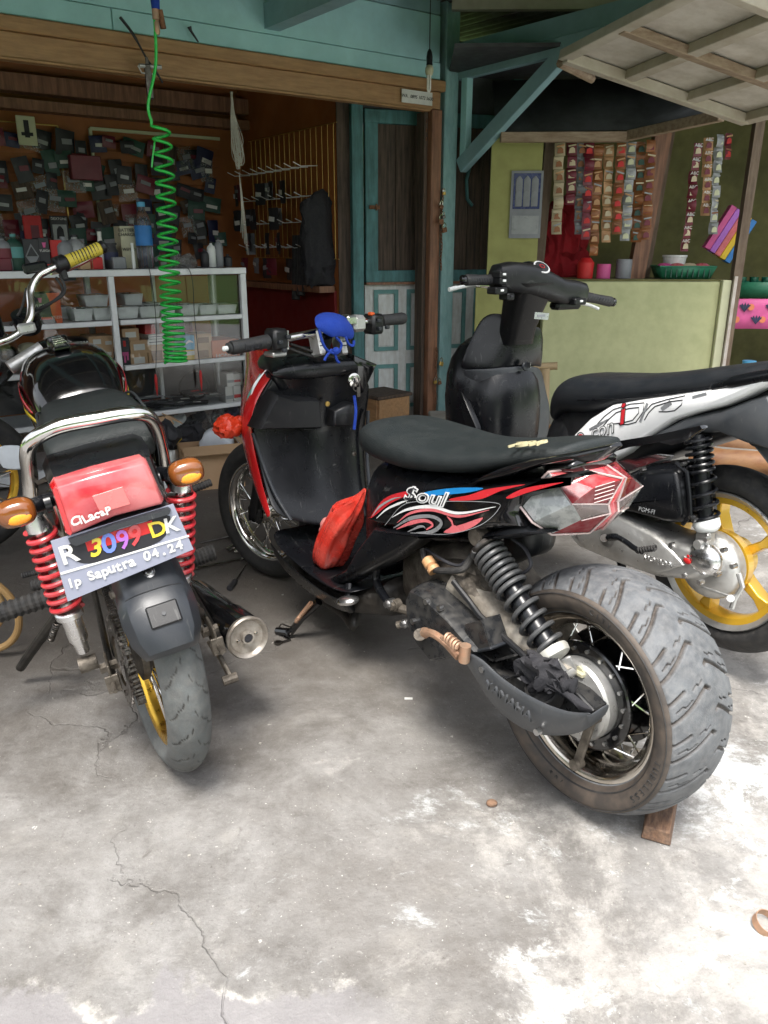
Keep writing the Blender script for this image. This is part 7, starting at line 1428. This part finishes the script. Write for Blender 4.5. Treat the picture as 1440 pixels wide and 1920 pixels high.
for pts in ([(1120, 795), (1150, 768), (1208, 755), (1192, 792), (1160, 796)], [(1130, 800), (1155, 774), (1198, 764), (1186, 788), (1150, 795)], [(1200, 790), (1222, 758), (1285, 742)], [(1208, 788), (1228, 762), (1280, 750), (1265, 770), (1235, 772)]): hr(pts, [.0034]*4, 'd_dark')
hr([(1200, 792), (1214, 756)], [.009, .009], 'd_grey'); hr([(1240, 768), (1258, 754)], [.012, .014], 'd_silver'); hr([(1298, 745), (1325, 738)], [.008, .008], 'd_silver'); hr([(1105, 806), (1122, 797), (1140, 786)], [.008, .010, .004], 'd_silver')
q = G(1089, 821, y=hy+.001); part('graphic', M().lathe([(.012, 0), (.012, .0006), (.001, .0007)], q, (0, 1, 0), 18), MT['d_red'], hs_); part('graphic', M().lathe([(.015, 0), (.018, 0), (.018, .0007), (.015, .0007)], q, (0, 1, 0), 24, closed=True), MT['d_dark'], hs_)
t0, t1 = G(1102, 818, y=hy+.001), G(1153, 800, y=hy+.001); text('con', .064, (t0+t1)/2+V(0, .0008, 0.004), t1-t0, (0, 0, 1), MT['d_dark'], hs_, shear=.35, off=.0014, sx=1.05); text('con', .064, (t0+t1)/2+V(0, .0016, 0.004), t1-t0, (0, 0, 1), MT['d_white'], hs_, shear=.35, off=-.001, sx=1.05)
q = G(1163, 779, y=hy+.001); text('i', .084, q+V(0, .0008, 0), t1-t0, (0, 0, 1), MT['d_dark'], hs_, shear=.35, off=.003, sx=1.3); text('i', .084, q+V(0, .0018, 0), t1-t0, (0, 0, 1), MT['d_red'], hs_, shear=.35, off=.001, sx=1.3)
lb_ = H.side([(1195, 838), (1235, 808), (1290, 780), (1360, 765), (1405, 748), (1450, 735), (1480, 790), (1470, 850), (1400, 832), (1350, 812), (1290, 815), (1240, 830)], .12)
for s in (1, -1): part('lower_tail_panel', M().pillow(lb_, .08*s, .142*s, ins=.015, steps=4), MT['shield_grey'], hs_, ang=50)
part('tail_lamp', M().body([(-.13, .82, .87, .12), (-.2, .8, .88, .11), (-.27, .82, .88, .07)], e=2.4), MT['lens_clear'], hs_, ang=50); part('lamp_reflector', M().body([(-.15, .825, .865, .1), (-.2, .81, .87, .09), (-.25, .83, .87, .05)], e=2.4), MT['d_pink'], hs_)
part('rear_mudguard', M().grid([[H.at(a, b, y=.1)*1+V(0, dy, 0) for dy in (.01, -.05, -.15, -.21)] for a, b in ((1345, 790), (1400, 815), (1440, 860), (1475, 920))]), MT['shield_grey'], hs_, sub=1, solid=.008, ang=60)
q = G(1420, 821, y=.115); part('reflector_boss', M().lathe([(.022, -.01), (.022, .006), (.014, .01), (.001, .01)], q, (-.3, 1, 0), 18), MT['black_plastic'], hs_)
part('seat', M().body([(.675, .64, .69, .06), (.655, .62, .735, .105), (.6, .66, .785, .13), (.5, .675, .802, .138), (.36, .715, .818, .138), (.22, .76, .845, .132), (.08, .80, .878, .122), (-.06, .85, .91, .105), (-.2, .89, .94, .08), (-.27, .91, .945, .05)], e=2.8, n=32, sub=5), MT['seat_smooth'], hs_, ang=80)
part('seat_seam', M().tube(cr([V(.5, .138, .73), V(.36, .14, .755), V(.2, .134, .79), (.05, .122, .83)], 5), .0025, 6), MT['black_satin'], hs_)
for s in (1, -1): part('grab_rail', M().tube(cr([V(.03, .125*s, .835), V(-.05, .14*s, .865), V(-.16, .135*s, .90), V(-.28, .1*s, .945)], 5), [.012]*4+[.016]*12, 12), MT['black_satin'], hs_)
part('seat_front_cover', M().body([(.69, .3, .62, .08), (.66, .3, .66, .11), (.58, .36, .68, .13), (.5, .42, .66, .12)], e=3), MT['black_plastic'], hs_)
part('floorboard', M().body([(1.02, .26, .32, .16), (.85, .25, .3, .17), (.68, .25, .32, .15)], e=5), MT['black_plastic'], hs_)
part('engine', M().body([(.6, .28, .45, .08), (.45, .26, .46, .1), (.3, .28, .44, .09)], e=3), MT['cast_dirty'], hs_)
part('centre_stand', M().tube([V(.3, .12, .3), V(.12, .16, .02), V(.08, .17, .012)], .012, 8).tube([V(.3, -.12, .3), V(.12, -.16, .02), V(.08, -.17, .012)], .012, 8).cyl((.2, -.14, .16), (.2, .14, .16), .01, 8), MT['black_satin'], hs_)
# front end
def hg(rows_, mtn, nm, th=.008): return part(nm, M().grid([[G(a, b, x=x) for a, b, x in r_] for r_ in rows_]), MT[mtn], hs_, sub=2, solid=th, ang=80)
hg([[(905, 588, 1.04), (935, 584, 1.0), (955, 592, .97), (1000, 612, .96), (1018, 610, .98)], [(882, 632, 1.06), (925, 632, 1.0), (960, 640, .95), (1005, 648, .955), (1019, 650, .99)], [(861, 682, 1.07), (905, 690, 1.0), (955, 686, .95), (1000, 680, .96), (1016, 682, 1.0)], [(862, 694, 1.08), (905, 697, 1.0), (955, 690, .955), (1000, 684, .97), (1015, 690, 1.02)]], 'black_satin', 'upper_cover')
hg([[(862, 690, 1.06), (900, 692, .99), (955, 686, .94), (1000, 684, .955), (1016, 690, .99)], [(874, 715, 1.06), (905, 725, .99), (955, 722, .935), (1000, 722, .95), (1022, 722, .99)], [(884, 755, 1.06), (915, 768, .99), (945, 762, .95), (985, 758, .95), (1030, 752, .98)], [(893, 785, 1.05), (925, 790, .97), (948, 790, .94), (985, 790, .95), (1034, 768, .97)], [(900, 815, 1.03), (930, 822, .96), (955, 822, .92), (990, 822, .94), (1030, 808, .97)], [(900, 850, 1.0), (930, 852, .95), (955, 855, .9), (990, 855, .92), (1026, 840, .96)]], 'shield_grey', 'leg_shield')
for a, b in ((890, 707), (879, 718), (905, 808), (1022, 787)): q = G(a, b, x=.99 if b != 718 else 1.04); part('screw_recess', M().lathe([(.008, 0), (.009, .004), (.001, .0045)], q+V(-.004, 0, 0), (-1, 0, 0), 12), MT['ink'], hs_)
q = G(983, 686, x=.935); part('ignition_lock', M().lathe([(.014, 0), (.017, .008), (.014, .012), (.001, .011)], q, (-1, 0, 0), 18), MT['grey_plastic'], hs_); part('ignition_key', M().box(q+V(-.02, -.004, .006), (.02, .004, .022), b=.002), MT['chrome'], hs_)
def stick(pts, x, nm):
    o = part(nm, pillow_x(M(), face(H, pts, x), x, x-.002, ins=.0005, steps=1), MT['d_silver'], hs_); return o
s_ = stick([(957, 766), (986, 766), (987, 795), (959, 792)], .937, 'warning_sticker')
for k in range(5): q = G(972, 771+4.6*k, x=.934); part('print_line', M().box(q, (.001, .03, .0025)), MT['ink'], s_)
s_ = stick([(1003, 585), (1029, 587), (1027, 600), (1001, 598)], .80, 'warning_sticker'); q = G(1015, 592, x=.797); part('print_line', M().box(q, (.001, .035, .008)), MT['print_grey'], s_)
part('front_apron', M().body([(1.0, .35, .80, .15), (1.08, .36, .86, .19), (1.16, .42, .86, .17), (1.24, .5, .78, .1)], e=2.6), MT['black_satin'], hs_, ang=60)
part('front_wing', M().pillow(H.side([(843, 703), (850, 706), (868, 735), (880, 765), (895, 800), (897, 825), (884, 825), (872, 790), (858, 750)], .17), .155, .175, ins=.003), MT['black_satin'], hs_)
nk = []
for a, b, x, wy, wx in ((1000, 530, .84, .085, .06), (994, 560, .87, .075, .055), (985, 590, .90, .066, .05), (978, 615, .93, .06, .046), (972, 645, .96, .062, .045)):
    c_ = G(a, b, x=x); nk.append([c_+V(wx*math.copysign(abs(sin(t))**.5, sin(t))+.02, wy*math.copysign(abs(cos(t))**.5, cos(t)), 0) for t in [2*pi*k/24 for k in range(24)]])
part('headset_neck', M().loft(nk), MT['black_plastic'], hs_, ang=60)
hh = []
for a, b, x, hx, hz in ((922, 522, .87, .02, .022), (930, 520, .865, .034, .04), (955, 520, .86, .045, .05), (985, 523, .86, .055, .052), (1015, 533, .86, .055, .048), (1045, 545, .86, .05, .042), (1070, 548, .86, .045, .042), (1088, 549, .862, .038, .036), (1096, 550, .865, .022, .022)):
    c_ = G(a, b, x=x); hh.append([c_+V(hx*math.copysign(abs(sin(t))**.55, sin(t)), 0, hz*math.copysign(abs(cos(t))**.55, cos(t))) for t in [2*pi*k/24 for k in range(24)]])
hc = part('headset_cover', M().loft(hh), MT['black_plastic'], hs_, ang=35)
dq = G(1010, 512, x=.84); part('dial_lens', M().sph(dq+V(.02, 0, .0), .055, 20, (1.1, 1.15, .5), Matrix.Rotation(-.5, 3, 'Y')), MT['lens_clear'] if False else MT['black_gloss'], hc); part('dial_face', M().lathe([(.030, 0), (.030, .003), (.001, .003)], dq+V(-.012, -.0, .018), (-.62, 0, .78), 24), MT['d_white'], hc); part('dial_centre', M().lathe([(.024, .003), (.024, .005), (.001, .005)], dq+V(-.012, -.0, .018), (-.62, 0, .78), 24), MT['print_dark'], hc); part('dial_marks', M().lathe([(.008, .0055), (.01, .0055), (.01, .0065), (.008, .0065)], dq+V(-.012, 0, .018), (-.62, 0, .78), 12, closed=True), MT['print_red'], hc)
def hgrip(a, b, x): 
    p0, p1 = G(*a, x=x), G(*b, x=x); o = part('grip', M().tube([p0, p0.lerp(p1, .04), p0.lerp(p1, .5), p1], [.015, .0185, .0165, .018], 18), MT['grip_rubber'], hc); e = (p0-p1).normalized()
    part('bar_end', M().lathe([(.012, 0), (.016, .004), (.016, .012), (.01, .016), (.001, .016)], p0, e, 16), MT['black_gloss'], hc)
    for k in range(9): part('grip_rib', M().beam(p0.lerp(p1, .12+.09*k)+V(-.0165, 0, .006), p0.lerp(p1, .17+.09*k)+V(-.0165, 0, -.006), .0025, .0025), MT['ink'], o)
hgrip((872, 525), (925, 525), .85); hgrip((1146, 566), (1092, 555), .85)
part('brake_lever', M().tube(cr([G(925, 542, x=.9), G(895, 533, x=.93), G(865, 538, x=.94), G(842, 543, x=.94)], 5), [.006]*12+[.0075]*4, 10), MT['tray_white'], hc); part('brake_lever', M().tube(cr([G(1085, 568, x=.9), G(1105, 572, x=.93), G(1122, 579, x=.93)], 5), .006, 10), MT['tray_white'], hc)
part('lever_mount', M().box(G(905, 533, x=.88), (.03, .04, .02), b=.004), MT['chrome_worn'], hc)
for a, b, w in ((936, 515, .03), (936, 527, .03), (932, 545, .05), (1080, 565, .055), (950, 556, .03)):
    q = G(a, b, x=.82); o = part('switch_pod', M().box(q, (.05, w, .022), b=.004), MT['black_plastic'], hc); part('switch', M().box(q+V(-.026, 0, .002), (.006, .012, .007), b=.001), MT['tray_white'] if b != 556 else MT['ink'], o)
part('crossbar_cover', M().box(G(1060, 572, x=.88), (.05, .12, .03), b=.01), MT['black_plastic'], hc)
fq = part('front_wheel', rim_m(.178, .05), MT['gold_paint'], hs_); fq.location = (1.22, 0, .262); part('tyre', tyre_mesh('tyre', .262, .085, .182, .05, .022, 'rubber', 120, 24, [([(0, .036), (.02, .015), (.03, .004)], .0022)], 32, .003, .8), None, fq); part('hub', M().lathe([(.012, -.05), (.05, -.04), (.05, .04), (.012, .05)], n=24), MT['alloy'], fq)
for k in range(5): a_ = 2*pi*k/5; part('wheel_spoke', M().beam((.04*sin(a_), 0, .04*cos(a_)), (.165*sin(a_), 0, .165*cos(a_)), .03, .03, up=(0, 1, 0), ch=.004), MT['gold_paint'], fq)
part('fork_leg', M().cyl((1.22, .07, .262), (1.12, .07, .62), .018, 12).cyl((1.22, -.07, .262), (1.12, -.07, .62), .018, 12), MT['black_satin'], hs_)
# ---------------------------------------------------------------- tools and litter on the floor
def at0(px, py, z=.008): return WORLD.at(px, py, z=z)
sd_ = thing('screwdriver', 'screwdriver with dark purple handle on the floor under the front wheel', 'screwdriver', WORLD)
a, b, c = at0(470, 1045), at0(442, 1088, .012), at0(430, 1103, .012)
part('shaft', M().cyl(a, b, .003, 8), MT['steel'], sd_); part('handle', M().tube([b, b.lerp(c, .15), b.lerp(c, .5), c], [.006, .011, .01, .011], 8), MT['cloth_black'], sd_)
wr = thing('socket_wrench', 'long chrome socket wrench lying by the front wheel', 'wrench', WORLD)
part('bar', M().cyl(at0(362, 1067), at0(465, 1045), .005, 8), MT['chrome_worn'], wr); part('ring_end', M().lathe([(.01, 0), (.016, 0), (.016, .008), (.01, .008)], at0(362, 1067, .004), (0, 0, 1), 18, closed=True), MT['chrome_worn'], wr)
wr = thing('socket_set', 'chrome socket and ratchet head beside the front tyre', 'socket', WORLD)
part('socket', M().cyl(at0(426, 1032), at0(440, 1024, .02), .013, 14), MT['chrome_worn'], wr); part('socket', M().cyl(at0(440, 1034), at0(452, 1034), .01, 14), MT['chrome'], wr); part('rod', M().cyl(at0(440, 1010), at0(425, 998), .004, 8), MT['steel'], wr)
wr = thing('pipe_wrench', 'thin steel rod lying towards the cardboard carton', 'rod', WORLD); part('rod', M().cyl(at0(375, 1018), at0(432, 1005), .004, 8), MT['steel'], wr)
wr = thing('spanner', 'small spanner on the floor near the muffler', 'spanner', WORLD); part('shank', M().beam(at0(525, 1205, .005), at0(545, 1199, .005), .008, .004), MT['steel'], wr); part('jaw', M().lathe([(.006, 0), (.012, 0), (.012, .005), (.006, .005)], at0(521, 1206, .004), (0, 0, 1), 14, closed=True), MT['steel'], wr)
solo('paper_scrap', M().box((0, 0, .002), (.022, .007, .003)), MT['paper'], 'tiny white paper scrap on the floor before the fat tyre', 'paper', m4=Matrix.Translation(at0(766, 1311, 0)) @ Matrix.Rotation(-.05, 4, 'Z'))
solo('copper_ring', M().lathe([(.021, .0), (.0225, 0), (.0225, .016), (.021, .016)], (0, 0, 0), (.25, -.35, 1), 28, closed=True), MT['copper'], 'copper coloured metal ring on the floor at the right edge', 'ring', m4=Matrix.Translation(at0(1432, 1735, .003)))
solo('pebble', M().sph((0, 0, .006), .011, 10, (1.2, 1, .7)), MT['wood_block'], 'small brown pebble on the floor left of the fat tyre', 'pebble', m4=Matrix.Translation(at0(922, 1510, 0)))
g_ = M()
for _ in range(260):
    x, y = R.uniform(-1.6, 1.6), R.uniform(.8, 4.2); s = R.choice([.001, .001, .0015, .002, .003]); g_.box((x, y, s*.4), (s*2, s*R.uniform(1, 2), s), Matrix.Rotation(R.uniform(0, 3), 3, 'Z'))
solo('floor_grit', g_, MT['concrete_block'], 'scattered pale grit and crumbs over the concrete floor', 'grit', kind='stuff')
